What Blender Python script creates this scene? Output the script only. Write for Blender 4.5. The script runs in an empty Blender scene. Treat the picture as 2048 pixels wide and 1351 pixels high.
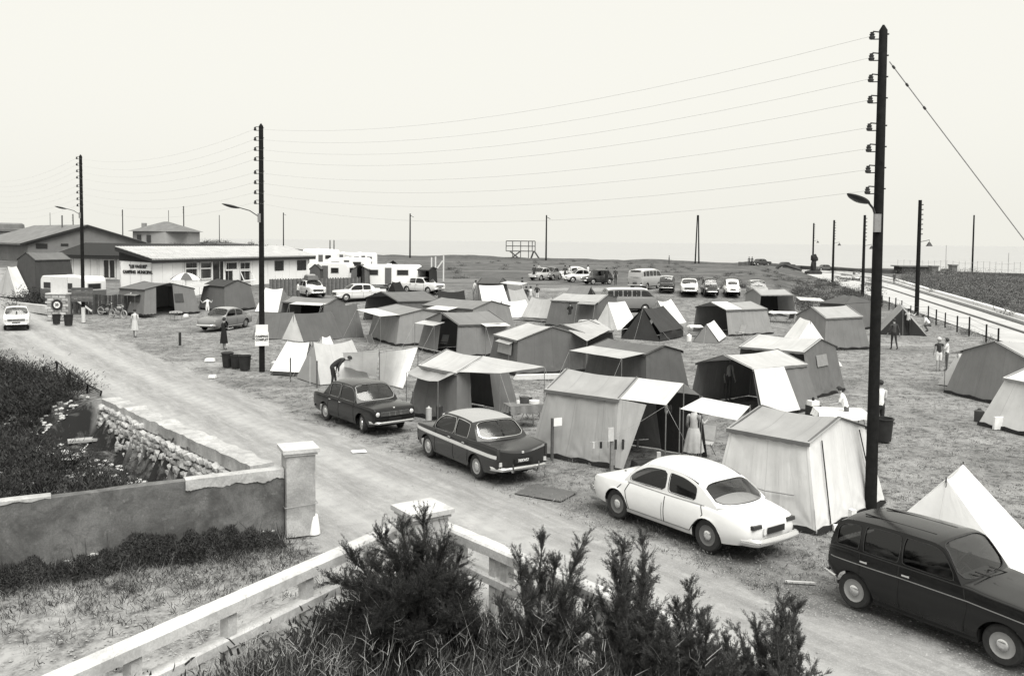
import bpy, bmesh, math, random
import numpy as np
from mathutils import Vector, Matrix, noise
R = math.radians
random.seed(7); np.random.seed(7)
SC = bpy.context.scene
# ------------------------------------------------------------------ camera
CAM_H, FPX, PITCH, ROLL, PPY = 6.03, 1790.0, R(2.868), R(0.556), 675.5 - 103.5
cF = Vector((0, math.cos(PITCH), -math.sin(PITCH))); _u = Vector((0, math.sin(PITCH), math.cos(PITCH))); _r = Vector((1, 0, 0))
cR = _r * math.cos(ROLL) + _u * math.sin(ROLL); cU = -_r * math.sin(ROLL) + _u * math.cos(ROLL)
cam = bpy.data.cameras.new('camera'); camo = bpy.data.objects.new('camera', cam); SC.collection.objects.link(camo)
camo.matrix_world = Matrix(((cR.x, cU.x, -cF.x, 0), (cR.y, cU.y, -cF.y, 0), (cR.z, cU.z, -cF.z, CAM_H), (0, 0, 0, 1)))
cam.sensor_width = 36.0; cam.lens = FPX / 2048 * 36.0; cam.shift_y = -103.5 / 2048
cam.clip_start = 0.1; cam.clip_end = 60000
SC.camera = camo
# ------------------------------------------------------------------ overcast sky, hazy sun high behind the viewer
SUN_AZ, SUN_EL = R(153), R(62)          # azimuth clockwise from the viewing direction
wd = bpy.data.worlds.new('World'); SC.world = wd; wd.use_nodes = True
nt = wd.node_tree; nt.nodes.clear()
sky = nt.nodes.new('ShaderNodeTexSky'); sky.sky_type = 'NISHITA'; sky.sun_disc = False
sky.sun_elevation = SUN_EL; sky.sun_rotation = SUN_AZ; sky.air_density = 2.0; sky.dust_density = 6.0
bw = nt.nodes.new('ShaderNodeRGBToBW')
mx = nt.nodes.new('ShaderNodeMix'); mx.data_type = 'RGBA'; mx.inputs['Factor'].default_value = 0.85
mx.inputs[7].default_value = (6.05, 5.98, 5.5, 1)     # even cloud layer over the clear sky
bg = nt.nodes.new('ShaderNodeBackground'); bg.inputs[1].default_value = 0.1
wo = nt.nodes.new('ShaderNodeOutputWorld')
nt.links.new(sky.outputs[0], bw.inputs[0]); nt.links.new(bw.outputs[0], mx.inputs[6])
nt.links.new(mx.outputs[2], bg.inputs[0]); nt.links.new(bg.outputs[0], wo.inputs[0])
sl = bpy.data.lights.new('sun', 'SUN'); sl.energy = 2.8; sl.angle = R(50); sl.color = (1, 0.985, 0.93)
so = bpy.data.objects.new('sun', sl); SC.collection.objects.link(so)
sdir = Vector((math.sin(SUN_AZ) * math.cos(SUN_EL), math.cos(SUN_AZ) * math.cos(SUN_EL), math.sin(SUN_EL)))
so.rotation_euler = sdir.to_track_quat('Z', 'Y').to_euler()
vs = SC.view_settings; vs.view_transform = 'Standard'; vs.look = 'None'; vs.exposure = 0.75; vs.gamma = 1.0; vs.use_curve_mapping = False
SC.cycles.max_bounces = 6; SC.cycles.diffuse_bounces = 3; SC.cycles.glossy_bounces = 3; SC.cycles.transparent_max_bounces = 12
SC.cycles.transmission_bounces = 4; SC.cycles.caustics_reflective = False; SC.cycles.caustics_refractive = False
SC.cycles.use_denoising = True

# ------------------------------------------------------------------ helpers
def rise(x, y):
    """the field behind the tents lies on a low plateau"""
    t = ease((y - 66) / 22)
    return 1.6 * t * (1 - ease((x / max(y, 1) - .27) / .06)) if t > 0 else 0.0
def W(px, py, z=0.0):
    """point of the place seen at photo position (px, py), z above the ground"""
    d = cF + cR * ((px - 1024) / FPX) - cU * ((py - PPY) / FPX); d = d / d.y
    s1 = (z - CAM_H) / d.z; lo, hi = 60.0, s1
    if s1 > 60:
        for _ in range(26):
            m = (lo + hi) / 2
            if CAM_H + d.z * m - z - rise(d.x * m, m) > 0: lo = m
            else: hi = m
        s1 = (lo + hi) / 2
    return Vector((0, 0, CAM_H)) + d * s1
def flat(p): return Vector((p[0], p[1], rise(p[0], p[1])))
def PX(p):
    d = Vector(p) - Vector((0, 0, CAM_H)); zz = d.dot(cF)
    return (1024 + FPX * d.dot(cR) / zz, PPY - FPX * d.dot(cU) / zz)
def mpp(px, py): return W(px, py).dot(cF) / FPX      # metres per photo pixel at a ground point
COL = SC.collection
def link(o, parent=None):
    COL.objects.link(o)
    if parent is not None: o.parent = parent
    return o
def tag(o, label=None, cat=None, group=None, kind=None):
    if label: o['label'] = label
    if cat: o['category'] = cat
    if group: o['group'] = group
    if kind: o['kind'] = kind
    return o
def thing(name, label, cat, loc=(0, 0, 0), rz=0.0, group=None):
    o = bpy.data.objects.new(name, None); o.empty_display_size = 0.2; o.location = loc; o.rotation_euler = (0, 0, rz)
    return tag(link(o), label, cat, group)
def copy_tree(o, parent=None):
    c = o.copy(); link(c, parent)
    if parent is None: c.parent = None
    for ch in o.children: copy_tree(ch, c)
    return c
def lerp(a, b, t): return a + (b - a) * t
def ease(t): t = min(1, max(0, t)); return t * t * (3 - 2 * t)

class MB:
    """collects faces; build() links them as one mesh object"""
    def __init__(s): s.v = []; s.f = []; s.m = []; s.uv = {}
    def add(s, vs_, fs, m=0, M=None):
        b = len(s.v)
        s.v += [tuple(M @ Vector(q)) for q in vs_] if M is not None else [tuple(q) for q in vs_]
        for f in fs: s.f.append(tuple(b + i for i in f)); s.m.append(m)
        return b
    def box(s, c, d, rz=0.0, m=0, M=None, taper=1.0):
        x, y, z = d[0] / 2, d[1] / 2, d[2] / 2; t = taper
        vv = [(-x, -y, -z), (x, -y, -z), (x, y, -z), (-x, y, -z), (-x * t, -y * t, z), (x * t, -y * t, z), (x * t, y * t, z), (-x * t, y * t, z)]
        T = Matrix.Translation(c) @ Matrix.Rotation(rz, 4, 'Z')
        s.add(vv, [(0, 3, 2, 1), (4, 5, 6, 7), (0, 1, 5, 4), (1, 2, 6, 5), (2, 3, 7, 6), (3, 0, 4, 7)], m, (M @ T) if M is not None else T)
        return s
    def beam(s, a, b, w, h, m=0, up=(0, 0, 1)):
        a = Vector(a); b = Vector(b); d = (b - a); L = d.length; d.normalize()
        u = Vector(up); sd = d.cross(u)
        if sd.length < 1e-4: sd = d.cross(Vector((0, 1, 0)))
        sd.normalize(); u = sd.cross(d)
        vv = []
        for q in (a, b):
            for i, j in ((-1, -1), (1, -1), (1, 1), (-1, 1)): vv.append(q + sd * (i * w / 2) + u * (j * h / 2))
        s.add(vv, [(0, 3, 2, 1)[::-1], (4, 5, 6, 7)[::-1], (0, 1, 5, 4)[::-1], (1, 2, 6, 5)[::-1], (2, 3, 7, 6)[::-1], (3, 0, 4, 7)[::-1]], m)
        return s
    def tube(s, pts, r, n=6, m=0, cap=True):
        pts = [Vector(p) for p in pts]; k = len(pts)
        rr = r if isinstance(r, (list, tuple)) else [r] * k
        t0 = (pts[1] - pts[0]).normalized(); nx = t0.orthogonal().normalized(); b0 = len(s.v)
        for i, p in enumerate(pts):
            t = (pts[min(i + 1, k - 1)] - pts[max(i - 1, 0)]).normalized()
            nx = (nx - t * nx.dot(t)).normalized(); ny = t.cross(nx)
            for j in range(n):
                a = 2 * math.pi * j / n; s.v.append(tuple(p + (nx * math.cos(a) + ny * math.sin(a)) * rr[i]))
        for i in range(k - 1):
            for j in range(n):
                a = b0 + i * n + j; b = b0 + i * n + (j + 1) % n
                s.f.append((a, b, b + n, a + n)); s.m.append(m)
        if cap:
            s.f.append(tuple(b0 + j for j in range(n))[::-1]); s.m.append(m)
            s.f.append(tuple(b0 + (k - 1) * n + j for j in range(n))); s.m.append(m)
        return s
    def lathe(s, prof, n=16, m=0, M=None, a0=0.0, a1=2 * math.pi):
        b0 = len(s.v); full = abs(a1 - a0 - 2 * math.pi) < 1e-6; nn = n if full else n + 1; vv = []
        for (r, z) in prof:
            for j in range(nn):
                a = a0 + (a1 - a0) * j / n; vv.append((r * math.cos(a), r * math.sin(a), z))
        fs = []
        for i in range(len(prof) - 1):
            for j in range(n):
                a = i * nn + j; b = i * nn + (j + 1) % nn
                fs.append((a, b, b + nn, a + nn))
        s.add(vv, fs, m, M); return s
    def grid(s, fn, nu, nv, m=0, uv=None):
        b0 = len(s.v)
        for i in range(nu + 1):
            for j in range(nv + 1):
                s.v.append(tuple(fn(i / nu, j / nv)))
                if uv: s.uv[len(s.v) - 1] = uv(i / nu, j / nv)
        for i in range(nu):
            for j in range(nv):
                a = b0 + i * (nv + 1) + j; s.f.append((a, a + nv + 1, a + nv + 2, a + 1)); s.m.append(m)
        return s
    def ico(s, c, rad, m=0, sub=1, jit=0.0, M=None):
        bm = bmesh.new(); bmesh.ops.create_icosphere(bm, subdivisions=sub, radius=1.0)
        rad = rad if isinstance(rad, (tuple, list)) else (rad,) * 3
        vv = []
        for v in bm.verts:
            k = 1 + random.uniform(-jit, jit); vv.append((c[0] + v.co.x * rad[0] * k, c[1] + v.co.y * rad[1] * k, c[2] + v.co.z * rad[2] * k))
        s.add(vv, [tuple(v.index for v in f.verts) for f in bm.faces], m, M); bm.free(); return s
    def mesh(s, name, mats, smooth=35.0):
        me = bpy.data.meshes.new(name); me.from_pydata(s.v, [], s.f)
        for q in (mats if isinstance(mats, (list, tuple)) else [mats]): me.materials.append(q)
        if any(s.m): me.polygons.foreach_set('material_index', s.m)
        if s.uv:
            ul = me.uv_layers.new(name='UVMap'); vi = np.empty(len(me.loops), dtype=np.int32); me.loops.foreach_get('vertex_index', vi)
            arr = np.zeros((len(s.v), 2), dtype=np.float32)
            for k, q in s.uv.items(): arr[k] = q
            ul.data.foreach_set('uv', arr[vi].ravel())
        if smooth is not None:
            me.shade_smooth()
            if smooth < 180: me.set_sharp_from_angle(angle=R(smooth))
        me.validate(); me.update(); return me
    def build(s, name, mats, parent=None, loc=None, rz=None, smooth=35.0):
        o = bpy.data.objects.new(name, s.mesh(name, mats, smooth))
        if loc is not None: o.location = loc
        if rz is not None: o.rotation_euler = (0, 0, rz)
        return link(o, parent)
def inst(name, me, parent=None, loc=(0, 0, 0), rot=(0, 0, 0), scale=(1, 1, 1)):
    o = bpy.data.objects.new(name, me); o.location = loc; o.rotation_euler = rot; o.scale = scale
    return link(o, parent)

# ------------------------------------------------------------------ materials (the photograph is black and white: greys)
def newmat(name):
    m = bpy.data.materials.new(name); m.use_nodes = True; n = m.node_tree
    return m, n, n.nodes['Principled BSDF']
def ramp(n, src, stops):
    r = n.nodes.new('ShaderNodeValToRGB'); e = r.color_ramp.elements
    while len(e) < len(stops): e.new(0.5)
    for q, (p, c) in zip(e, stops): q.position = p; q.color = (c, c, c, 1)
    n.links.new(src, r.inputs[0]); return r.outputs[0]
def noisetex(n, scale, detail=6, rough=0.6, vec=None, dist=0.0):
    t = n.nodes.new('ShaderNodeTexNoise'); t.inputs['Scale'].default_value = scale; t.inputs['Detail'].default_value = detail
    t.inputs['Roughness'].default_value = rough; t.inputs['Distortion'].default_value = dist
    if vec is not None: n.links.new(vec, t.inputs['Vector'])
    return t.outputs['Fac']
def coords(n, kind='Object', scale=(1, 1, 1)):
    c = n.nodes.new('ShaderNodeTexCoord'); mp = n.nodes.new('ShaderNodeMapping'); mp.inputs['Scale'].default_value = scale
    n.links.new(c.outputs[kind], mp.inputs[0]); return mp.outputs[0]
def geopos(n, scale=(1, 1, 1)):
    c = n.nodes.new('ShaderNodeNewGeometry'); mp = n.nodes.new('ShaderNodeMapping'); mp.inputs['Scale'].default_value = scale
    n.links.new(c.outputs['Position'], mp.inputs[0]); return mp.outputs[0]
def bump(n, b, src, strength=0.3, dist=0.02, prev=None):
    q = n.nodes.new('ShaderNodeBump'); q.inputs['Strength'].default_value = strength; q.inputs['Distance'].default_value = dist
    n.links.new(src, q.inputs['Height'])
    if prev is not None: n.links.new(prev, q.inputs['Normal'])
    n.links.new(q.outputs[0], b.inputs['Normal']); return q.outputs[0]
def math_(n, op, a, b):
    q = n.nodes.new('ShaderNodeMath'); q.operation = op
    for i, z in enumerate((a, b)):
        if isinstance(z, (int, float)): q.inputs[i].default_value = z
        else: n.links.new(z, q.inputs[i])
    return q.outputs[0]
def mixc(n, fac, a, b):
    q = n.nodes.new('ShaderNodeMix'); q.data_type = 'RGBA'
    for i, z in ((0, fac), (6, a), (7, b)):
        if isinstance(z, (int, float)): q.inputs[i].default_value = z if i == 0 else (z, z, z, 1)
        else: n.links.new(z, q.inputs[i])
    return q.outputs[2]
MATS = {}
def grey(g, rough=0.7, var=0.15, scale=6.0, bmp=0.0, metal=0.0, spec=0.22, coat=0.0):
    """plain painted / worn surface of grey value g with uneven tone"""
    k = ('grey', g, rough, var, scale, bmp, metal, spec, coat)
    if k in MATS: return MATS[k]
    m, n, b = newmat('surface_%d' % len(MATS)); v = coords(n)
    t = noisetex(n, scale, 5, 0.65, v)
    n.links.new(ramp(n, t, [(0.25, g * (1 - var)), (0.75, min(0.95, g * (1 + var)))]), b.inputs['Base Color'])
    b.inputs['Roughness'].default_value = rough; b.inputs['Metallic'].default_value = metal
    b.inputs['Specular IOR Level'].default_value = spec
    if coat: b.inputs['Coat Weight'].default_value = coat; b.inputs['Coat Roughness'].default_value = 0.06
    if bmp: bump(n, b, noisetex(n, scale * 5, 4, 0.6, v), bmp, 0.01)
    MATS[k] = m; return m
def canvas(g, trans=0.07, fold=1.0, dirt=0.12):
    """tent cloth: folds run down the panel (UV v), grime, a little light comes through"""
    g = g ** 1.42; k = ('canvas', g, trans, fold, dirt)
    if k in MATS: return MATS[k]
    m, n, b = newmat('canvas_%d' % len(MATS)); uv = n.nodes.new('ShaderNodeUVMap'); uv.uv_map = 'UVMap'
    oi = n.nodes.new('ShaderNodeObjectInfo')
    mp = n.nodes.new('ShaderNodeMapping'); n.links.new(uv.outputs[0], mp.inputs[0]); mp.inputs['Scale'].default_value = (3.2, 0.35, 1)
    ad = n.nodes.new('ShaderNodeVectorMath'); ad.operation = 'ADD'; cmb = n.nodes.new('ShaderNodeCombineXYZ')
    n.links.new(math_(n, 'MULTIPLY', oi.outputs['Random'], 37.0), cmb.inputs[2])
    n.links.new(mp.outputs[0], ad.inputs[0]); n.links.new(cmb.outputs[0], ad.inputs[1])
    st = noisetex(n, 1.6, 5, 0.55, ad.outputs[0], 0.5)
    gm = noisetex(n, 1.3, 6, 0.6, geopos(n)); fine = noisetex(n, 60, 3, 0.6, geopos(n))
    col = mixc(n, ramp(n, gm, [(0.35, 0), (0.75, 1)]), g, g * (1 - dirt * 1.6))
    col = mixc(n, math_(n, 'MULTIPLY', ramp(n, st, [(0.3, 1), (0.6, 0)]), 0.35), col, g * 0.72)
    sx = n.nodes.new('ShaderNodeSeparateXYZ'); n.links.new(uv.outputs[0], sx.inputs[0])
    fr = math_(n, 'FRACT', math_(n, 'MULTIPLY', sx.outputs[0], 1.12), 0.0); seam = math_(n, 'LESS_THAN', fr, .022)
    col = mixc(n, math_(n, 'MULTIPLY', seam, .4), col, g * .55)
    blot = noisetex(n, 5, 6, .7, geopos(n)); col = mixc(n, math_(n, 'MULTIPLY', ramp(n, blot, [(.55, 0), (.75, 1)]), .3), col, g * .7)
    n.links.new(col, b.inputs['Base Color']); b.inputs['Roughness'].default_value = 0.92; b.inputs['Specular IOR Level'].default_value = 0.15
    p = bump(n, b, st, 0.55 * fold, 0.06); bump(n, b, fine, 0.15, 0.004, p)
    tr = n.nodes.new('ShaderNodeBsdfTranslucent'); n.links.new(col, tr.inputs[0])
    ms = n.nodes.new('ShaderNodeMixShader'); ms.inputs[0].default_value = trans
    n.links.new(b.outputs[0], ms.inputs[1]); n.links.new(tr.outputs[0], ms.inputs[2])
    n.links.new(ms.outputs[0], n.nodes['Material Output'].inputs[0])
    MATS[k] = m; return m
def paint(g, rough=0.16):
    """old car paint under road dust"""
    k = ('paint', g, rough)
    if k in MATS: return MATS[k]
    m, n, b = newmat('car_paint_%d' % len(MATS)); v = coords(n)
    t = noisetex(n, 3.0, 6, 0.7, v); dust = noisetex(n, 14, 4, 0.7, v)
    c = mixc(n, math_(n, 'MULTIPLY', ramp(n, t, [(0.4, 0), (0.8, 1)]), 0.5), g, g * 0.85 + 0.006)
    sx = n.nodes.new('ShaderNodeSeparateXYZ'); n.links.new(v, sx.inputs[0])
    low = n.nodes.new('ShaderNodeMapRange'); n.links.new(sx.outputs[2], low.inputs[0])
    low.inputs[1].default_value = 0.2; low.inputs[2].default_value = 0.5; low.inputs[3].default_value = 0.22; low.inputs[4].default_value = 0.0
    c = mixc(n, math_(n, 'MULTIPLY', low.outputs[0], dust), c, 0.14)
    n.links.new(c, b.inputs['Base Color'])
    n.links.new(ramp(n, t, [(0.3, rough), (0.8, rough + 0.12)]), b.inputs['Roughness'])
    b.inputs['Coat Weight'].default_value = 0.14; b.inputs['Coat Roughness'].default_value = 0.06; b.inputs['Specular IOR Level'].default_value = 0.3
    MATS[k] = m; return m
def glass_mat(t=.5, r0=.07):
    if ('glass', t) in MATS: return MATS[('glass', t)]
    m, n, b = newmat('window_glass'); b.inputs['Base Color'].default_value = (0.02, 0.02, 0.02, 1); b.inputs['Roughness'].default_value = 0.03
    b.inputs['Specular IOR Level'].default_value = 0.6
    tr = n.nodes.new('ShaderNodeBsdfTransparent'); tr.inputs[0].default_value = (t, t, t, 1)
    gl = n.nodes.new('ShaderNodeBsdfGlossy'); gl.inputs['Roughness'].default_value = 0.05 if t < .3 else 0.14
    gm = n.nodes.new('ShaderNodeNewGeometry'); dt = n.nodes.new('ShaderNodeVectorMath'); dt.operation = 'DOT_PRODUCT'
    n.links.new(gm.outputs['Normal'], dt.inputs[0]); n.links.new(gm.outputs['Incoming'], dt.inputs[1])
    ca = math_(n, 'ABSOLUTE', dt.outputs['Value'], 0.0); fr = math_(n, 'ADD', math_(n, 'MULTIPLY', math_(n, 'POWER', math_(n, 'SUBTRACT', 1.0, ca), 5.0), 1 - r0), r0)
    ms = n.nodes.new('ShaderNodeMixShader')
    n.links.new(fr, ms.inputs[0]); n.links.new(tr.outputs[0], ms.inputs[1]); n.links.new(gl.outputs[0], ms.inputs[2])
    n.links.new(ms.outputs[0], n.nodes['Material Output'].inputs[0])
    MATS[('glass', t)] = m; return m
CHROME = grey(0.75, 0.18, 0.08, 20, metal=1.0); RUBBER = grey(0.035, 0.85, 0.4, 12); DARK = grey(0.02, 0.9, 0.3)
WOOD = grey(0.09, 0.85, 0.35, 9, 0.3); TARWOOD = grey(0.014, 0.8, 0.4, 7, 0.3, spec=.08); STEEL = grey(0.3, 0.45, 0.2, 12, metal=0.6)
WHITE = grey(0.78, 0.6, 0.08, 5); OFFWHITE = grey(0.6, 0.75, 0.12, 5); ROPE = grey(0.4, 0.9, 0.1); TUBE_M = grey(0.22, 0.5, 0.2, 10, metal=0.3)
def text_mesh(name, s, size, extr=0.004, bold=0.0, xs=1.0):
    cu = bpy.data.curves.new(name, 'FONT'); cu.body = s; cu.size = size; cu.extrude = extr; cu.offset = bold; cu.align_x = 'CENTER'; cu.align_y = 'CENTER'; cu.resolution_u = 2
    o = bpy.data.objects.new(name, cu); COL.objects.link(o); dg = bpy.context.evaluated_depsgraph_get()
    me = bpy.data.meshes.new_from_object(o.evaluated_get(dg)); bpy.data.objects.remove(o); bpy.data.curves.remove(cu)
    if xs != 1.0: me.transform(Matrix.Diagonal((xs, 1, 1, 1)))
    return me
# ------------------------------------------------------------------ cars
def pchip(pts):
    xs = [p[0] for p in pts]; ys = [p[1] for p in pts]; n = len(xs)
    h = [xs[i + 1] - xs[i] for i in range(n - 1)]; d = [(ys[i + 1] - ys[i]) / h[i] for i in range(n - 1)]
    m = [0.0] * n
    for i in range(1, n - 1):
        if d[i - 1] * d[i] > 0:
            w1 = 2 * h[i] + h[i - 1]; w2 = h[i] + 2 * h[i - 1]; m[i] = (w1 + w2) / (w1 / d[i - 1] + w2 / d[i])
    m[0] = d[0]; m[-1] = d[-1]
    def f(x):
        if x <= xs[0]: return ys[0]
        if x >= xs[-1]: return ys[-1]
        i = 0
        while x > xs[i + 1]: i += 1
        t = (x - xs[i]) / h[i]; t2 = t * t; t3 = t2 * t
        return ys[i] * (2 * t3 - 3 * t2 + 1) + h[i] * m[i] * (t3 - 2 * t2 + t) + ys[i + 1] * (3 * t2 - 2 * t3) + h[i] * m[i + 1] * (t3 - t2)
    return f
def chaikin(p, n=2, closed=False):
    for _ in range(n):
        q = [] if closed else [p[0]]
        k = len(p)
        for i in range(k if closed else k - 1):
            a = p[i]; b = p[(i + 1) % k]
            q.append(tuple(a[j] * .75 + b[j] * .25 for j in range(len(a)))); q.append(tuple(a[j] * .25 + b[j] * .75 for j in range(len(a))))
        if not closed: q.append(p[-1])
        p = q
    return p
def ray_poly(c, a, poly):
    dx, dy = math.cos(a), math.sin(a); best = None
    for i in range(len(poly)):
        x1, y1 = poly[i]; x2, y2 = poly[(i + 1) % len(poly)]; ex, ey = x2 - x1, y2 - y1; den = dx * ey - dy * ex
        if abs(den) < 1e-12: continue
        t = ((x1 - c[0]) * ey - (y1 - c[1]) * ex) / den; u = ((x1 - c[0]) * dy - (y1 - c[1]) * dx) / den
        if t > 0 and -1e-9 <= u <= 1 + 1e-9 and (best is None or t > best): best = t
    t = best if best is not None else 0.01
    return (c[0] + dx * t, c[1] + dy * t)
def framed(fr, gl, trim, cell, win, mp, inset=0.012, trimw=0.014, fm=0, ax=1, nang=36):
    """cell polygon with a window opening: frame faces into fr, pane into gl, rubber/chrome edge into trim"""
    c = (sum(p[0] for p in win) / len(win), sum(p[1] for p in win) / len(win)); sc = ax
    T = lambda p: ((p[0] - c[0]) * sc, p[1] - c[1]); I = lambda p: (p[0] / sc + c[0], p[1] + c[1])
    cl = [T(p) for p in cell]; wl = [T(p) for p in win]
    angs = sorted([2 * math.pi * i / nang for i in range(nang)] + [math.atan2(p[1], p[0]) % (2 * math.pi) for p in cl])
    O = [I(ray_poly((0, 0), a, cl)) for a in angs]; Wn = [I(ray_poly((0, 0), a, wl)) for a in angs]; k = len(angs)
    vo = [mp(p[0], p[1], 0) for p in O]; vw = [mp(p[0], p[1], 0) for p in Wn]; vi = [mp(p[0], p[1], -inset) for p in Wn]
    fr.add(vo + vw + vi, [(i, (i + 1) % k, k + (i + 1) % k, k + i) for i in range(k)] + [(k + i, k + (i + 1) % k, 2 * k + (i + 1) % k, 2 * k + i) for i in range(k)], fm)
    rings = []; 
    for t in (1.0, 0.66, 0.33): rings += [mp(c[0] + (p[0] - c[0]) * t, c[1] + (p[1] - c[1]) * t, -inset) for p in Wn]
    rings.append(mp(c[0], c[1], -inset))
    fs = [(r * k + i, r * k + (i + 1) % k, (r + 1) * k + (i + 1) % k, (r + 1) * k + i) for r in (0, 1) for i in range(k)] + [(2 * k + i, 2 * k + (i + 1) % k, 3 * k) for i in range(k)]
    gl.add(rings, fs)
    if trim is not None:
        f2 = lambda p, w: (p[0] + (c[0] - p[0]) * 0, p[1])
        ext = []
        for i, p in enumerate(Wn):
            dx, dy = (p[0] - c[0]) * sc, p[1] - c[1]; L = math.hypot(dx, dy) or 1; s = 1 + trimw / L
            ext.append((c[0] + (p[0] - c[0]) * s, c[1] + (p[1] - c[1]) * s))
        vv = [mp(p[0], p[1], 0.006) for p in Wn] + [mp(p[0], p[1], 0.006) for p in ext]
        trim.add(vv, [(i, (i + 1) % k, k + (i + 1) % k, k + i) for i in range(k)])
_wheel = {}
def wheel_meshes(r, w, cap):
    k = (round(r, 3), w, cap)
    if k in _wheel: return _wheel[k]
    rr = r * 0.62; M = Matrix.Rotation(R(90), 4, 'X')
    t = MB().lathe([(rr, -w * .42), (r * .9, -w / 2), (r * .985, -w * .36), (r, -w * .2), (r, w * .2), (r * .985, w * .36), (r * .9, w / 2), (rr, w * .42)], 28, 0, M)
    kc = .60 if cap is True else .5
    h = MB().lathe([(rr * 1.02, w * .40), (rr * 1.0, w * .45), (rr * .9, w * .36), (rr * .72, w * .30), (rr * (kc + .02), w * .33), (rr * kc, w * .33)], 24, 0, M)
    h.lathe([(rr * kc, w * .33), (rr * kc * .96, w * .42), (rr * kc * .75, w * .50), (rr * kc * .33, w * .545), (0.0001, w * .55)], 20, 1, M)
    # M maps +z of the lathe to -y (outer side, right hand wheel)
    me = (t.mesh('tyre', RUBBER), h.mesh('rim', [grey(0.3 if cap is True else (.14 if cap == 'small' else .3), .45, .15), CHROME if cap else grey(.35, .4)]))
    _wheel[k] = me; return me
def make_car(name, label, S, g, loc, rz, group=None, cat='car', lod=1, roof_g=None, steer=0.0):
    root = thing(name, label, cat, loc, rz, group)
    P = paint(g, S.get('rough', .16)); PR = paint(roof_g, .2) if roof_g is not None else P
    L = S['L']; xr = S['xr']; xf = xr + S['wb']; x0 = (xr + xf) / 2; wr = S['wr']; Ra = S.get('ra', wr + .07); zc = wr
    plan = pchip(S['plan']); sh = pchip(S['sh']); ce = pchip(S['ce']); bt = pchip(S['bt']); tum = S.get('tum', .06); tuck = S.get('tuck', .08)
    def section(x, arch=True):
        yw = plan(x); zb = bt(x)
        if arch:
            for xa in (xr, xf):
                ra = Ra * (S.get('rear_arch', 1.0) if xa == xr else 1.0)
                if abs(x - xa) < ra: zb = max(zb, zc - .02 + math.sqrt(ra * ra - (x - xa) ** 2))
        zs = sh(x); zb = min(zb, zs - .05); z_c = ce(x); ys = yw * (1 - tum); fl = S.get('flat', .8)
        q = [(yw * (1 - tuck * (1 if zb <= bt(x) + 1e-6 else max(0, 1 - (zb - bt(x)) / .2))), zb)]
        zz = bt(x)
        for s_, y_ in ((.22, .985), (.45, 1.0), (.7, 1 - tum * .22), (.88, 1 - tum * .6)):
            z = zz + (zs - zz) * s_
            q.append((yw * y_, max(z, zb + .004 * s_)))
        if S.get('crisp'): q += [(ys + .004, zs - .035), (ys, zs), (ys - .04, zs + (z_c - zs) * .06)]
        else: q += [(ys, zs)]
        q += [(ys * fl, zs + (z_c - zs) * S.get('g1', .45)), (ys * .45, zs + (z_c - zs) * .82), (ys * .15, z_c), (0, z_c)]
        return q
    def yside(x, z):
        q = chaikin(section(x, False), 2)
        for a, b in zip(q, q[1:]):
            if a[1] <= z <= b[1]: return lerp(a[0], b[0], (z - a[1]) / max(1e-6, b[1] - a[1]))
        return q[0][0] if z < q[0][1] else plan(x) * (1 - tum)
    xs = set([0.0, L]); nst = 46 if lod else 22
    for i in range(nst + 1): xs.add(L * i / nst)
    for e in (.015, .04, .08, .14): xs.add(e); xs.add(L - e)
    for xa in (xr, xf):
        ra = Ra * (S.get('rear_arch', 1.0) if xa == xr else 1.0)
        for k in range(13 if lod else 9):
            xs.add(xa + ra * math.cos(math.pi * k / (12 if lod else 8)) * .9995)
        xs.add(xa - ra - .004); xs.add(xa + ra + .004)
    xs = sorted(x for x in xs if 0 <= x <= L); xs = [x for i, x in enumerate(xs) if i == 0 or x - xs[i - 1] > .003]
    gut = S['gut']; gx0, gx1 = gut[0][0], gut[-1][0]; zg = pchip(gut); roofw = pchip(S['roofw'])
    body = MB(); nn = None; secs = []
    for x in xs:
        q = chaikin(section(x), 2 if lod else 1); nn = len(q); secs.append(q)
    for sgn in (1, -1):
        b0 = len(body.v)
        for x, q in zip(xs, secs):
            for y, z in q: body.v.append((x - x0, sgn * y, z))
        top = [i for i in range(nn)]
        for i in range(len(xs) - 1):
            xm = (xs[i] + xs[i + 1]) / 2
            for j in range(nn - 1):
                # the cabin is open below the roof
                ym = secs[i][j][0]
                if S['cab'][0] < xm < S['cab'][1] and ym < plan(xm) * (1 - tum) - .09 and secs[i][j][1] > bt(xm) + .3: continue
                a = b0 + i * nn + j; f = (a, a + 1, a + nn + 1, a + nn)
                body.f.append(f if sgn < 0 else f[::-1]); body.m.append(0)
        for i, fl_ in ((0, sgn > 0), (len(xs) - 1, sgn < 0)):
            q = tuple(b0 + i * nn + j for j in range(nn)) + ()
            zlo = secs[i][0][1]; body.v.append((xs[i] - x0, 0, zlo)); q = q + (len(body.v) - 1,)
            body.f.append(q if fl_ else q[::-1]); body.m.append(0)
    # greenhouse
    gl_m = glass_mat(); trim_m = S.get('trim', RUBBER); trims = MB()
    belt = lambda x: sh(x) - .012
    def mp_side(sgn):
        def f(x, z, off):
            zb_ = belt(x); zt = max(zg(x), zb_ + .02); t = (z - zb_) / max(.05, S['zroof'] - zb_); t = max(0, min(1.15, t))
            y = lerp(plan(x) * (1 - tum) - .012, roofw(x), t ** 1.25) + off
            return (x - x0, sgn * y, z)
        return f
    cells = S['cells']
    panes = []
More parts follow.
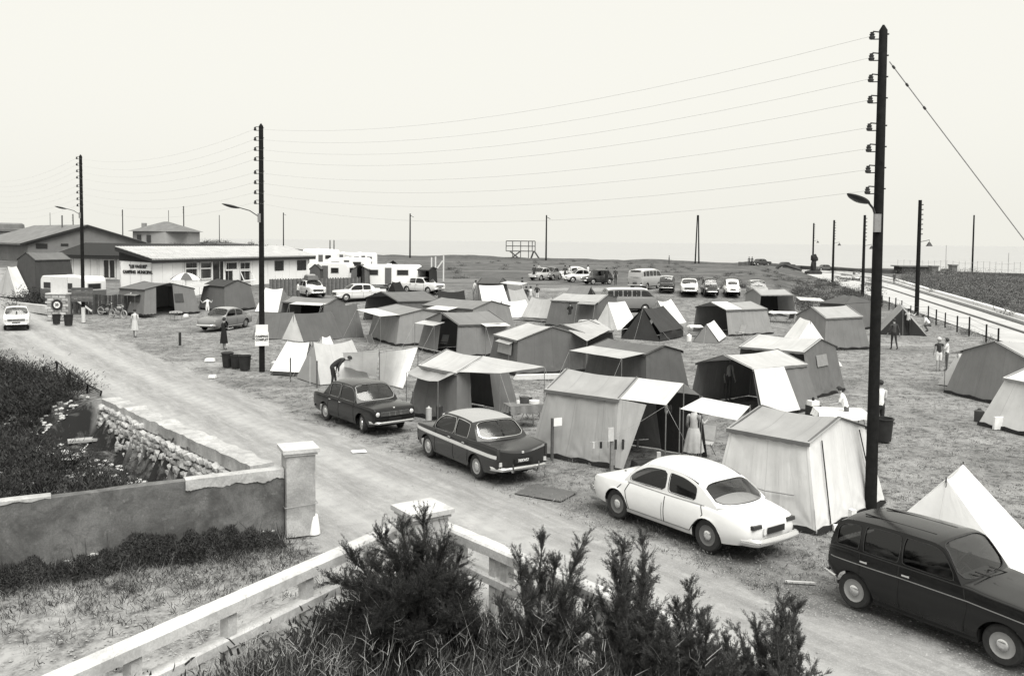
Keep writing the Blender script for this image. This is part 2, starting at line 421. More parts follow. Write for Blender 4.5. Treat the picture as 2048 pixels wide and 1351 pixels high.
    for sgn in (1, -1):
        for (xa, xb, ml, mr, mt, mb_) in cells:
            N = 10; zlo = lambda x: belt(x)
            X = [xa + (xb - xa) * i / N for i in range(N + 1)]
            cell = [(x, zlo(x)) for x in X] + [(x, max(zg(x), zlo(x) + .004)) for x in X[::-1]]
            if ml is None:
                fr = MB(); k = len(cell); m_ = mp_side(sgn); body.grid(lambda u, v: m_(lerp(xa, xb, u), lerp(zlo(lerp(xa, xb, u)), zg(lerp(xa, xb, u)), v), 0), 8, 4); continue
            wx = [xa + ml + (xb - xa - ml - mr) * i / N for i in range(N + 1)]
            win = []
            for x in wx: win.append((x, zlo(x) + mb_))
            for x in wx[::-1]:
                zt = min(zg(x - .0) - mt, zg(min(gx1, x + mt * .8)) - mt * .3, zg(max(gx0, x - mt * .8)) - mt * .3)
                win.append((x, max(zt, zlo(x) + mb_ + .01)))
            win = chaikin(win, 2, True)
            gb = MB(); framed(body, gb, trims, cell, win, mp_side(sgn), trimw=S.get('trimw', .014))
            panes.append(('window', gb))
    rx0, rx1 = S['roof']
    crown = S.get('crown', .05)
    def roof_pt(u, v):          # u 0 rear .. 1 front, v -1..1
        x = lerp(rx0, rx1, u); yh = roofw(x); k = 1 - v * v
        bul = lerp(-S.get('rbul', .06), S.get('wbul', .08), u)
        return (x - x0 + bul * k * .7, yh * v, zg(x) + crown * (1 - abs(v) ** 2.6))
    roof = MB(); roof.grid(lambda a, b: roof_pt(a, b * 2 - 1), 18 if lod else 8, 14 if lod else 8)
    def screen(front):
        xb_ = gx1 if front else gx0; xt = rx1 if front else rx0; bb = S.get('wbul', .08) * 1.5 if front else -S.get('rbul', .06) * 1.5; btp = (S.get('wbul', .08) if front else -S.get('rbul', .06)) * .7
        zcb = S.get('cowl', .02)
        def m_(u, v, off):      # u across -1..1, v up
            x = lerp(xb_, xt, v); z = zg(x); t = (z - belt(x)) / max(.05, S['zroof'] - belt(x)); t = max(0, min(1, t))
            yh = lerp(plan(x) * (1 - tum) - .012, roofw(x), t ** 1.25); k = 1 - u * u
            bul = lerp(bb, btp, v)
            o = off * (1 if front else -1)
            return (x - x0 + bul * k + o * .8, yh * u, z + lerp(zcb * k, crown * (1 - abs(u) ** 2.6), v) + off * .5)
        cell = [(-1 + .2 * i, 0) for i in range(11)] + [(1, .25), (1, .5), (1, .75)] + [(1 - .2 * i, 1) for i in range(11)] + [(-1, .75), (-1, .5), (-1, .25)]
        a, b, c = S.get('wsm' if front else 'rwm', (.09, .1, .1)); n = S.get('rnd', 2)
        win = chaikin([(-1 + a, b), (0, b), (1 - a, b), (1 - a, .5), (1 - a * 1.15, 1 - c), (0, 1 - c), (-1 + a * 1.15, 1 - c), (-1 + a, .5)], 2, True)
        gb = MB(); framed(body, gb, trims, cell, win, m_, trimw=.03 if front else .025, ax=.75)
        panes.append(('windscreen' if front else 'rear_window', gb))
    screen(True)
    if S.get('rear_screen', True): screen(False)
    bo = body.build('body', P, root, smooth=S.get('sharp', 38))
    roof.build('roof', PR, root, smooth=60)
    for nm, gb in panes: gb.build(nm, glass_mat(*((.14, .06) if nm == 'window' else (.62, .1))), root, smooth=180)
    trims.build('window_trim', trim_m, root)
    # underside and cabin
    ub = MB(); ub.box(((xr + xf) / 2 - x0, 0, .30), (xf - xr - 2 * Ra + .02, plan(x0) * 1.75, .2)); ub.box((L / 2 - x0, 0, .42), (L - .5, S['W'] - .58, .34)); ub.build('underbody', DARK, root)
    cb = MB(); sw = S['W'] * .36; zs0 = sh(x0) - .52
    for sx in S.get('seats', (x0 - .75, x0 + .2)):
        cb.box((sx - x0 + .25, 0, zs0 + .05), (.5, sw * 2, .22)); cb.box((sx - x0 - .05, 0, zs0 + .36), (.16, sw * 2, .52), M=Matrix.Translation((0, 0, 0)))
    cb.build('seats', grey(.03, .8, .2), root)
    fl = MB(); fl.box((sum(S['cab']) / 2 - x0, 0, zs0 - .14), (S['cab'][1] - S['cab'][0] - .1, S['W'] * .82, .05)); fl.box((S['cab'][1] - x0 - .12, 0, sh(S['cab'][1]) - .14), (.2, S['W'] * .8, .2)); fl.build('cabin_floor', grey(.02, .8), root)
    if lod:
        st = MB(); c = Vector((S['cab'][1] - x0 - .42, S['W'] * .2, sh(x0) + .0)); rr = .2
        st.tube([c + Vector((math.cos(a) * .08, math.sin(a) * rr, math.cos(a) * rr * .9)) for a in [2 * math.pi * i / 16 for i in range(17)]], .012, 6, cap=False)
        st.tube([c, c + Vector((.3, 0, -.2))], .015); st.build('steering_wheel', DARK, root)
    # wheels
    tm, hm = wheel_meshes(wr, S.get('tw', .16), S.get('cap', True))
    for xa in (xr, xf):
        for sgn in (1, -1):
            yy = sgn * (plan(xa) - S.get('tw', .16) / 2 - S.get('win', .05)); rzw = (0 if sgn < 0 else math.pi) + (steer if xa == xf else 0)
            w = inst('wheel', tm, root, (xa - x0, yy, wr), (0, 0, rzw)); inst('hub_cap', hm, w)
    # bumpers
    bz, bh = S.get('bump_z', .42), S.get('bump_h', .1)
    def bumper(front):
        e = L if front else 0.0; sg = 1 if front else -1; pts = []
        yw = plan(e - sg * .12) * S.get('bump_w', 1.0)
        for i in range(-10, 11):
            t = i / 10; y = yw * t * 1.04
            xx = e + sg * (.06 + S.get('bump_b', .06) * (1 - t * t)) - sg * (.30 * max(0, abs(t) - .82) / .18)
            pts.append(Vector((xx - x0, y, bz)))
        m = MB(); bb = len(m.v)
        prof = [(-.5, -.02), (-.35, .025), (0, .04), (.35, .025), (.5, -.02)]
        for p in pts:
            for a, d in prof: m.v.append((p.x + sg * d * (bh / .1), p.y, p.z + a * bh))
        for i in range(20):
            for j in range(4):
                a = bb + i * 5 + j; f = (a, a + 5, a + 6, a + 1); m.f.append(f if front else f[::-1]); m.m.append(0)
        m.box((e - sg * .06 - x0, yw * .5, bz), (.24, .04, .05)); m.box((e - sg * .06 - x0, -yw * .5, bz), (.24, .04, .05))
        for q in S.get('over', ()):
            if q[0] == front:
                for sy in (1, -1): m.box((e + sg * (.06 + S.get('bump_b', .06) + .03) - x0, sy * q[1], bz + .03), (.05, .05, bh + .1), taper=.7)
        m.build('bumper', S.get('bump_m', CHROME), root, smooth=50)
    if S.get('bumpers', True): bumper(True); bumper(False)
    # strips along the flanks: door seams, mouldings
    def strip(pts, w, lift, sgn):
        out = MB()
        if True:
            b0 = len(out.v)
            for i, (x, z) in enumerate(pts):
                a = pts[max(0, i - 1)]; b = pts[min(len(pts) - 1, i + 1)]; dx, dz = b[0] - a[0], b[1] - a[1]; l = math.hypot(dx, dz) or 1
                nx, nz = -dz / l * w / 2, dx / l * w / 2
                for s_ in (-1, 1):
                    xx, zz = x + nx * s_, z + nz * s_
                    out.v.append((xx - x0, sgn * (yside(xx, zz) + lift), zz))
            for i in range(len(pts) - 1):
                a = b0 + 2 * i; f = (a, a + 1, a + 3, a + 2); out.f.append(f if sgn > 0 else f[::-1]); out.m.append(0)
        return out
    def dens(pts, k=8):
        o = []
        for a, b in zip(pts, pts[1:]):
            for i in range(k): o.append((lerp(a[0], b[0], i / k), lerp(a[1], b[1], i / k)))
        return o + [pts[-1]]
    for nm, pts, w, mt in S.get('strips', ()):
        for sgn in (1, -1): strip(dens(pts), w, .004 if nm == 'door_seam' else .012, sgn).build(nm, mt or DARK, root, smooth=60)
    for (x, z) in S.get('handles', ()):
        for sgn in (1, -1):
            m = MB(); y = yside(x, z) + .03; m.box((x - x0, sgn * y, z), (.13, .022, .026)); m.box((x - x0 + .05, sgn * (y - .015), z), (.03, .04, .03)); m.build('door_handle', CHROME, root)
    for (x, y, z, r, ring) in S.get('lamps', ()):
        for sgn in (1, -1):
            M = Matrix.Translation((x - x0, sgn * y, z)) @ Matrix.Rotation(R(90), 4, 'Y')
            m = MB().lathe([(r * 1.25, -.1), (r * 1.28, .0), (r * 1.12, .03), (r, .02)], 18, 0, M)
            m.lathe([(r, .02), (r * .8, .045), (r * .4, .06), (.0001, .065)], 18, 1, M)
            m.build('headlight', [CHROME if ring else P, grey(.55, .12, .1, 30, coat=1.0)], root)
    for (x, y, z, dx, dy, dz, g_) in S.get('tails', ()):
        for sgn in (1, -1): MB().box((x - x0, sgn * y, z), (dx, dy, dz), taper=.85).build('tail_light', grey(g_, .2, .1, coat=.6), root)
    for kind, args in S.get('extra', ()): EXTRA[kind](root, S, args, x0, P, plan, sh, ce)
    return root
def ex_plate(root, S, a, x0, P, plan, sh, ce):
    x, z, w, h, tx, face = a; s = 1 if face > 0 else -1
    p = MB().box((x - x0, S.get('plate_y', 0), z), (.02, w, h)).build('number_plate', grey(.02, .4, .1), root)
    if tx:
        me = text_mesh('plate_lettering', tx, h * .86, .003, .002, .8); me.materials.append(grey(.75, .5, .05))
        o = inst('plate_lettering', me, p, (x - x0 + s * .014, S.get('plate_y', 0), z), (R(90), 0, R(90) * s))
def ex_grille(root, S, a, x0, P, plan, sh, ce):
    x, z, w, h, n, g_ = a
    m = MB().box((x - x0, 0, z), (.05, w, h)).build('grille', grey(g_, .4, .2), root)
    q = MB()
    for i in range(n): q.box((x - x0 + .035, 0, z - h / 2 + h * (i + .5) / n), (.02, w * .98, h / n * .4))
    for i in range(3): q.box((x - x0 + .045, w * (-.2 + .2 * i), z), (.015, .02, h * .9))
    q.build('grille_bars', CHROME, m)
def ex_wipers(root, S, a, x0, P, plan, sh, ce):
    for y in a[1]:
        MB().tube([(a[0] - x0, y, a[2]), (a[0] - x0 - .1, y - .35, a[2] + .13)], .01, 5).build('wiper', DARK, root)
def ex_boxes(root, S, a, x0, P, plan, sh, ce):
    nm, g_, lst = a
    for (x, y, z, dx, dy, dz) in lst: MB().box((x - x0, y, z), (dx, dy, dz), taper=.9).build(nm, grey(g_, .35, .1, coat=.4), root)
def ex_ribs(root, S, a, x0, P, plan, sh, ce):
    nm, xa, xb, ys, fz, mt = a
    for y in ys:
        MB().tube([(lerp(xa, xb, i / 8) - x0, y, fz(lerp(xa, xb, i / 8), y)) for i in range(9)], .012, 5).build(nm, mt or P, root)
def ex_rack(root, S, a, x0, P, plan, sh, ce):
    x, z, l, w = a; m = MB()
    for y in (-w / 2, w / 2): m.beam((x - x0 - l / 2, y, z), (x - x0 + l / 2, y, z), .03, .03)
    for i in range(5): m.beam((x - x0 - l / 2 + l * i / 4, -w / 2, z - .02), (x - x0 - l / 2 + l * i / 4, w / 2, z - .02), .03, .02)
    for sx in (-1, 1):
        for sy in (-1, 1): m.beam((x - x0 + sx * l * .4, sy * w / 2, z - .14), (x - x0 + sx * l * .4, sy * w / 2, z), .025, .025)
    m.build('roof_rack', STEEL, root)
EXTRA = dict(plate=ex_plate, grille=ex_grille, wipers=ex_wipers, boxes=ex_boxes, ribs=ex_ribs, rack=ex_rack)
# saloon with upright fins and a full-width light moulding
CAR_FIN = dict(crisp=True, L=4.44, W=1.62, xr=1.0, wb=2.65, wr=.315, ra=.36, rear_arch=.97, zroof=1.40, tum=.05, tuck=.07,
    plan=[(0, .735), (.05, .765), (.5, .795), (1.5, .81), (3.2, .81), (4.1, .78), (4.36, .72), (4.44, .62)],
    sh=[(0, .90), (.05, .965), (.6, .975), (1.4, .94), (3.0, .905), (4.2, .875), (4.38, .84), (4.44, .76)],
    ce=[(0, .77), (.05, .82), (.35, .885), (1.0, .955), (3.0, .99), (3.7, .95), (4.25, .885), (4.38, .84), (4.44, .76)],
    bt=[(0, .38), (.2, .30), (1, .24), (3.6, .24), (4.2, .28), (4.44, .36)], flat=.93, g1=.2,
    gut=[(.93, .94), (1.10, 1.12), (1.30, 1.29), (1.5, 1.365), (2.2, 1.40), (2.7, 1.385), (2.95, 1.30), (3.20, 1.10), (3.36, .90)],
    roofw=[(.9, .62), (1.5, .61), (2.8, .615), (3.3, .62)], roof=(1.42, 2.78), crown=.05, rbul=.10, wbul=.11, cab=(1.05, 3.2), rwm=(.12, .12, .10), wsm=(.08, .1, .1),
    cells=[(.93, 1.38, None, 0, 0, 0), (1.38, 2.14, .06, .03, .055, .035), (2.14, 3.36, .03, .16, .055, .035)], trim=CHROME, trimw=.016,
    strips=[('door_seam', [(1.42, .93), (1.36, .6), (1.40, .36)], .020, None), ('door_seam', [(2.14, .93), (2.14, .28)], .020, None), ('door_seam', [(3.13, .88), (3.17, .28)], .020, None),
            ('side_moulding', [(.02, .735), (1.5, .745), (3.0, .755), (4.35, .765)], .075, grey(.62, .4, .05)), ('side_moulding', [(.03, .69), (2, .70), (4.30, .715)], .016, CHROME)],
    handles=[(1.55, .83), (2.3, .84)], lamps=[(4.38, .56, .68, .085, True)], tails=[(.0, .70, .79, .05, .06, .30, .04)], over=((False, .38), (True, .38)), bump_z=.43, bump_h=.1,
    seats=(1.35, 2.3), extra=[('plate', (-.03, .60, .52, .11, '785KW57', -1)), ('boxes', ('badge', .5, [(-.012, 0, .80, .03, .06, .05)])), ('grille', (4.43, .62, .9, .2, 5, .05)),
            ('boxes', ('tail_lamp_strip', .5, [(-.02, .66, .56, .03, .08, .1), (-.02, -.66, .56, .03, .08, .1)])), ('boxes', ('exhaust', .3, [(-.02, -.4, .3, .2, .05, .05)]))])
# square small saloon, flat bonnet, lamps at the corners
CAR_SQ = dict(crisp=True, L=4.24, W=1.58, xr=.92, wb=2.52, wr=.305, ra=.345, zroof=1.385, tum=.045, tuck=.07,
    plan=[(0, .68), (.05, .735), (.5, .775), (1.5, .79), (3.4, .785), (4.0, .77), (4.2, .74), (4.24, .70)],
    sh=[(0, .80), (.06, .855), (.5, .885), (1.3, .89), (3.0, .885), (4.0, .86), (4.19, .83), (4.24, .77)],
    ce=[(0, .80), (.06, .87), (.5, .905), (1.1, .93), (3.0, .945), (3.6, .925), (4.1, .865), (4.19, .83), (4.24, .76)],
    bt=[(0, .38), (.2, .30), (1, .235), (3.5, .235), (4.0, .28), (4.24, .36)], flat=.95, g1=.15,
    gut=[(.80, .885), (1.0, 1.08), (1.18, 1.27), (1.38, 1.355), (2.0, 1.385), (2.55, 1.37), (2.78, 1.30), (3.0, 1.09), (3.16, .88)],
    roofw=[(.8, .60), (1.4, .60), (2.7, .60), (3.2, .60)], roof=(1.28, 2.62), crown=.05, rbul=.05, wbul=.09, cab=(.95, 3.0),
    cells=[(.80, 1.22, None, 0, 0, 0), (1.22, 1.96, .05, .03, .055, .035), (1.96, 3.16, .03, .15, .055, .035)], trim=grey(.25, .4), trimw=.014, wsm=(.07, .09, .09), rwm=(.1, .12, .1),
    strips=[('door_seam', [(1.28, .87), (1.2, .55), (1.24, .33)], .020, None), ('door_seam', [(1.96, .87), (1.96, .27)], .020, None), ('door_seam', [(2.95, .87), (3.0, .27)], .020, None)],
    handles=[(1.4, .79), (2.1, .79)], lamps=[(4.2, .60, .68, .085, True)], tails=[(0, .62, .7, .04, .12, .12, .1)], bump_z=.42, bump_h=.085, bump_w=1.0, bump_b=.03,
    seats=(1.2, 2.15), extra=[('grille', (4.22, .68, 1.0, .14, 5, .12)), ('wipers', (3.12, (.45, -.05), .93)), ('boxes', ('bonnet_badge', .6, [(4.17, 0, .845, .05, .05, .03)])), ('plate', (-.03, .5, .5, .11, '', -1)), ('plate', (4.25, .5, .45, .1, '', 1))])
# round streamlined saloon, domed roof, sloping tail
CAR_RND = dict(cap='small', L=4.58, W=1.66, xr=1.0, wb=2.57, wr=.325, ra=.37, rear_arch=.98, zroof=1.40, tum=.09, tuck=.06,
    plan=[(0, .55), (.04, .64), (.2, .745), (.7, .81), (1.6, .83), (3.2, .83), (3.9, .81), (4.3, .73), (4.5, .62), (4.58, .50)],
    sh=[(0, .66), (.05, .73), (.35, .80), (1.0, .88), (2.0, .90), (3.2, .89), (3.9, .86), (4.35, .80), (4.52, .72), (4.58, .62)],
    ce=[(0, .68), (.05, .78), (.4, .88), (.9, .99), (1.3, 1.03), (3.1, 1.03), (3.5, .96), (4.1, .86), (4.45, .75), (4.58, .62)],
    bt=[(0, .40), (.2, .34), (1, .25), (3.5, .25), (4.2, .30), (4.58, .38)], flat=.80, g1=.42,
    gut=[(.78, .90), (1.0, 1.05), (1.25, 1.20), (1.5, 1.30), (1.9, 1.375), (2.3, 1.395), (2.65, 1.365), (2.95, 1.26), (3.2, 1.08), (3.38, .89)],
    roofw=[(.8, .60), (1.4, .61), (2.0, .625), (2.8, .62), (3.3, .62)], roof=(1.34, 2.78), crown=.085, rbul=.16, wbul=.14, cab=(1.1, 3.15), rwm=(.10, .10, .12), wsm=(.09, .1, .1),
    cells=[(.78, 1.30, None, 0, 0, 0), (1.30, 2.13, .05, .045, .075, .055), (2.13, 3.38, .045, .20, .075, .055)], trim=RUBBER, trimw=.018, sharp=50,
    strips=[('door_seam', [(1.18, .88), (1.10, .72), (1.18, .62), (1.34, .45), (1.42, .33)], .020, None), ('door_seam', [(2.13, .90), (2.12, .30)], .020, None), ('door_seam', [(2.19, .70), (2.19, .30)], .010, None),
            ('door_seam', [(3.18, .89), (3.28, .70), (3.16, .33)], .020, None), ('door_seam', [(3.42, .80), (3.66, .58)], .020, None), ('belt_moulding', [(1.1, .885), (3.25, .885)], .014, grey(.2, .4)), ('sill_moulding', [(1.42, .33), (3.2, .33)], .012, grey(.12, .5)),
            ('sill_trim', [(1.42, .285), (3.22, .285)], .07, grey(.6, .3, .1, metal=.6))],
    handles=[], lamps=[(4.42, .56, .66, .085, True)], bump_z=.42, bump_h=.15, bump_b=.06, bump_w=1.0, bump_m=grey(.8, .2, .05, metal=.9),
    seats=(1.3, 2.3), extra=[('plate', (-.045, .60, .50, .12, '', -1)), ('boxes', ('tail_lamp_bar', .03, [(.03, .50, .70, .09, .26, .07), (.03, -.50, .70, .09, .26, .07)])), ('boxes', ('plate_recess', .75, [(-.03, .31, .60, .02, .07, .13)])), ('boxes', ('bonnet_vent', .04, [(3.9, .2, .905, .05, .03, .02)]))])
# tall boxy hatchback
CAR_BOX = dict(crisp=True, cap='mid', L=3.66, W=1.48, xr=.56, wb=2.42, wr=.30, ra=.36, rear_arch=.98, zroof=1.46, tum=.05, tuck=.10,
    plan=[(0, .60), (.05, .66), (.3, .71), (1.0, .735), (2.4, .735), (3.0, .71), (3.5, .67), (3.66, .61)],
    sh=[(0, .86), (.06, .95), (.5, .985), (1.5, .985), (2.5, .975), (2.7, .95), (3.3, .90), (3.6, .84), (3.66, .76)],
    ce=[(0, .86), (.06, .96), (.5, 1.0), (2.4, 1.03), (2.6, 1.0), (3.2, .935), (3.55, .86), (3.66, .76)],
    bt=[(0, .52), (.12, .46), (.3, .36), (1.0, .27), (2.6, .27), (3.2, .32), (3.66, .42)], flat=.93, g1=.5,
    gut=[(.06, .97), (.12, 1.19), (.21, 1.36), (.42, 1.445), (1.2, 1.48), (1.86, 1.475), (2.04, 1.43), (2.22, 1.22), (2.38, .975)],
    roofw=[(.05, .55), (.5, .565), (1.8, .58), (2.4, .60)], roof=(.32, 1.93), crown=.05, rbul=.03, wbul=.05, cab=(.15, 2.28), wsm=(.07, .08, .08), rwm=(.14, .16, .12),
    cells=[(.06, .68, .15, .05, .075, .05), (.68, 1.38, .04, .03, .06, .045), (1.38, 2.38, .03, .13, .06, .045)], trim=RUBBER, trimw=.014,
    strips=[('door_seam', [(.68, .97), (.68, .62)], .020, None), ('door_seam', [(1.38, .97), (1.38, .29)], .020, None), ('door_seam', [(2.42, .95), (2.48, .70), (2.42, .31)], .020, None), ('side_moulding', [(.03, .78), (1.4, .80), (2.5, .795), (3.5, .72)], .016, grey(.3, .35, .1, metal=.5))],
    handles=[(.78, .86), (1.52, .865)], lamps=[(3.62, .46, .66, .08, True)], tails=[(.03, .62, .74, .06, .07, .14, .35)], bump_z=.45, bump_h=.06, bump_b=.03,
    seats=(.85, 1.6), extra=[('wipers', (2.5, (.4, -.0), 1.0)), ('ribs', ('roof_rib', .5, 1.75, (-.3, .3), lambda x, y: 1.515 + .0 * x, None)),
            ('ribs', ('bonnet_rib', 2.6, 3.5, (-.45, -.2, .2, .45), lambda x, y: 1.005 - .22 * max(0, (x - 2.55)) ** 1.3 - abs(y) * .05, None)), ('plate', (-.02, .6, .4, .11, '', -1))])
# rear-engined round beetle-like car, bus, small round saloons
CAR_BEETLE = dict(L=4.07, W=1.54, xr=.78, wb=2.40, wr=.32, ra=.38, zroof=1.42, tum=.20, tuck=.05,
    plan=[(0, .42), (.05, .56), (.4, .72), (1.2, .74), (2.6, .74), (3.4, .73), (3.9, .60), (4.07, .42)],
    sh=[(0, .52), (.05, .62), (.4, .82), (.9, .90), (2.4, .90), (3.2, .84), (3.8, .68), (4.07, .5)],
    ce=[(0, .55), (.05, .70), (.4, .95), (.8, 1.08), (2.6, 1.05), (3.1, .99), (3.7, .80), (4.0, .58), (4.07, .5)],
    bt=[(0, .38), (.3, .32), (1, .27), (3.2, .27), (4.07, .38)], flat=.6, g1=.5,
    gut=[(.55, .90), (.8, 1.10), (1.1, 1.28), (1.5, 1.40), (1.9, 1.43), (2.3, 1.39), (2.5, 1.30), (2.7, 1.08), (2.82, .90)],
    roofw=[(.5, .50), (1.2, .54), (2.2, .57), (2.8, .58)], roof=(1.12, 2.34), crown=.07, rbul=.08, wbul=.04, cab=(.8, 2.65), rwm=(.3, .25, .25),
    cells=[(.55, 1.0, None, 0, 0, 0), (1.0, 1.75, .06, .04, .08, .05), (1.75, 2.82, .04, .16, .08, .05)], sharp=60,
    lamps=[(3.85, .56, .66, .09, True)], tails=[(.1, .6, .66, .06, .08, .14, .1)], bump_z=.42, bump_h=.08, seats=(1.0, 1.8), extra=[('plate', (.0, .62, .45, .11, '', -1))])
CAR_VAN = dict(L=4.28, W=1.75, xr=.95, wb=2.40, wr=.32, ra=.36, zroof=1.85, tum=.04, tuck=.06,
    plan=[(0, .72), (.06, .80), (.3, .86), (2, .875), (3.9, .865), (4.18, .80), (4.28, .68)],
    sh=[(0, 1.10), (.06, 1.15), (.4, 1.17), (3.8, 1.17), (4.2, 1.12), (4.28, 1.05)],
    ce=[(0, 1.1), (.06, 1.15), (.4, 1.18), (3.8, 1.18), (4.2, 1.12), (4.28, 1.05)],
    bt=[(0, .36), (.2, .32), (1, .30), (4, .32), (4.28, .38)], flat=.95, g1=.2,
    gut=[(.05, 1.16), (.09, 1.45), (.2, 1.72), (.4, 1.80), (1.5, 1.85), (3.2, 1.84), (3.6, 1.76), (3.95, 1.45), (4.16, 1.16)],
    roofw=[(.05, .72), (.5, .74), (3.5, .74), (4.1, .74)], roof=(.3, 3.55), crown=.09, rbul=.05, wbul=.1, cab=(.2, 4.0), wsm=(.06, .08, .1), rwm=(.28, .35, .22),
    cells=[(.05, .75, .22, .06, .12, .12), (.75, 1.5, .06, .06, .12, .12), (1.5, 2.25, .06, .06, .12, .12), (2.25, 3.0, .06, .06, .12, .12), (3.0, 4.16, .06, .16, .12, .10)], sharp=45,
    lamps=[(4.2, .56, .72, .1, True)], tails=[(.0, .68, .62, .05, .09, .14, .1)], bump_z=.42, bump_h=.12, seats=(1.0, 2.0, 3.1), extra=[('plate', (-.02, .60, .45, .11, '', -1)), ('boxes', ('engine_lid', .25, [(-.01, 0, .78, .02, .5, .05)]))])
CAR_HUMP = dict(CAR_BEETLE, L=3.63, W=1.43, xr=.62, wb=2.1, cap=True,
    plan=[(0, .45), (.05, .56), (.3, .66), (1.2, .70), (2.4, .70), (3.1, .66), (3.5, .55), (3.63, .42)],
    sh=[(0, .6), (.05, .70), (.3, .84), (.8, .90), (2.2, .90), (2.9, .84), (3.45, .70), (3.63, .55)],
    ce=[(0, .6), (.05, .72), (.3, .90), (.7, 1.0), (2.3, 1.0), (2.7, .94), (3.3, .80), (3.63, .55)], bt=[(0, .38), (.3, .32), (1, .26), (3.0, .27), (3.63, .38)],
    gut=[(.5, .90), (.7, 1.10), (.95, 1.28), (1.2, 1.38), (1.6, 1.41), (2.0, 1.37), (2.2, 1.28), (2.4, 1.05), (2.52, .9)], roof=(1.0, 2.02), cab=(.7, 2.4),
    cells=[(.5, .85, None, 0, 0, 0), (.85, 1.5, .05, .04, .08, .05), (1.5, 2.52, .04, .16, .08, .05)], lamps=[(3.5, .52, .66, .085, True)], tails=[(.05, .5, .6, .05, .08, .1, .1)], seats=(.9, 1.6), extra=[('plate', (-.01, .5, .4, .11, '', -1))])
# old upright saloon with separate wings (far field)
CAR_OLD = dict(CAR_HUMP, tum=.12, g1=.2, zroof=1.5, gut=[(.25, .90), (.4, 1.15), (.6, 1.36), (.9, 1.47), (1.5, 1.5), (2.0, 1.46), (2.15, 1.36), (2.35, 1.05), (2.45, .9)], roof=(.7, 2.02),
    cells=[(.25, .6, None, 0, 0, 0), (.6, 1.4, .05, .04, .08, .05), (1.4, 2.45, .04, .12, .08, .05)], cab=(.45, 2.35))
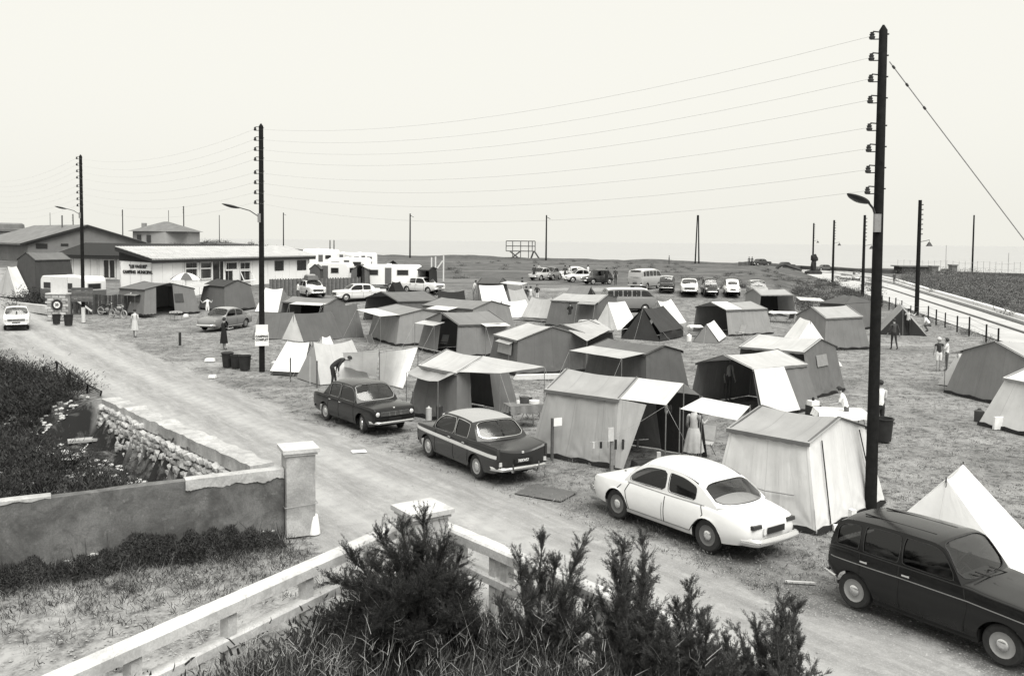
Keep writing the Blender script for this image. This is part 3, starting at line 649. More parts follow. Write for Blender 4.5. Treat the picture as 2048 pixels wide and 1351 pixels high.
# ------------------------------------------------------------------ people
def person(name, label, loc, face, h=1.7, top=.5, bottom=.1, skin=.32, hair=.03, shoe=.06, lean=0.0, legL=(0, 0), legR=(0, 0), armL=(8, 8, 12), armR=(8, 8, 12),
           skirt=None, sleeves=.35, shorts=False, child=False, head_fwd=0.0, longhair=False, sit=None, fem=False):
    """face: direction looked at (degrees, 0 = +X). leg = (thigh forward, knee bend), arm = (forward, out, elbow) in degrees"""
    s = h / 1.7; hs = 1.18 if child else 1.0
    def rotv(v, lat, ax='Y'): return Matrix.Rotation(R(lat), 3, ax) @ v
    lg = 0.0
    P = {}; rad = {}; seg = []
    ln = lean; hip = Vector((0, 0, 0))
    Tq = Matrix.Rotation(R(ln), 3, 'Y')
    def t(v): return hip + Tq @ Vector(v)
    sw = .155 if fem else .18; ww = .085 if fem else .095
    nodes = []
    def nd(p, r, tagn): nodes.append((p, r, tagn)); return len(nodes) - 1
    edges = []
    pel = nd(hip + Vector((0, 0, 0)), .125 if not fem else .13, 'b'); wa = nd(t((0, 0, .16)), ww + .02, 't'); ch = nd(t((.01, 0, .36)), .125, 't'); nk0 = nd(t((0, 0, .50)), .075, 't')
    nk = nd(t((.015 + .04 * head_fwd, 0, .565)), .05, 's'); h0 = nd(t((.035 + .1 * head_fwd, 0, .63 - .02 * head_fwd)), .07 * hs, 's'); h1 = nd(t((.035 + .14 * head_fwd, 0, .71 - .03 * head_fwd)), .09 * hs, 's'); h2 = nd(t((.02 + .16 * head_fwd, 0, .785 - .05 * head_fwd)), .075 * hs, 's')
    edges += [(pel, wa), (wa, ch), (ch, nk0), (nk0, nk), (nk, h0), (h0, h1), (h1, h2)]
    feet = []
    for sg, lgp in ((1, legL), (-1, legR)):
        d = Matrix.Rotation(R(-lgp[0]), 3, 'Y') @ Vector((0, 0, -1)); d2 = Matrix.Rotation(R(-lgp[0] + lgp[1]), 3, 'Y') @ Vector((0, 0, -1))
        a = hip + Vector((0, sg * .085, -.05)); k = a + d * .40; an = k + d2 * .41; tt = 'b'
        i0 = nd(a, .088, tt); i1 = nd(lerp(a, k, .5), .075, tt if not skirt else 's'); i2 = nd(k, .054, 's' if (shorts or skirt) else tt); i3 = nd(lerp(k, an, .35), .053, 's' if (shorts or skirt) else tt); i4 = nd(an, .036, 's' if (shorts or skirt) else tt)
        ft = Matrix.Rotation(R((-lgp[0] + lgp[1]) * .35), 3, 'Y') @ Vector((1, 0, 0)); i5 = nd(an + Vector((0, 0, -.035)) + ft * .02, .042, 'f'); i6 = nd(an + ft * .15 + Vector((0, 0, -.05)), .034, 'f')
        edges += [(pel, i0), (i0, i1), (i1, i2), (i2, i3), (i3, i4), (i4, i5), (i5, i6)]; feet.append(min(an.z - .08, (an + ft * .15).z - .085))
    hands = []
    for sg, ap in ((1, armL), (-1, armR)):
        sh_ = t((0, sg * sw, .455)); M1 = Tq @ Matrix.Rotation(R(-ap[0]), 3, 'Y') @ Matrix.Rotation(R(sg * ap[1]), 3, 'X'); d = M1 @ Vector((0, 0, -1))
        M2 = Tq @ Matrix.Rotation(R(-ap[0] - ap[2]), 3, 'Y') @ Matrix.Rotation(R(sg * ap[1] * .6), 3, 'X'); d2 = M2 @ Vector((0, 0, -1))
        el = sh_ + d * .28; wr = el + d2 * .24; pm = wr + d2 * .075
        i0 = nd(sh_, .062, 't'); i1 = nd(lerp(sh_, el, .45), .05, 't' if sleeves > .2 else 's'); i2 = nd(el, .041, 't' if sleeves > .6 else 's'); i3 = nd(lerp(el, wr, .4), .039, 't' if sleeves > .8 else 's'); i4 = nd(wr, .026, 's'); i5 = nd(pm, .034, 's')
        edges += [(nk0, i0), (i0, i1), (i1, i2), (i2, i3), (i3, i4), (i4, i5)]; hands.append((pm, d2, M2, sg))
    bm = bmesh.new(); ly = bm.verts.layers.skin.verify(); bv = []
    for i, (p, r, _) in enumerate(nodes):
        v = bm.verts.new(p); v[ly].radius = (r, r); v[ly].use_root = (i == 0); bv.append(v)
    for a, b in edges: bm.edges.new((bv[a], bv[b]))
    me = bpy.data.meshes.new('tmp'); bm.to_mesh(me); bm.free(); o = bpy.data.objects.new('tmp', me); COL.objects.link(o)
    o.modifiers.new('s', 'SKIN'); q = o.modifiers.new('u', 'SUBSURF'); q.levels = 1
    dg = bpy.context.evaluated_depsgraph_get(); em = bpy.data.meshes.new_from_object(o.evaluated_get(dg)); bpy.data.objects.remove(o); bpy.data.meshes.remove(me)
    idx = {'s': 0, 't': 1, 'b': 2, 'f': 3}
    mb = MB(); mb.v = [tuple(v.co) for v in em.vertices]
    segs = [(Vector(nodes[a][0]), Vector(nodes[b][0]), nodes[a][1], nodes[b][1], nodes[a][2], nodes[b][2]) for a, b in edges]
    for p in em.polygons:
        c = p.center; best = 1e9; bt_ = 's'
        for a, b, ra, rb, ta, tb in segs:
            d = b - a; u = max(0, min(1, (c - a).dot(d) / d.length_squared)); ds = (c - a - d * u).length / lerp(ra, rb, u)
            if ds < best: best = ds; bt_ = ta if u < .5 else tb
        mb.f.append(tuple(p.vertices)); mb.m.append(idx[bt_])
    bpy.data.meshes.remove(em)
    for pm, d2, M2, sg in hands:            # fingers, unequal and slightly curled, and a thumb off the side of the palm
        for k, ln_ in enumerate((.062, .074, .07, .055)):
            off = M2 @ Vector(((k - 1.5) * .017, 0, 0)); a = pm + off + d2 * .015; cr = M2 @ Vector((.0, -sg * .02, 0))
            mb.tube([a, a + d2 * ln_ * .6, a + d2 * ln_ + cr], [.0085, .008, .006], 5, 0)
        th = pm + M2 @ Vector((.028, 0, 0)) - d2 * .02; mb.tube([th, th + M2 @ Vector((.022, 0, 0)) + d2 * .03, th + M2 @ Vector((.02, 0, 0)) + d2 * .06], [.011, .0095, .007], 5, 0)
    hc = nodes[h1][0]; up = Tq @ Vector((0, 0, 1)); fw = Tq @ Vector((1, 0, 0))
    mb.tube([hc + fw * .085 * hs + up * .012, hc + fw * .108 * hs - up * .022], [.008, .016], 5, 0)          # nose
    for sg in (1, -1):
        mb.ico(hc + Vector((0, sg * .086 * hs, 0)), (.016, .01, .028), 0, 1); mb.ico(hc + fw * .082 * hs + Vector((0, sg * .032, 0)) + up * .018, (.008, .012, .008), 3, 1)
    mb.ico(hc + fw * .085 * hs - up * .05, (.006, .024, .007), 3, 1)
    root = thing(name, label, 'person', (loc[0], loc[1], loc[2] if len(loc) > 2 else 0), R(face))
    dz = -min(feet) if sit is None else sit; S_ = Matrix.Scale(s, 4) @ Matrix.Translation((0, 0, dz))
    mb.v = [tuple(S_ @ Vector(v)) for v in mb.v]
    mb.build('body', [grey(skin, .6, .1), grey(top, .85, .15, 8), grey(bottom, .85, .15, 8), grey(shoe, .7, .2)], root, smooth=180)
    hm = MB(); hz = h2; hp = nodes[h1][0] + up * .035 * hs - fw * .012
    bmh = bmesh.new(); bmesh.ops.create_icosphere(bmh, subdivisions=2, radius=1)
    keep = [v for v in bmh.verts]
    vv = []
    for v in bmh.verts:
        c = v.co; k = 1 + .06 * math.sin(c.x * 9 + c.y * 7); x = c.x * .108 * hs * k; y = c.y * .1 * hs * k; z = c.z * .1 * hs
        if c.x > .25 and c.z < .35: x = min(x, .05); z = max(z, .03)
        if c.z < -.2: z = -.06 * hs * (2.2 if longhair else 1)
        vv.append(S_ @ (hp + Tq @ Vector((x, y, z))))
    hm.add(vv, [tuple(v.index for v in f.verts) for f in bmh.faces]); bmh.free(); hm.build('hair', grey(hair, .7, .3, 30), root, smooth=180)
    if skirt:
        g_, l_, fl_ = skirt; k = MB(); n = 28
        def f(u, v):
            a = 2 * math.pi * u; fold = 1 + .07 * math.sin(a * 9) * v; rx = lerp(.115, fl_, v ** .8) * fold; ry = lerp(.14, fl_ * 1.05, v ** .8) * fold
            return S_ @ (hip + Vector((rx * math.cos(a), ry * math.sin(a), lerp(.14, .14 - l_, v))))
        k.grid(f, n * 3, 6); k.build('skirt', grey(g_, .85, .1, 10), root, smooth=180)
    return root
# ------------------------------------------------------------------ tents
def norm(a, b, c): return (b - a).cross(c - a).normalized()
def cloth(mb, top, bot, nu=12, nv=8, sag=0.0, wr=.012, m=0, lift=0.0, seed=None, pegs=0.0):
    """cloth panel between two edge curves top(u), bot(u); folds hang from the top edge"""
    sd = random.random() * 50 if seed is None else seed
    A, B, C = top(0), top(1), bot(.5); n = (B - A).cross(C - A)
    n = n.normalized() if n.length > 1e-6 else Vector((0, 0, 1))
    if n.z < 0: n = -n
    Lu = (B - A).length; Lv = (bot(.5) - top(.5)).length
    if pegs: nu, nv = max(nu, int((bot(1) - bot(0)).length / .055)), max(nv, int(Lv / .07))
    Lb = (bot(1) - bot(0)).length; npg = max(1, round(Lb / .8))
    def f(u, v):
        p = lerp(top(u), bot(u), v); e = math.sin(math.pi * u) * math.sin(math.pi * v)
        fo = noise.noise(Vector((u * Lu * 2.4 + sd, v * Lv * .5, sd))) * (0.25 + .75 * math.sin(math.pi * min(1, max(0, v)))) * min(1, 6 * u, 6 * (1 - u))
        if pegs:                                # creases fan out from the pegs and from the eave corners
            for i in range(npg + 1):
                dx = (u - i / npg) * Lb; dy = (1 - v) * Lv; r_ = math.hypot(dx, dy)
                if r_ < 1.3: fo += pegs * math.sin(math.atan2(dy, dx) * 11 + i * 2 + sd) * math.exp(-r_ / .5) * min(1, r_ / .12) / max(wr, .004) * .5
            for i in (0, 1):
                dx = (u - i) * Lu; dy = v * Lv; r_ = math.hypot(dx, dy)
                if r_ < 1.0: fo += pegs * math.sin(math.atan2(dy, dx) * 9 + sd) * math.exp(-r_ / .35) * min(1, r_ / .1) / max(wr, .004) * .5
        return p - n * (sag * e) + n * (fo * wr * 2 + lift)
    mb.grid(f, nu, nv, m, lambda u, v: (u * Lu + sd, v * Lv)); return mb
class Tent:
    def __init__(s, name, label, at, cat='tent', group=None):
        s.o = flat(at); s.root = thing(name, label, cat, s.o, 0, group); s.solid = []
    def part(s, name, mb, mat, smooth=60):
        mb.v = [tuple(Vector(v) - s.o) for v in mb.v]; return mb.build(name, mat, s.root, smooth=smooth)
    def quad(s, name, A, B, C, D, g, sag=.04, wr=.012, nu=10, nv=8, **k):
        mb = MB(); cloth(mb, lambda u: lerp(A, B, u), lambda u: lerp(D, C, u), nu, nv, sag, wr); return s.part(name, mb, canvas(g, **k))
    def pole(s, a, b, r=.014, m=None): return s.part('pole', MB().tube([a, b], r, 6), m or TUBE_M)
    def rope(s, a, b, r=.005): return s.part('guy_rope', MB().tube([a, lerp(a, b, .5) - Vector((0, 0, .03)), b], r, 4), ROPE)
def V3(p): return W(p[0], p[1], p[2])
def frame_tent(name, label, eave, he, hr, ridge='u', flare=.25, roof=.5, wall=.3, walls='FFFF', hip=0.0, wall2=None, depth=None, over=.07, flap=True, wr=.014, front_band=None, doors=None, awn=(), wins=(), sagr=.09, curtain=None, pegs=0.0):
    P0, P1 = W(*eave[0], he), W(*eave[1], he)
    u = (P1 - P0); L = u.length; u.normalize(); pv = Vector((-u.y, u.x, 0))
    if depth is not None: d = depth
    else: d = (W(*eave[2], he) - P1).dot(pv)
    P2 = P1 + pv * d; P3 = P0 + pv * d; sgn = 1 if d > 0 else -1; Z = Vector((0, 0, 1)); c = (P0 + P1 + P2 + P3) / 4
    T = Tent(name, label, c); T.P = (P0, P1, P2, P3)
    outs = [-pv * sgn, u, pv * sgn, -u]; fl = flare if isinstance(flare, (tuple, list)) else (flare,) * 4
    cs = [P0, P1, P2, P3]
    gz = rise(c.x, c.y)
    for q in (P0, P1, P2, P3): q.z = gz + he + random.uniform(-.05, .05)
    def down(p): return Vector((p.x, p.y, gz))
    base = [down(P0 + outs[0] * fl[0] + outs[3] * fl[3]), down(P1 + outs[0] * fl[0] + outs[1] * fl[1]), down(P2 + outs[2] * fl[2] + outs[1] * fl[1]), down(P3 + outs[2] * fl[2] + outs[3] * fl[3])]
    T.base = base
    rs = hr - he
    def topz(w, t):
        gab = (w in (1, 3)) == (ridge == 'u')
        return Z * (rs * (1 - abs(2 * t - 1)) if gab and not hip else 0)
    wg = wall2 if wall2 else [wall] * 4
    doors = doors or {}
    for w in range(4):
        if walls[w] in 'O.': continue
        a, b = cs[w], cs[(w + 1) % 4]; ba, bb = base[w], base[(w + 1) % 4]
        spans = [(0, 1)] if w not in doors else [(0, doors[w][0]), (doors[w][1], 1)]
        if walls[w] == 'H': spans = [(0, .5)]
        for (s0, s1) in spans:
            if s1 - s0 < .02: continue
            mb = MB(); f_t = lambda q, a=a, b=b, w=w, s0=s0, s1=s1: lerp(a, b, lerp(s0, s1, q)) + topz(w, lerp(s0, s1, q)); f_b = lambda q, ba=ba, bb=bb, s0=s0, s1=s1: lerp(ba, bb, lerp(s0, s1, q)) + Z * .02
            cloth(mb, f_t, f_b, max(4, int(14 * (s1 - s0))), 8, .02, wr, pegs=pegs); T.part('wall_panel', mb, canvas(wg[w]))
        if flap:
            for (s0, s1) in spans:
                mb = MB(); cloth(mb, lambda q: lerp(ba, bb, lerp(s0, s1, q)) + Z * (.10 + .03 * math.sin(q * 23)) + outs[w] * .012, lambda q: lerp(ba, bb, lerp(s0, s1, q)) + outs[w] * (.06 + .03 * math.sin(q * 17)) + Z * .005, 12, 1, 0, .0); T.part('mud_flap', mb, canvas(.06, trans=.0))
    # roof
    if ridge == 'u': r0, r1 = (P0 + P3) / 2 + Z * rs + u * hip, (P1 + P2) / 2 + Z * rs - u * hip
    else: r0, r1 = (P0 + P1) / 2 + Z * rs + pv * sgn * hip, (P3 + P2) / 2 + Z * rs - pv * sgn * hip
    T.ridge = (r0, r1)
    ov = over
    lf = Z * .022
    if ridge == 'u':
        panels = [(r0, r1, P1, P0, outs[0]), (r1, r0, P3, P2, outs[2])]; ends = [(r1, P1, P2), (r0, P3, P0)]; ax = u
    else:
        panels = [(r0, r1, P3, P0, outs[3]), (r1, r0, P1, P2, outs[1])]; ends = [(r0, P0, P1), (r1, P2, P3)]; ax = pv * sgn
    for (a, b, e1, e0, out) in panels:
        sg_ = (b - a).normalized()
        eo = out * ov - Z * (ov * rs / (max(.3, (e0 - a).length))) * .8
        A, B, C, D = a - sg_ * (ov if not hip else 0) + lf, b + sg_ * (ov if not hip else 0) + lf, e1 + sg_ * ov + eo + lf, e0 - sg_ * ov + eo + lf
        mb = MB(); cloth(mb, lambda q: lerp(A, B, q) - Z * (.06 * math.sin(math.pi * q)), lambda q: lerp(D, C, q), 12, 7, sagr, .014, pegs=pegs * .35)
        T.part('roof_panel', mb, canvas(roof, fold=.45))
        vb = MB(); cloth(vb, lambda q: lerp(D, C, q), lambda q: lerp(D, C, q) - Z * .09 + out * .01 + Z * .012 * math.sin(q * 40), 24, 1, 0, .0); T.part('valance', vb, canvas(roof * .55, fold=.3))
    if hip:
        for (r_, a, b) in ends:
            mb = MB(); mb.add([r_ + lf, a + lf, b + lf], [(0, 1, 2)]); mb.uv = {0: (0, 0), 1: (0, 1), 2: (1, 1)}; T.part('roof_panel', mb, canvas(roof, fold=.45))
    else:
        for (r_, a, b) in ends:                 # taped edge of the gable
            mb = MB(); mb.tube([a + lf, r_ + lf * 1.4, b + lf], .022, 5); T.part('roof_edge', mb, canvas(roof * .6))
    for (w, s0, s1, ln, drop, g_) in awn:       # lean-to canopies on two poles
        a, b = lerp(cs[w], cs[(w + 1) % 4], s0), lerp(cs[w], cs[(w + 1) % 4], s1)
        if (w in (1, 3)) == (ridge == 'u') and s0 < .5 < s1 and not hip: pass
        o = outs[w]; c1, c0 = b + o * ln - Z * drop, a + o * ln - Z * drop
        a, b = a + lf * 1.8, b + lf * 1.8
        mb = MB(); cloth(mb, lambda q: lerp(a, b, q), lambda q: lerp(c0, c1, q), 12, 8, .09, .015); T.part('awning', mb, canvas(g_, trans=.15, fold=.5))
        for q in (c0, c1):
            q2 = q - o * .03 + Z * .03; T.pole(q2, down(q2)); T.rope(q2, down(q2 + o * .9))
    for (w, s0, s1, z0, z1, g_, aw) in wins:    # windows with a rolled or lifted flap
        def wp(t, z, off):
            k = z / he; return lerp(lerp(base[w], base[(w + 1) % 4], t), lerp(cs[w], cs[(w + 1) % 4], t), k) + outs[w] * off
        mb = MB(); mb.add([wp(s0, z0, .07), wp(s1, z0, .07), wp(s1, z1, .07), wp(s0, z1, .07)], [(0, 1, 2, 3)]); T.part('window', mb, grey(g_, .5))
        if aw:
            A, B = wp(s0 - .02, z1, .04), wp(s1 + .02, z1, .04); C, D = B + outs[w] * aw - Z * .1, A + outs[w] * aw - Z * .1
            T.quad('window_flap', A, B, C, D, max(wall, roof * .9), .05, .01); T.pole(C, down(C) , .01)
    T.outs = outs; T.cs = cs
    return T
def ridge_tent(name, label, a, b, h, w, g=.6, ge=None, ends='FF', sag=.08, hw=0.0, splay=.25, wr=.02, h2=None, dark_in=True, pole=True, wl=None, group=None, pegs=0.0):
    """a, b: photo positions of the two ridge ends at height h; w: half width on the ground"""
    h2 = h2 or h; A, B = W(*a, h), W(*b, h2) if not isinstance(b, Vector) else b
    ge = g if ge is None else ge; d = (B - A); d.z = 0; d.normalize(); n = Vector((-d.y, d.x, 0)); Z = Vector((0, 0, 1)); T = Tent(name, label, (A + B) / 2, group=group); wl = wl or w
    gz = rise(A.x, A.y); gA, gB = Vector((A.x, A.y, gz)), Vector((B.x, B.y, gz)); A.z = gz + h; B.z = gz + h2
    for sg, ww in ((1, w), (-1, wl)):
        e0, e1 = gA - d * splay + n * sg * ww + Z * hw, gB + d * splay + n * sg * ww + Z * hw
        mb = MB(); cloth(mb, lambda q: lerp(A, B, q) - Z * sag * math.sin(math.pi * q), lambda q: lerp(e0, e1, q), 12, 8, .05, wr, pegs=pegs); T.part('roof_panel', mb, canvas(g, trans=.06))
        if hw:
            mb = MB(); cloth(mb, lambda q: lerp(e0, e1, q) - n * sg * .04, lambda q: lerp(e0, e1, q) - Z * (hw - .02) - n * sg * .02, 12, 3, .0, wr * 1.5); T.part('wall_panel', mb, canvas(ge, trans=.1))
        for q in (.1, .9):
            p = lerp(e0, e1, q)
            if hw: T.rope(p, Vector((p.x, p.y, gz)) + n * sg * .6)
    for i, (P, gp, dd) in enumerate(((A, gA, -d), (B, gB, d))):
        if pole: T.pole(P + dd * .03 + Z * .05, gp + dd * .05, .014, WOOD)
        T.rope(P, gp + dd * (splay + .9))
        if ends[i] == 'O': continue
        lft, rgt, mid = gp + dd * splay + n * w + Z * hw, gp + dd * splay - n * wl + Z * hw, gp + dd * (splay + .05)
        for q, e in enumerate((lft, rgt)):
            if ends[i] == 'H' and q == 1: continue
            eb = Vector((e.x, e.y, gz))
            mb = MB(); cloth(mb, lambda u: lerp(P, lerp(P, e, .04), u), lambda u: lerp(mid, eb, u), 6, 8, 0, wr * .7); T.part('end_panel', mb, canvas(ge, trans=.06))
    return T
def sheet(name, label, pts, g, sag=.12, poles=(0, 1, 2, 3), cat='canopy', wr=.02, trans=.12):
    q = [V3(p) if not isinstance(p, Vector) else p for p in pts]; c = sum(q, Vector()) / 4; T = Tent(name, label, c, cat)
    mb = MB(); cloth(mb, lambda u: lerp(q[0], q[1], u), lambda u: lerp(q[3], q[2], u), 14, 10, sag, wr); T.part('cloth', mb, canvas(g, trans=trans))
    for i in poles: T.pole(q[i] + Vector((0, 0, .03)), flat(q[i]))
    return T
# ------------------------------------------------------------------ ground, road, sea
def poly_dist(X, Y, pts):
    d = np.full(X.shape, 1e9); s = np.zeros(X.shape); acc = 0.0
    for (x1, y1), (x2, y2) in zip(pts, pts[1:]):
        ex, ey = x2 - x1, y2 - y1; L2 = ex * ex + ey * ey; t = np.clip(((X - x1) * ex + (Y - y1) * ey) / L2, 0, 1)
        q = np.hypot(X - x1 - t * ex, Y - y1 - t * ey); m = q < d; d = np.where(m, q, d); s = np.where(m, acc + t * math.sqrt(L2), s); acc += math.sqrt(L2)
    return d, s
def in_poly(X, Y, pts):
    r = np.zeros(X.shape, bool); j = len(pts) - 1
    for i in range(len(pts)):
        xi, yi = pts[i]; xj, yj = pts[j]; c = ((yi > Y) != (yj > Y)) & (X < (xj - xi) * (Y - yi) / (yj - yi + 1e-12) + xi); r ^= c; j = i
    return r
def xy(px, py): p = W(px, py); return (p.x, p.y)
ROADC = [(-75, 125), (-45, 78), (-28.5, 55), (-14.6, 35.6), (-5.2, 23.2), (0.6, 16.0), (5.2, 9.6), (12, 0), (20, -11)]
# walls that frame the neglected plot on the left
PIL1 = Vector(xy(597, 1063) + (0,)); PIL2 = W(845, 1003, 1.83); PIL2.z = 0
WALL_L = PIL1 + (Vector((-8.9, 15.67, 0)) - PIL1) * 2.1                      # plaster wall runs from the gate pillar to here, off the picture
SW0, SW1 = Vector(xy(203, 800) + (0,)), Vector(xy(500, 935) + (0,))   # rubble wall along the road
LOT = [(SW0.x, SW0.y), (SW1.x + .2, SW1.y), (PIL1.x - .2, PIL1.y), (WALL_L.x, WALL_L.y), (-30, 8), (-60, 60), (-36, 52), (-24.5, 42)]
COAST = [(-900, 1200), (-300, 430), (-110, 290), xy(750, 512.5), xy(900, 515), xy(1100, 520), xy(1300, 524.5), xy(1480, 529), (69, 228), (85, 212), (98, 181), (120, 130), (170, 60), (300, -60), (900, -300)]
cx_ = np.array([c[0] for c in COAST]); cy_ = np.array([c[1] for c in COAST])
def smooth01(x): x = np.clip(x, 0, 1); return x * x * (3 - 2 * x)
def fbm(X, Y, sc, seed=0.0):
    f = np.frompyfunc(lambda a, b: noise.fractal(Vector((a * sc + seed, b * sc, seed)), 1.0, 2.0, 4), 2, 1); return f(X, Y).astype(float)
PROM_N = [xy(*p) for p in ((2200, 752), (2060, 702), (1960, 668), (1850, 630), (1765, 600), (1700, 578), (1655, 562), (1615, 549))]
PROM_F = [xy(*p) for p in ((2200, 688), (2060, 642), (1960, 611), (1850, 579), (1795, 562), (1745, 551), (1690, 545.5), (1600, 541))]
def spread(a, b, fine, lo, hi, g):
    m = list(np.arange(lo, hi, fine)); st = fine; x = lo
    while x > a: st *= g; x -= st; m.insert(0, x)
    st = fine; x = m[-1]
    while x < b: st *= g; x += st; m.append(x)
    return np.array(m)
def height(X, Y):
    lot = in_poly(X, Y, LOT); dl, _ = poly_dist(X, Y, LOT + [LOT[0]])
    dw = np.minimum(poly_dist(X, Y, [(SW0.x, SW0.y), (SW1.x + .2, SW1.y)])[0], poly_dist(X, Y, [(PIL1.x - .2, PIL1.y), (WALL_L.x, WALL_L.y)])[0]); wdt = np.where(dw < dl + .02, .35, 3.0)
    z = -1.45 * np.where(lot, smooth01(dl / wdt), 0)
    hl = 3.6 * np.exp(-((X + 76) / 26) ** 2 - ((Y - 222) / 45) ** 2)          # low scrub-covered hill behind the huts
    t = smooth01((Y - 66) / 22); z = z + hl + 1.6 * t * (1 - smooth01((X / np.maximum(Y, 1) - .27) / .06))
    return z
def ground_z(x, y): return float(height(np.array([float(x)]), np.array([float(y)]))[0])
def build_ground():
    gx = spread(-900, 900, .42, -42, 46, 1.16); gy = spread(-40, 1600, .42, 4, 72, 1.06)
    X, Y = np.meshgrid(gx, gy, indexing='ij'); Y = np.minimum(Y, np.interp(X, cx_, cy_))
    Z = height(X, Y); near = (np.abs(X) < 60) & (Y < 120) & (Y > 0)
    nz = np.zeros(X.shape); lotn = in_poly(X, Y, LOT) & near; nz[near] = fbm(X[near], Y[near], .45) * .035 + fbm(X[near], Y[near], 2.2, 5) * .012; nz[lotn] += fbm(X[lotn], Y[lotn], .9, 8) * .35; Z = Z + nz - .03
    dr, sr = poly_dist(X, Y, ROADC); hw = 2.75
    w = fbm(X, Y, .35, 3) * .8
    road = smooth01(1 - (dr + w * .8 - hw + .7) / 1.6)
    Z = Z - .04 * road * (1 - smooth01(np.abs(dr - .9) / .4)) * .6                     # shallow wheel tracks
    drive = [(PIL1.x, PIL1.y), (PIL2.x, PIL2.y), (-9.5, 6.5), (-16, 4), (-16, 14)]
    lot = in_poly(X, Y, LOT).astype(float)
    gravel = smooth01(1 - (dr - hw - .2 + w * .5) / 2.2) * (Y < 24) * (Y < 40)         # stony verge where the cars stand
    path = in_poly(X, Y, drive).astype(float)
    far = smooth01((Y - 62 + w * 6) / 45) * (1 - smooth01((Y - 400) / 300) * .3)
    for (px, py, rx, ry, k) in ((375, 727, 1.9, 1.0, .95), (395, 752, .8, .5, .7), (1790, 688, 2.6, .7, .7), (1210, 578, 7, 2.2, .6), (1440, 560, 14, 4, .35), (1860, 800, 1.6, .7, .35), (1880, 890, 2.2, 1.0, .3)):
        c = W(px, py); road = np.maximum(road, k * smooth01(1.6 - np.hypot((X - c.x) / rx, (Y - c.y) / ry) + w * .3))
    gl = smooth01(1 - np.abs(dr - .95) / .55) * road                                    # paler wheel tracks
    n0, n1 = X.shape; V = np.stack([X, Y, Z], -1).reshape(-1, 3)
    I = np.arange(n0 * n1).reshape(n0, n1); F = np.stack([I[:-1, :-1], I[1:, :-1], I[1:, 1:], I[:-1, 1:]], -1).reshape(-1, 4)
    ok = (np.abs(V[F[:, 2], 1] - V[F[:, 1], 1]) + np.abs(V[F[:, 3], 1] - V[F[:, 0], 1])) > 1e-3; F = F[ok]
    rf = road.reshape(-1)[F].mean(1); drf = dr.reshape(-1)[F].mean(1)
    gm = ground_material()
    for nm, sel, lab in (('ground', ~((drf < 3.3) & (rf > .02)), None), ('dirt_road', (drf < 3.3) & (rf > .02), None)):
        f = F[sel]; u, inv = np.unique(f, return_inverse=True); me = bpy.data.meshes.new(nm); me.from_pydata(V[u].tolist(), [], inv.reshape(-1, 4).tolist())
        for an, arr in (('road', road), ('lot', lot), ('gravel', gravel), ('path', path), ('far', far), ('track', gl)):
            a = me.attributes.new(an, 'FLOAT', 'POINT'); a.data.foreach_set('value', arr.reshape(-1)[u].astype(np.float32))
        me.materials.append(gm); me.shade_smooth(); tag(link(bpy.data.objects.new(nm, me)), kind='structure')
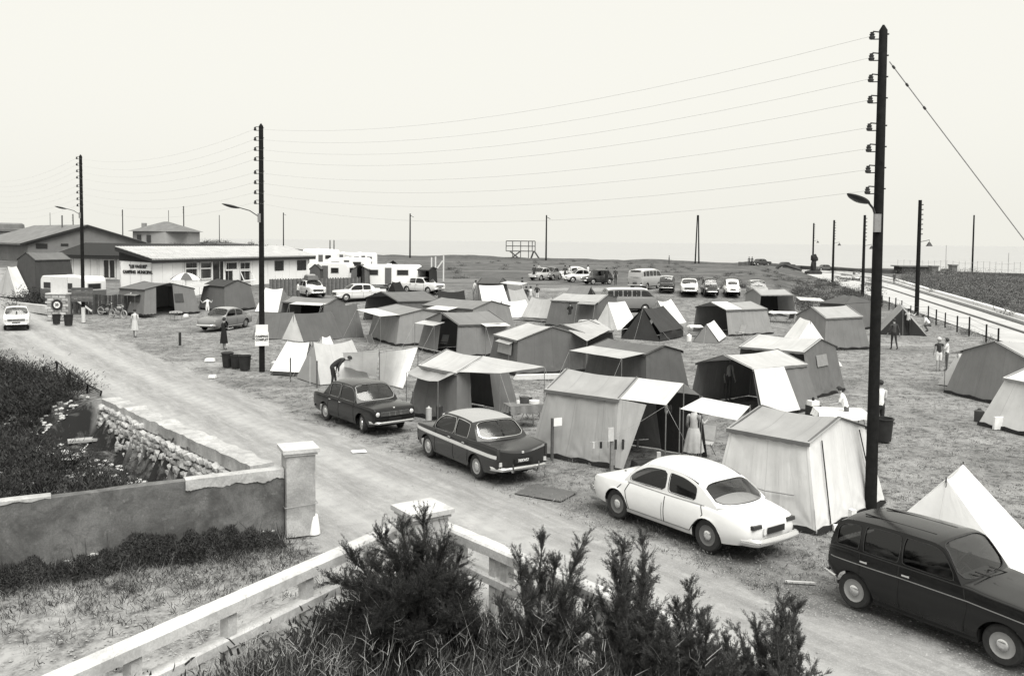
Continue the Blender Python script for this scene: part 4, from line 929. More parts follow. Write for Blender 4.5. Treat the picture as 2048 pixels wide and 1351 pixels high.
def ground_material():
    m, n, b = newmat('ground_dirt_and_dry_grass'); p = geopos(n)
    def at(nm):
        a = n.nodes.new('ShaderNodeAttribute'); a.attribute_name = nm; return a.outputs['Fac']
    rot = n.nodes.new('ShaderNodeMapping'); rot.inputs['Rotation'].default_value = (0, 0, R(55)); n.links.new(p, rot.inputs[0])
    st = n.nodes.new('ShaderNodeMapping'); st.inputs['Scale'].default_value = (.38, 2.6, 1); n.links.new(rot.outputs[0], st.inputs[0])
    streak = noisetex(n, 1.1, 8, .7, st.outputs[0], .3)
    big = noisetex(n, .22, 5, .6, p); mid = noisetex(n, 1.4, 9, .74, p, .5); fin = noisetex(n, 5.5, 8, .8, p); peb = noisetex(n, 38, 4, .8, p)
    vor = n.nodes.new('ShaderNodeTexVoronoi'); vor.inputs['Scale'].default_value = 26; n.links.new(p, vor.inputs['Vector'])
    grass = mixc(n, ramp(n, fin, [(.40, 0), (.58, 1)]), .03, .25)
    grass = mixc(n, ramp(n, mid, [(.44, 0), (.58, 1)]), grass, mixc(n, ramp(n, peb, [(.4, 0), (.6, 1)]), .15, .38))
    grass = mixc(n, math_(n, 'MULTIPLY', ramp(n, big, [(.35, 1), (.6, 0)]), .5), grass, .07)
    farg = mixc(n, ramp(n, noisetex(n, .5, 8, .7, p), [(.35, 0), (.65, 1)]), .045, .13)
    fmp = n.nodes.new('ShaderNodeMapping'); fmp.inputs['Scale'].default_value = (.05, .35, 1); n.links.new(p, fmp.inputs[0])
    farg = mixc(n, math_(n, 'MULTIPLY', ramp(n, noisetex(n, 1, 5, .6, fmp.outputs[0]), [(.5, 0), (.72, 1)]), .7), farg, .24)
    col = mixc(n, at('far'), grass, farg)
    dirt = mixc(n, ramp(n, streak, [(.36, 0), (.64, 1)]), .19, .37); dirt = mixc(n, math_(n, 'MULTIPLY', ramp(n, mid, [(.4, 1), (.6, 0)]), .45), dirt, .17); dirt = mixc(n, ramp(n, fin, [(.35, .6), (.6, 0)]), dirt, .2); dirt = mixc(n, ramp(n, peb, [(.5, 0), (.8, 1)]), dirt, .42)
    dirt = mixc(n, math_(n, 'MULTIPLY', at('track'), .6), dirt, .42)
    edge = math_(n, 'ADD', at('road'), math_(n, 'MULTIPLY', math_(n, 'SUBTRACT', fin, .5), .9))
    grav = mixc(n, ramp(n, vor.outputs['Distance'], [(.12, 1), (.4, 0)]), mixc(n, ramp(n, mid, [(.35, 0), (.65, 1)]), .075, .16), .34)
    col = mixc(n, math_(n, 'MULTIPLY', at('gravel'), ramp(n, mid, [(.2, .4), (.55, 1)])), col, grav)
    col = mixc(n, ramp(n, edge, [(.3, 0), (.62, 1)]), col, dirt)
    pth = mixc(n, ramp(n, fin, [(.4, 0), (.6, 1)]), .05, .24); pth = mixc(n, ramp(n, mid, [(.42, 0), (.62, 1)]), pth, .34)
    col = mixc(n, at('path'), col, pth)
    col = mixc(n, at('lot'), col, mixc(n, ramp(n, mid, [(.5, 0), (.72, 1)]), .02, .17))
    n.links.new(col, b.inputs['Base Color']); b.inputs['Roughness'].default_value = .95; b.inputs['Specular IOR Level'].default_value = .1
    q = bump(n, b, mid, .5, .05); q = bump(n, b, fin, .6, .03, q); bump(n, b, peb, .5, .012, q)
    return m
build_ground()
# sea
m, n, b = newmat('sea_water'); p = geopos(n, (.02, .05, 1)); t = noisetex(n, 1.0, 8, .65, p); tf = noisetex(n, 14, 6, .7, p)
n.links.new(ramp(n, t, [(.3, .27), (.7, .34)]), b.inputs['Base Color']); b.inputs['Roughness'].default_value = .3; b.inputs['Specular IOR Level'].default_value = .5
bump(n, b, tf, .12, .5)
mb = MB(); N = 48
ring = [(60, 0)] + [(r, 0) for r in (200, 600, 2000, 6000, 15000, 40000)]
b0 = 0
for (r, _) in ring:
    for i in range(N): a = 2 * math.pi * i / N; mb.v.append((r * math.cos(a), r * math.sin(a), -3.5))
for k in range(len(ring) - 1):
    for i in range(N): mb.f.append((k * N + i, k * N + (i + 1) % N, (k + 1) * N + (i + 1) % N, (k + 1) * N + i)); mb.m.append(0)
tag(mb.build('sea', m, smooth=None), kind='structure')
# low earth bank along the shore edge
mb = MB(); cs_ = [(x, float(np.interp(x, cx_, cy_))) for x in np.linspace(-95, 99, 150)]
for k, (dy, z) in enumerate(((-7, -.06), (-4, .35), (-2, .75), (-.5, .55), (2.5, -1.2), (4, -4))):
    for i, (x, y) in enumerate(cs_):
        nz_ = noise.noise(Vector((x * .11, k * .1, 2))); q = max(0, noise.noise(Vector((x * .045, 3, 7))))
        mb.v.append((x + dy * .4, y + dy, (z * (.5 + .9 * abs(nz_) + 1.5 * q) if z > 0 else z) + rise(x, y - 6)))
for k in range(5):
    for i in range(149): a = k * 150 + i; mb.f.append((a, a + 1, a + 151, a + 150)); mb.m.append(0)
tag(mb.build('shore_bank', grey(.075, .95, .6, .8, .4), smooth=180), kind='structure')
# sea-front road with kerb and rails
m_con = grey(.40, .9, .18, .35, .15)
def ribbon(name, A, B, z, mat, kind='structure', sub=10):
    mb = MB(); k = 0
    fa = []; fb = []
    for (a, b_) in ((A, fa), (B, fb)):
        for p, q in zip(a, a[1:]):
            for i in range(sub): b_.append((lerp(p[0], q[0], i / sub), lerp(p[1], q[1], i / sub)))
        b_.append(a[-1])
    for p, q in zip(fa, fb): mb.v += [(p[0], p[1], z + rise(*p)), (q[0], q[1], z + rise(*q))]
    for i in range(len(fa) - 1): mb.f.append((2 * i, 2 * i + 1, 2 * i + 3, 2 * i + 2)[::-1]); mb.m.append(0)
    return tag(mb.build(name, mat), kind=kind)
ribbon('sea_front_road', PROM_N, PROM_F, .03, m_con)
def along(t): return [(lerp(a[0], b_[0], t), lerp(a[1], b_[1], t)) for a, b_ in zip(PROM_N, PROM_F)]
def curb(name, line, w, h, mat, label=None, cat=None, z0=.03, kind=None):
    mb = MB()
    for a, b_ in zip(line, line[1:]): mb.beam((a[0], a[1], z0 + h / 2), (b_[0], b_[1], z0 + h / 2), w, h)
    o = mb.build(name, mat); return tag(o, label, cat, kind=kind)
curb('kerb', PROM_F, .5, .28, grey(.72, .8, .1), kind='structure')
curb('pavement_edge', along(.82), .22, .12, grey(.30, .8, .2), kind='structure')
for i, tt in enumerate((.44, .74)):
    tag(curb('tramway_rail', along(tt)[:7], .2, .10, grey(.10, .6, .2)), ('dark tramway rail nearest the camp fence in the sea front road', 'dark tramway rail beside the white kerb of the sea front road')[i], 'rail', 'tramway rails')
# ------------------------------------------------------------------ poles and wires
def solve_h(xb, yb, yt):
    g = W(xb, yb); h = 8.0
    for _ in range(30): y0 = PX(g + Vector((0, 0, h)))[1]; y1 = PX(g + Vector((0, 0, h + .01)))[1]; h -= (y0 - yt) / ((y1 - y0) / .01)
    return g, h
INS = grey(.05, .4, .2); LAMPG = grey(.025, .4, .2)
def big_pole(label, xb, yb, yt, xt=None, r=(.2, .13), ld=(-.95, -.3), ll=1.0, n_ins=8, lamp=True, gap=.45, paint_low=None):
    g, h = solve_h(xb, yb, yt); root = thing('telegraph_pole', label, 'pole', g, 0, 'wooden poles carrying wires along the road')
    lean = Vector((0, 0, 0))
    if xt is not None:
        d = 0.0
        for _ in range(10): d += (xt - PX(g + Vector((d, 0, h)))[0]) * mpp(xb, yb) * .9
        lean = Vector((d, 0, 0))
    top = lean + Vector((0, 0, h)); mb = MB(); mb.tube([(0, 0, -.3), lerp(Vector(), top, .3), lerp(Vector(), top, .7), top - Vector((0, 0, .12)), top], [r[0], lerp(*r, .3), lerp(*r, .7), r[1], .02], 14); mb.build('shaft', TARWOOD, root, smooth=30)
    ins = []
    dirw = Vector((-1, 0, 0)) 
    z = .25
    for i in range(n_ins):
        if i == 4: z += .14
        c = top * ((h - z) / h); z += gap; rr = lerp(r[1], r[0], z / h)
        p = c + Vector((-rr - .16, -.02, 0))
        b_ = MB().tube([c + Vector((-rr * .6, 0, .09)), p + Vector((.03, 0, .1)), p + Vector((0, 0, .03))], .016, 5).tube([c + Vector((-rr * .6, 0, -.06)), p + Vector((.03, 0, -.07)), p], .014, 5); br = b_.build('bracket', INS, root)
        MB().lathe([(.02, .09), (.045, .08), (.035, .05), (.06, .04), (.045, .0), (.07, -.02), (.055, -.07), (.02, -.08)], 10, 0, Matrix.Translation(p)).build('insulator', INS, br)
        MB().box(c + Vector((rr * 1.05, 0, .05)), (.06, .03, .03)).build('bolt', INS, root)
        ins.append(g + p)
    if lamp:
        zl = h - z - .05; c = top * (zl / h); rr = r[0]
        lx, ly = ld[0] * ll, ld[1] * ll; arm = MB().tube([c + Vector((lx * .1, ly * .1, -.15)), c + Vector((lx * .5, ly * .5, .12)), c + Vector((lx, ly, .26))], .025, 6).build('lamp_arm', INS, root)
        d = Vector((ld[0], ld[1], .2)).normalized(); o = c + Vector((lx * .95, ly * .95, .24)); hd = MB(); sd = d.cross(Vector((0, 0, 1))).normalized(); up = sd.cross(d)
        def f(u, v):
            a = 2 * math.pi * v; w = math.sin(math.pi * min(.999, u * .93 + .06)) ** .7
            return o + d * (u * .78) + sd * (math.cos(a) * .15 * w) + up * (math.sin(a) * (.085 if math.sin(a) < 0 else .05) * w + .02 * u)
        hd.grid(f, 12, 12); hd.build('lamp_head', LAMPG, root, smooth=180)
        MB().box(c + Vector((-rr * .5, -rr * .8, -.2)), (.14, .1, .4)).build('fuse_box', STEEL, root)
    if paint_low: MB().tube([(0, 0, .02), lean * .14 + Vector((0, 0, paint_low))], r[0] * 1.03, 14).build('white_base', OFFWHITE, root)
    return ins, g, h
i1, g1, h1_ = big_pole('tall dark wooden pole with lamp, nearest the viewer beside the small dark car', 1741, 1022, 50, 1767, r=(.135, .09), gap=.465, ld=(-.8, -.55), ll=.42)
i2, g2, h2_ = big_pole('dark wooden pole with lamp, poster and the three bins at its foot', 524, 742, 247, 522, r=(.13, .10))
i3, g3, h3_ = big_pole('dark wooden pole with lamp beside the camp entrance hut and white caravan', 167, 645, 309, 161, r=(.13, .10), paint_low=1.1)
def wire(a, b, sag, r=.008, n=14):
    return [lerp(a, b, i / n) - Vector((0, 0, sag * 4 * (i / n) * (1 - i / n))) for i in range(n + 1)]
ww = thing('overhead_wires', 'thin overhead wires sagging between the three tall wooden poles', 'wires', (0, 0, 0))
far4 = [p + (g3 - g2) * 1.15 for p in i3]
wm = grey(.38, .6, .1)
for k in range(8):
    for (A, B, s) in ((i1, i2, .75), (i2, i3, .75), (i3, far4, .7)):
        MB().tube(wire(A[k], B[k], s + .05 * math.sin(k)), .0032, 3).build('wire', wm, ww, smooth=None)
t1 = g1 + Vector((.12, 0, h1_ - .8)); an = W(2200, 640, 2.0)
e1 = t1 + (an - t1)
st = thing('guy_wire', 'stay cable with insulators running down from the nearest pole to the right', 'cable', (t1.x, t1.y, 0))
pts = [t1 + (W(2030, 440, 4.5) * 1.0 - t1) * q for q in (0, .5, 1.0, 1.6)]
dirc = (Vector((g1.x + 8.2, g1.y, 0)) - t1)
MB().tube([t1 + dirc * q - Vector((st.location)) for q in (0, .3, .6, 1)], .012, 5).build('cable', STEEL, st)
for q in (.012, .05, .1, .45):
    p = t1 + dirc * q - Vector(st.location); MB().lathe([(.0, .05), (.025, .04), (.03, 0), (.025, -.04), (.0, -.05)], 8, 0, Matrix.Translation(p) @ dirc.to_track_quat('Z', 'Y').to_matrix().to_4x4()).build('insulator', INS, st)
DP = [(147, 500, 428, 'thin dark pole in front of the big barn gable', 'i'), (246, 500, 419, 'dark pole with brackets right of the barn gable', 'i'), (368, 503, 412, 'dark pole with brackets in front of the hip roofed house', 'i'), (439, 500, 430, 'thin dark pole over the scrub hill behind the long hut', ''),
      (567, 505, 425, 'thin pole rising behind the right end of the long hut', 'l'), (660, 512, 480, 'small pale pole behind the white caravans, left of a pair', ''), (668, 512, 480, 'small dark pole behind the white caravans, right of a pair', ''), (820, 516, 427, 'slender pole at the shore left of the empty hoarding', 'l'),
      (1092, 521, 430, 'slender pole at the shore just right of the empty hoarding', 'l'), (1394, 528, 430, 'slender twin pole at the shore in mid picture', 't'), (1625, 548, 446, 'wire pole at the far bend of the sea front road', 'r'), (1665, 566, 440, 'wire pole with hanging lamp on the road bend, second from the bend', 'r'),
      (1725, 592, 430, 'wire pole with hanging lamp just left of the nearest pole', 'r'), (1833, 630, 400, 'wire pole with hanging lamp by the camp fence', 'r'), (1944, 550, 430, 'plain dark pole above the scrub bank on the right', ''), (1891, 545, 490, 'faint thin mast beyond the scrub bank', 'f'), (2016, 551, 505, 'faint thin mast near the right edge', 'f'), (101, 490, 425, 'thin aerial mast above the barn roof on the far left', '')]
for (xb, yb, yt, lab, k) in DP:
    g, h = solve_h(xb, yb, yt); root = thing('telegraph_pole', lab, 'pole', g, 0, 'far poles'); r = .2 if k != 'f' else .09
    if k == '' and yb < 515: r = .16
    if k == 't':
        for s in (-1, 1): MB().tube([(s * .4, 0, -.2), (s * .1, 0, h)], [.16, .12], 8).build('leg', TARWOOD, root)
        continue
    MB().tube([(0, 0, -.2), (0, 0, h)], [r, r * .75], 8).build('shaft', TARWOOD if k != 'f' else grey(.4), root)
    if k == 'r':
        for i in range(7): MB().tube([(.1, 0, h - .4 - i * .42), (.3, 0, h - .38 - i * .42)], .05, 5).build('insulator', INS, root)
        MB().tube([(0, 0, h - 3.6), (.9, 0, h - 3.4), (.9, 0, h - 3.7)], .03, 5).build('lamp_arm', INS, root); MB().lathe([(.08, .2), (.3, -.15), (0, -.15)], 8, 0, Matrix.Translation((.9, 0, h - 3.8))).build('lamp_head', INS, root)
    if k == 'i':
        for i in range(5): MB().tube([(-.1, 0, h - .3 - i * .5), (-.38, 0, h - .28 - i * .5)], .06, 5).build('insulator', INS, root)
    if k == 'l': MB().tube([(0, 0, h - .4), (.9, 0, h - .9)], .07, 5).build('lamp_arm', INS, root)
# ------------------------------------------------------------------ huts
HE = 3.1
E0 = Vector((-29.8, 74.0, 1.2)); F0 = Vector((-21.7, 95.6, 1.2))
def hut(name, label, E, F, he, rise_, halfw, ov, wall_m, roof_m, fascia_m, fasc=.36, mono=False, zb=-1.2):
    """long hut; E,F front eave corners on the ground, depth away from the viewer"""
    u = (F - E); L = u.length; u.normalize(); nv = Vector((-u.y, u.x, 0)); nv = nv if nv.y > 0 else -nv
    root = thing(name, label, 'building', E); o = Vector(E); Zv = Vector((0, 0, 1))
    def P(a, d, z): return u * a + nv * d + Zv * z
    D = halfw if mono else 2 * halfw
    def slab(nm, pts, th, nrm, mat, par=root):
        mb = MB(); k = len(pts); off = nrm * th
        mb.add(list(pts) + [p - off for p in pts], [tuple(range(k)), tuple(range(2 * k - 1, k - 1, -1))] + [(i, k + i, k + (i + 1) % k, (i + 1) % k) for i in range(k)]); return mb.build(nm, mat, par, smooth=None)
    W_ = []
    hb2 = he + rise_ if mono else he
    slab('wall', [P(0, 0, zb), P(L, 0, zb), P(L, 0, he), P(0, 0, he)], .12, -nv, wall_m); slab('wall', [P(L, D, zb), P(0, D, zb), P(0, D, hb2), P(L, D, hb2)], .12, nv, wall_m)
    k4 = [] if mono else [0]
    slab('gable_wall', [P(0, D, zb), P(0, 0, zb), P(0, 0, he), P(0, halfw, he + rise_)] + [P(0, D, he) for _ in k4], .12, -u, wall_m); slab('gable_wall', [P(L, 0, zb), P(L, D, zb)] + [P(L, D, he) for _ in k4] + [P(L, halfw, he + rise_), P(L, 0, he)], .12, u, wall_m)
    a = ov; dz = rise_ / halfw * ov
    r1 = slab('roof', [P(-a, -ov, he - dz + .1), P(L + a, -ov, he - dz + .1), P(L + a, halfw, he + rise_ + .1), P(-a, halfw, he + rise_ + .1)], .1, (Zv * halfw - nv * rise_).normalized(), roof_m)
    if not mono: slab('roof', [P(L + a, D + ov, he - dz + .1), P(-a, D + ov, he - dz + .1), P(-a, halfw, he + rise_ + .1), P(L + a, halfw, he + rise_ + .1)], .1, (Zv * halfw + nv * rise_).normalized(), roof_m)
    # fascias
    mb = MB(); mb.box(P(L / 2, -ov + .03, he - dz - fasc / 2 + .02), (L + 2 * a - .01, .05, fasc), math.atan2(u.y, u.x)); mb.build('fascia', fascia_m, root)
    for e in (-a - .03, L + a + .03):
        mb = MB(); q = [P(e, -ov, he - dz + .12), P(e, halfw, he + rise_ + .12), P(e, D + ov, he - dz + .12)]
        mb.add(q + [q[0] - Zv * fasc, P(e, halfw, he + rise_ - fasc * .9), q[2] - Zv * fasc], [(0, 1, 4, 3), (3, 4, 1, 0)] + ([] if mono else [(1, 2, 5, 4), (4, 5, 2, 1)])); mb.build('barge_board', fascia_m, root, smooth=None)
        # boarded gable above the wall line
    ang = math.atan2(u.y, u.x)
    return root, P, u, nv, L, ang
tile_m, tn, tb = newmat('pale_roof_tiles'); tc = geopos(tn)
tb.inputs['Roughness'].default_value = .85; tn.links.new(ramp(tn, noisetex(tn, 1.2, 6, .7, tc), [(.3, .44), (.7, .58)]), tb.inputs['Base Color'])
HW_ = 3.4
root, P, u, nv, L, ang = hut('long_hut', 'long white camp hut with pale tiled roof, black fascia and window row', E0, F0, HE, .85, HW_, .5, grey(.88, .8, .04, .6), tile_m, grey(.03, .8, .3), mono=True, fasc=.26)
HUT = (root, P, u, nv, L, ang)
# roof tile courses: ribs down the slope, joined because each is a few pixels
mb = MB(); n_r = int((L + 1.1) / .34)
for i in range(n_r):
    a = -.55 + (i + .5) * .34
    for j in range(9):
        t0, t1_ = j / 9, (j + 1.04) / 9
        p0, p1 = P(a, lerp(-.58, HW_, t0), lerp(HE - .03, HE + .95, t0) + .05), P(a, lerp(-.58, HW_, t1_), lerp(HE - .03, HE + .95, t1_) + .02)
        mb.beam(p0, p1, 2.0 * .09, .055, up=(0, 0, 1))
tag(mb.build('roof_tile', tile_m, root), kind='stuff')
PANM = grey(.12, .8, .2); FRM = grey(.74, .6, .05); PANE = grey(.03, .12, .2, 2, coat=.5)
for i in range(int(L / 1.2) + 1):                       # joint battens of the wall panels
    a = i * L / int(L / 1.2); MB().box(P(a, -.02, HE / 2), (.05, .03, HE), ang).build('batten', grey(.8, .8, .05), root)
for i in range(1, 3): MB().box(P(-.02, i * HW_ / 3, HE / 2), (.05, .03, HE), ang + R(90)).build('batten', grey(.65, .8, .1), root)
def win_px(px0, px1, y0, y1, kind='w'):
    """window on the front wall between two photo columns"""
    def a_of(px):
        lo, hi = 0.0, L
        for _ in range(40):
            mid_ = (lo + hi) / 2
            if PX(P(mid_, 0, 2) + E0)[0] < px: lo = mid_
            else: hi = mid_
        return lo
    a0, a1 = a_of(px0), a_of(px1); c = (a0 + a1) / 2; w_ = a1 - a0
    def z_of(y):
        lo, hi = 0.0, 5.0
        for _ in range(40):
            mid_ = (lo + hi) / 2
            if PX(P(c, 0, mid_) + E0)[1] > y: lo = mid_
            else: hi = mid_
        return lo
    z0, z1 = z_of(y1), z_of(y0); zc_ = (z0 + z1) / 2; h_ = z1 - z0
    f = MB()
    if kind in 'wo':
        for zz in (z0, z1) + ((lerp(z0, z1, .62),) if h_ > 1.2 else ()): f.box(P(c, -.06, zz), (w_ + .1, .1, .1), ang)
        for aa in (a0, a1): f.box(P(aa, -.07, zc_), (.1, .12, h_ + .1), ang)
    else: f.box(P(c, -.05, z1 + .05), (w_ + .1, .06, .08), ang)
    fo = f.build('window', FRM, root); MB().box(P(c, -.02, zc_), (w_, .03, h_), ang).build('pane', PANE, fo)
    if kind == 'o':
        q = MB(); M = Matrix.Translation(P(c, -.35, z0 + h_ * .3)) @ Matrix.Rotation(ang, 4, 'Z') @ Matrix.Rotation(R(-28), 4, 'X'); 
        for zz in (-.28, .28): q.box((0, 0, h_ * zz), (w_, .05, .07), M=M)
        for aa in (-.5, .5): q.box((w_ * aa, 0, 0), (.07, .05, h_ * .56), M=M)
        q.build('open_casement', FRM, fo)
for a in ((369, 393, 524, 557), (399, 422, 524, 557), (450, 473, 524, 540), (478, 499, 524, 562)): win_px(*a, 'o' if a[0] == 478 else 'w')
for a in ((426, 446, 522, 580), (549, 567, 521, 541), (594, 612, 520, 540), (451, 470, 540, 575)): win_px(*a, 'd')
MB().box(P(L * .465, -.1, 1.45), (.95, .05, 1.0), ang).build('notice_board', WHITE, root)
# lettering on the gable
def gable_text(s, px, py, size, dist):
    me = text_mesh('lettering', s, size, .01, .018, .86); me.materials.append(grey(.03, .7, .2))
    lo, hi = 0.0, HW_
    for _ in range(40):
        mid_ = (lo + hi) / 2
        if PX(P(0, mid_, 2) + E0)[0] > px: lo = mid_
        else: hi = mid_
    zl, zh = 0.0, 6.0
    for _ in range(40):
        mid_ = (zl + zh) / 2
        if PX(P(-.05, lo, mid_) + E0)[1] > py: zl = mid_
        else: zh = mid_
    inst('lettering', me, root, P(-.06, lo, zl), (R(90), 0, ang - R(90)))
gable_text('"LES VAGUES"', 277, 533, .36, 0); gable_text('CAMPING  MUNICIPAL', 276, 544, .36, 0)
# black boarded gable head
mb = MB(); mb.add([P(-.06, -.05, HE - .32), P(-.06, HW_, HE - .2), P(-.06, HW_, HE + .8), P(-.06, -.05, HE - .02)], [(0, 1, 2, 3), (3, 2, 1, 0)]); mb.build('gable_boarding', grey(.03, .8, .3), root, smooth=None)
# second hut, dark roof
E1 = Vector((-49.2, 98.0, 1.2))
r2, P2_, u2, n2, L2, a2 = hut('dark_roofed_hut', 'white hut with black sloping roof standing left behind the long hut', E1, E1 - nv * 21, 3.0, 1.1, 3.9, .7, grey(.78, .8, .05, .6), grey(.025, .85, .3), grey(.03, .8, .3), fasc=.3)
for (a, w_) in ((.9, .55), (2.6, .4), (4.6, .4)):
    f = MB().box(P2_(a, -.04, 1.5), (w_ + .12, .06, 1.8), a2).build('shutter', grey(.7, .7, .06), r2)
f = MB()
for a in (5.8, 6.6, 7.4): f.box(P2_(a, -.07, 1.5), (.1, .1, 1.9), a2)
f.box(P2_(6.6, -.07, 2.45), (1.7, .1, .1), a2); fo = f.build('window', FRM, r2); MB().box(P2_(6.6, -.02, 1.5), (1.6, .03, 1.9), a2).build('pane', PANE, fo)
for i in range(10): MB().box(P2_(i * 1.2 + .3, -.015, 1.37), (.04, .02, 2.7), a2).build('batten', grey(.4, .8, .1), r2)
# ------------------------------------------------------------------ barn, house and round building behind
def gbox(root, nm, mat, c, d, rz=0): return MB().box(c, d, rz).build(nm, mat, root, smooth=None)
def at_depth(px, py, Y):
    d = cF + cR * ((px - 1024) / FPX) - cU * ((py - PPY) / FPX); return Vector((0, 0, CAM_H)) + d * (Y / d.y)
bA = at_depth(178, 449, 150); bL = at_depth(48, 486, 150); bR = at_depth(292, 484, 150); 
rb = thing('barn', 'large grey rendered barn with wide low gable and dark verge', 'building', (bA.x, bA.y, 0)); bx = bA.x; wl_, wr_ = bL.x - bx, bR.x - bx; BD = Vector((-17, 16, 0))
mb = MB(); q = [(wl_ + .6, 0, 0), (wr_ - .6, 0, 0), (wr_ - .6, 0, bR.z - .2), (0, 0, bA.z - .25), (wl_ + .6, 0, bL.z - .2)]; mb.add(q + [tuple(Vector(p) + BD) for p in q], [(0, 1, 2, 3, 4), (0, 4, 9, 5), (5, 9, 8, 7, 6), (1, 6, 7, 2)]); mb.build('wall', grey(.19, .9, .2, .5, .2), rb, smooth=None)
for s, e in ((wl_, bL.z), (wr_, bR.z)):
    mb = MB(); a, b_ = Vector((0, -.5, bA.z)), Vector((s * 1.03, -.5, e)); q = [a, b_, b_ + BD * 1.05, a + BD * 1.05]; qq = q + [p - Vector((0, 0, .3)) for p in q]; mb.add(qq, [(0, 1, 2, 3), (7, 6, 5, 4), (0, 4, 5, 1), (1, 5, 6, 2), (2, 6, 7, 3), (3, 7, 4, 0)]); mb.build('roof', grey(.17, .9, .25, .6, .2), rb, smooth=None)
    MB().beam(Vector((0, -.55, bA.z - .25)), Vector((s * 1.03, -.55, e - .25)), .1, .35).build('verge_board', grey(.03, .8), rb)
for (x0_, x1_, y0_, y1_) in ((72, 95, 487, 497), (122, 137, 487, 492)):
    a, b_ = at_depth(x0_, y0_, 150), at_depth(x1_, y1_, 150); gbox(rb, 'window', grey(.03, .4), ((a.x + b_.x) / 2 - bx, -.02, (a.z + b_.z) / 2), (b_.x - a.x, .1, a.z - b_.z))
a, b_ = at_depth(25, 489, 146), at_depth(37, 500, 146); gbox(rb, 'window', grey(.03, .4), ((a.x + b_.x) / 2 - bx, 8.5, (a.z + b_.z) / 2), (1.1, 1.1, 1.0))
MB().tube([(-6.5, 4, bA.z - 1.4), (-6.5, 4, bA.z + 1.6)], .12, 8).build('chimney', grey(.1), rb)
# house with hipped roof
hA = at_depth(332, 443, 205); hb = thing('hipped_house', 'square rendered house with hipped tile roof on the rise behind the huts', 'building', (hA.x, hA.y, 0)); k = 205 / FPX
hw_ = 56 * k; ez = at_depth(332, 463, 205).z; bz_ = 0
mb = MB(); hx = hw_ - .7; mb.add([(-hx, -hx * .8, 0), (hx * .35, -hx, 0), (hx, -hx * .4, 0), (hx, hx, 0), (-hx, hx, 0), (-hx, -hx * .8, ez), (hx * .35, -hx, ez), (hx, -hx * .4, ez), (hx, hx, ez), (-hx, hx, ez)], [(0, 1, 6, 5), (1, 2, 7, 6), (2, 3, 8, 7), (3, 4, 9, 8), (4, 0, 5, 9)]); mb.build('wall', grey(.34, .9, .15, .4, .1), hb, smooth=None)
mb = MB(); mb.add([(-hw_, -hw_ * .9, ez), (hw_, -hw_ * .9, ez), (hw_, hw_, ez), (-hw_, hw_, ez), (-.5, 0, hA.z), (.5, 0, hA.z)], [(0, 1, 5, 4), (1, 2, 5), (2, 3, 4, 5), (3, 0, 4), (3, 2, 1, 0)]); mb.build('roof', grey(.15, .9, .25, .8, .2), hb, smooth=None)
for x in (-.72, -.32): gbox(hb, 'window', grey(.05, .4), (hx * x, -hx * (.86 if x < -.5 else .93), ez - 1.6), (.9, .3, 1.6))
gbox(hb, 'chimney', grey(.25, .9), (-hw_ * .78, 0, ez + 1.0), (.9, .9, 1.8)); MB().tube([(.6, 0, hA.z), (.6, 0, hA.z + 2.6)], .06, 5).build('aerial', DARK, hb)
# round topped building at the far left
tA = at_depth(30, 446, 190); tr = thing('round_blockhouse', 'weathered round topped building at the far left behind the barn', 'building', (tA.x - 3, tA.y, 0)); k = 190 / FPX
MB().lathe([(5.4, 0), (5.4, 4.5), (4.6, 5.2), (4.6, 7.0), (4.9, 7.1), (4.9, 7.6), (4.5, 7.7), (4.4, tA.z - .3), (4.0, tA.z), (.01, tA.z)], 20).build('wall', grey(.17, .9, .3, .5, .3), tr, smooth=30)
gbox(tr, 'window', grey(.02), (1.6, -4.5, 5.6), (1.1, .6, .8))
# distant hoarding frame
gH = W(1041, 519); k = mpp(1041, 519); hr_ = thing('empty_hoarding', 'bare lattice hoarding frame on crossed struts at the shore', 'billboard frame', gH)
wH = 29 * k; zt = 37 * k; zm = 17 * k; hm = grey(.1, .8)
for z in (zm, (zm + zt) / 2, zt): MB().beam((-wH, 0, z), (wH, 0, z), .22, .22).build('rail', hm, hr_)
for x in (-1, -.55, 0, .55, .8, 1): MB().beam((wH * x, 0, zm if abs(x) not in (.55, 0) else 0), (wH * x, 0, zt), .2, .2).build('upright', hm, hr_)
for (xa, xb_) in ((-.75, 0), (0, -.75), (.95, 1.35), (.9, .7)): MB().beam((wH * xa, 0, zm if xa != .9 else zm), (wH * xb_, .5, 0), .3, .3).build('strut', hm, hr_)
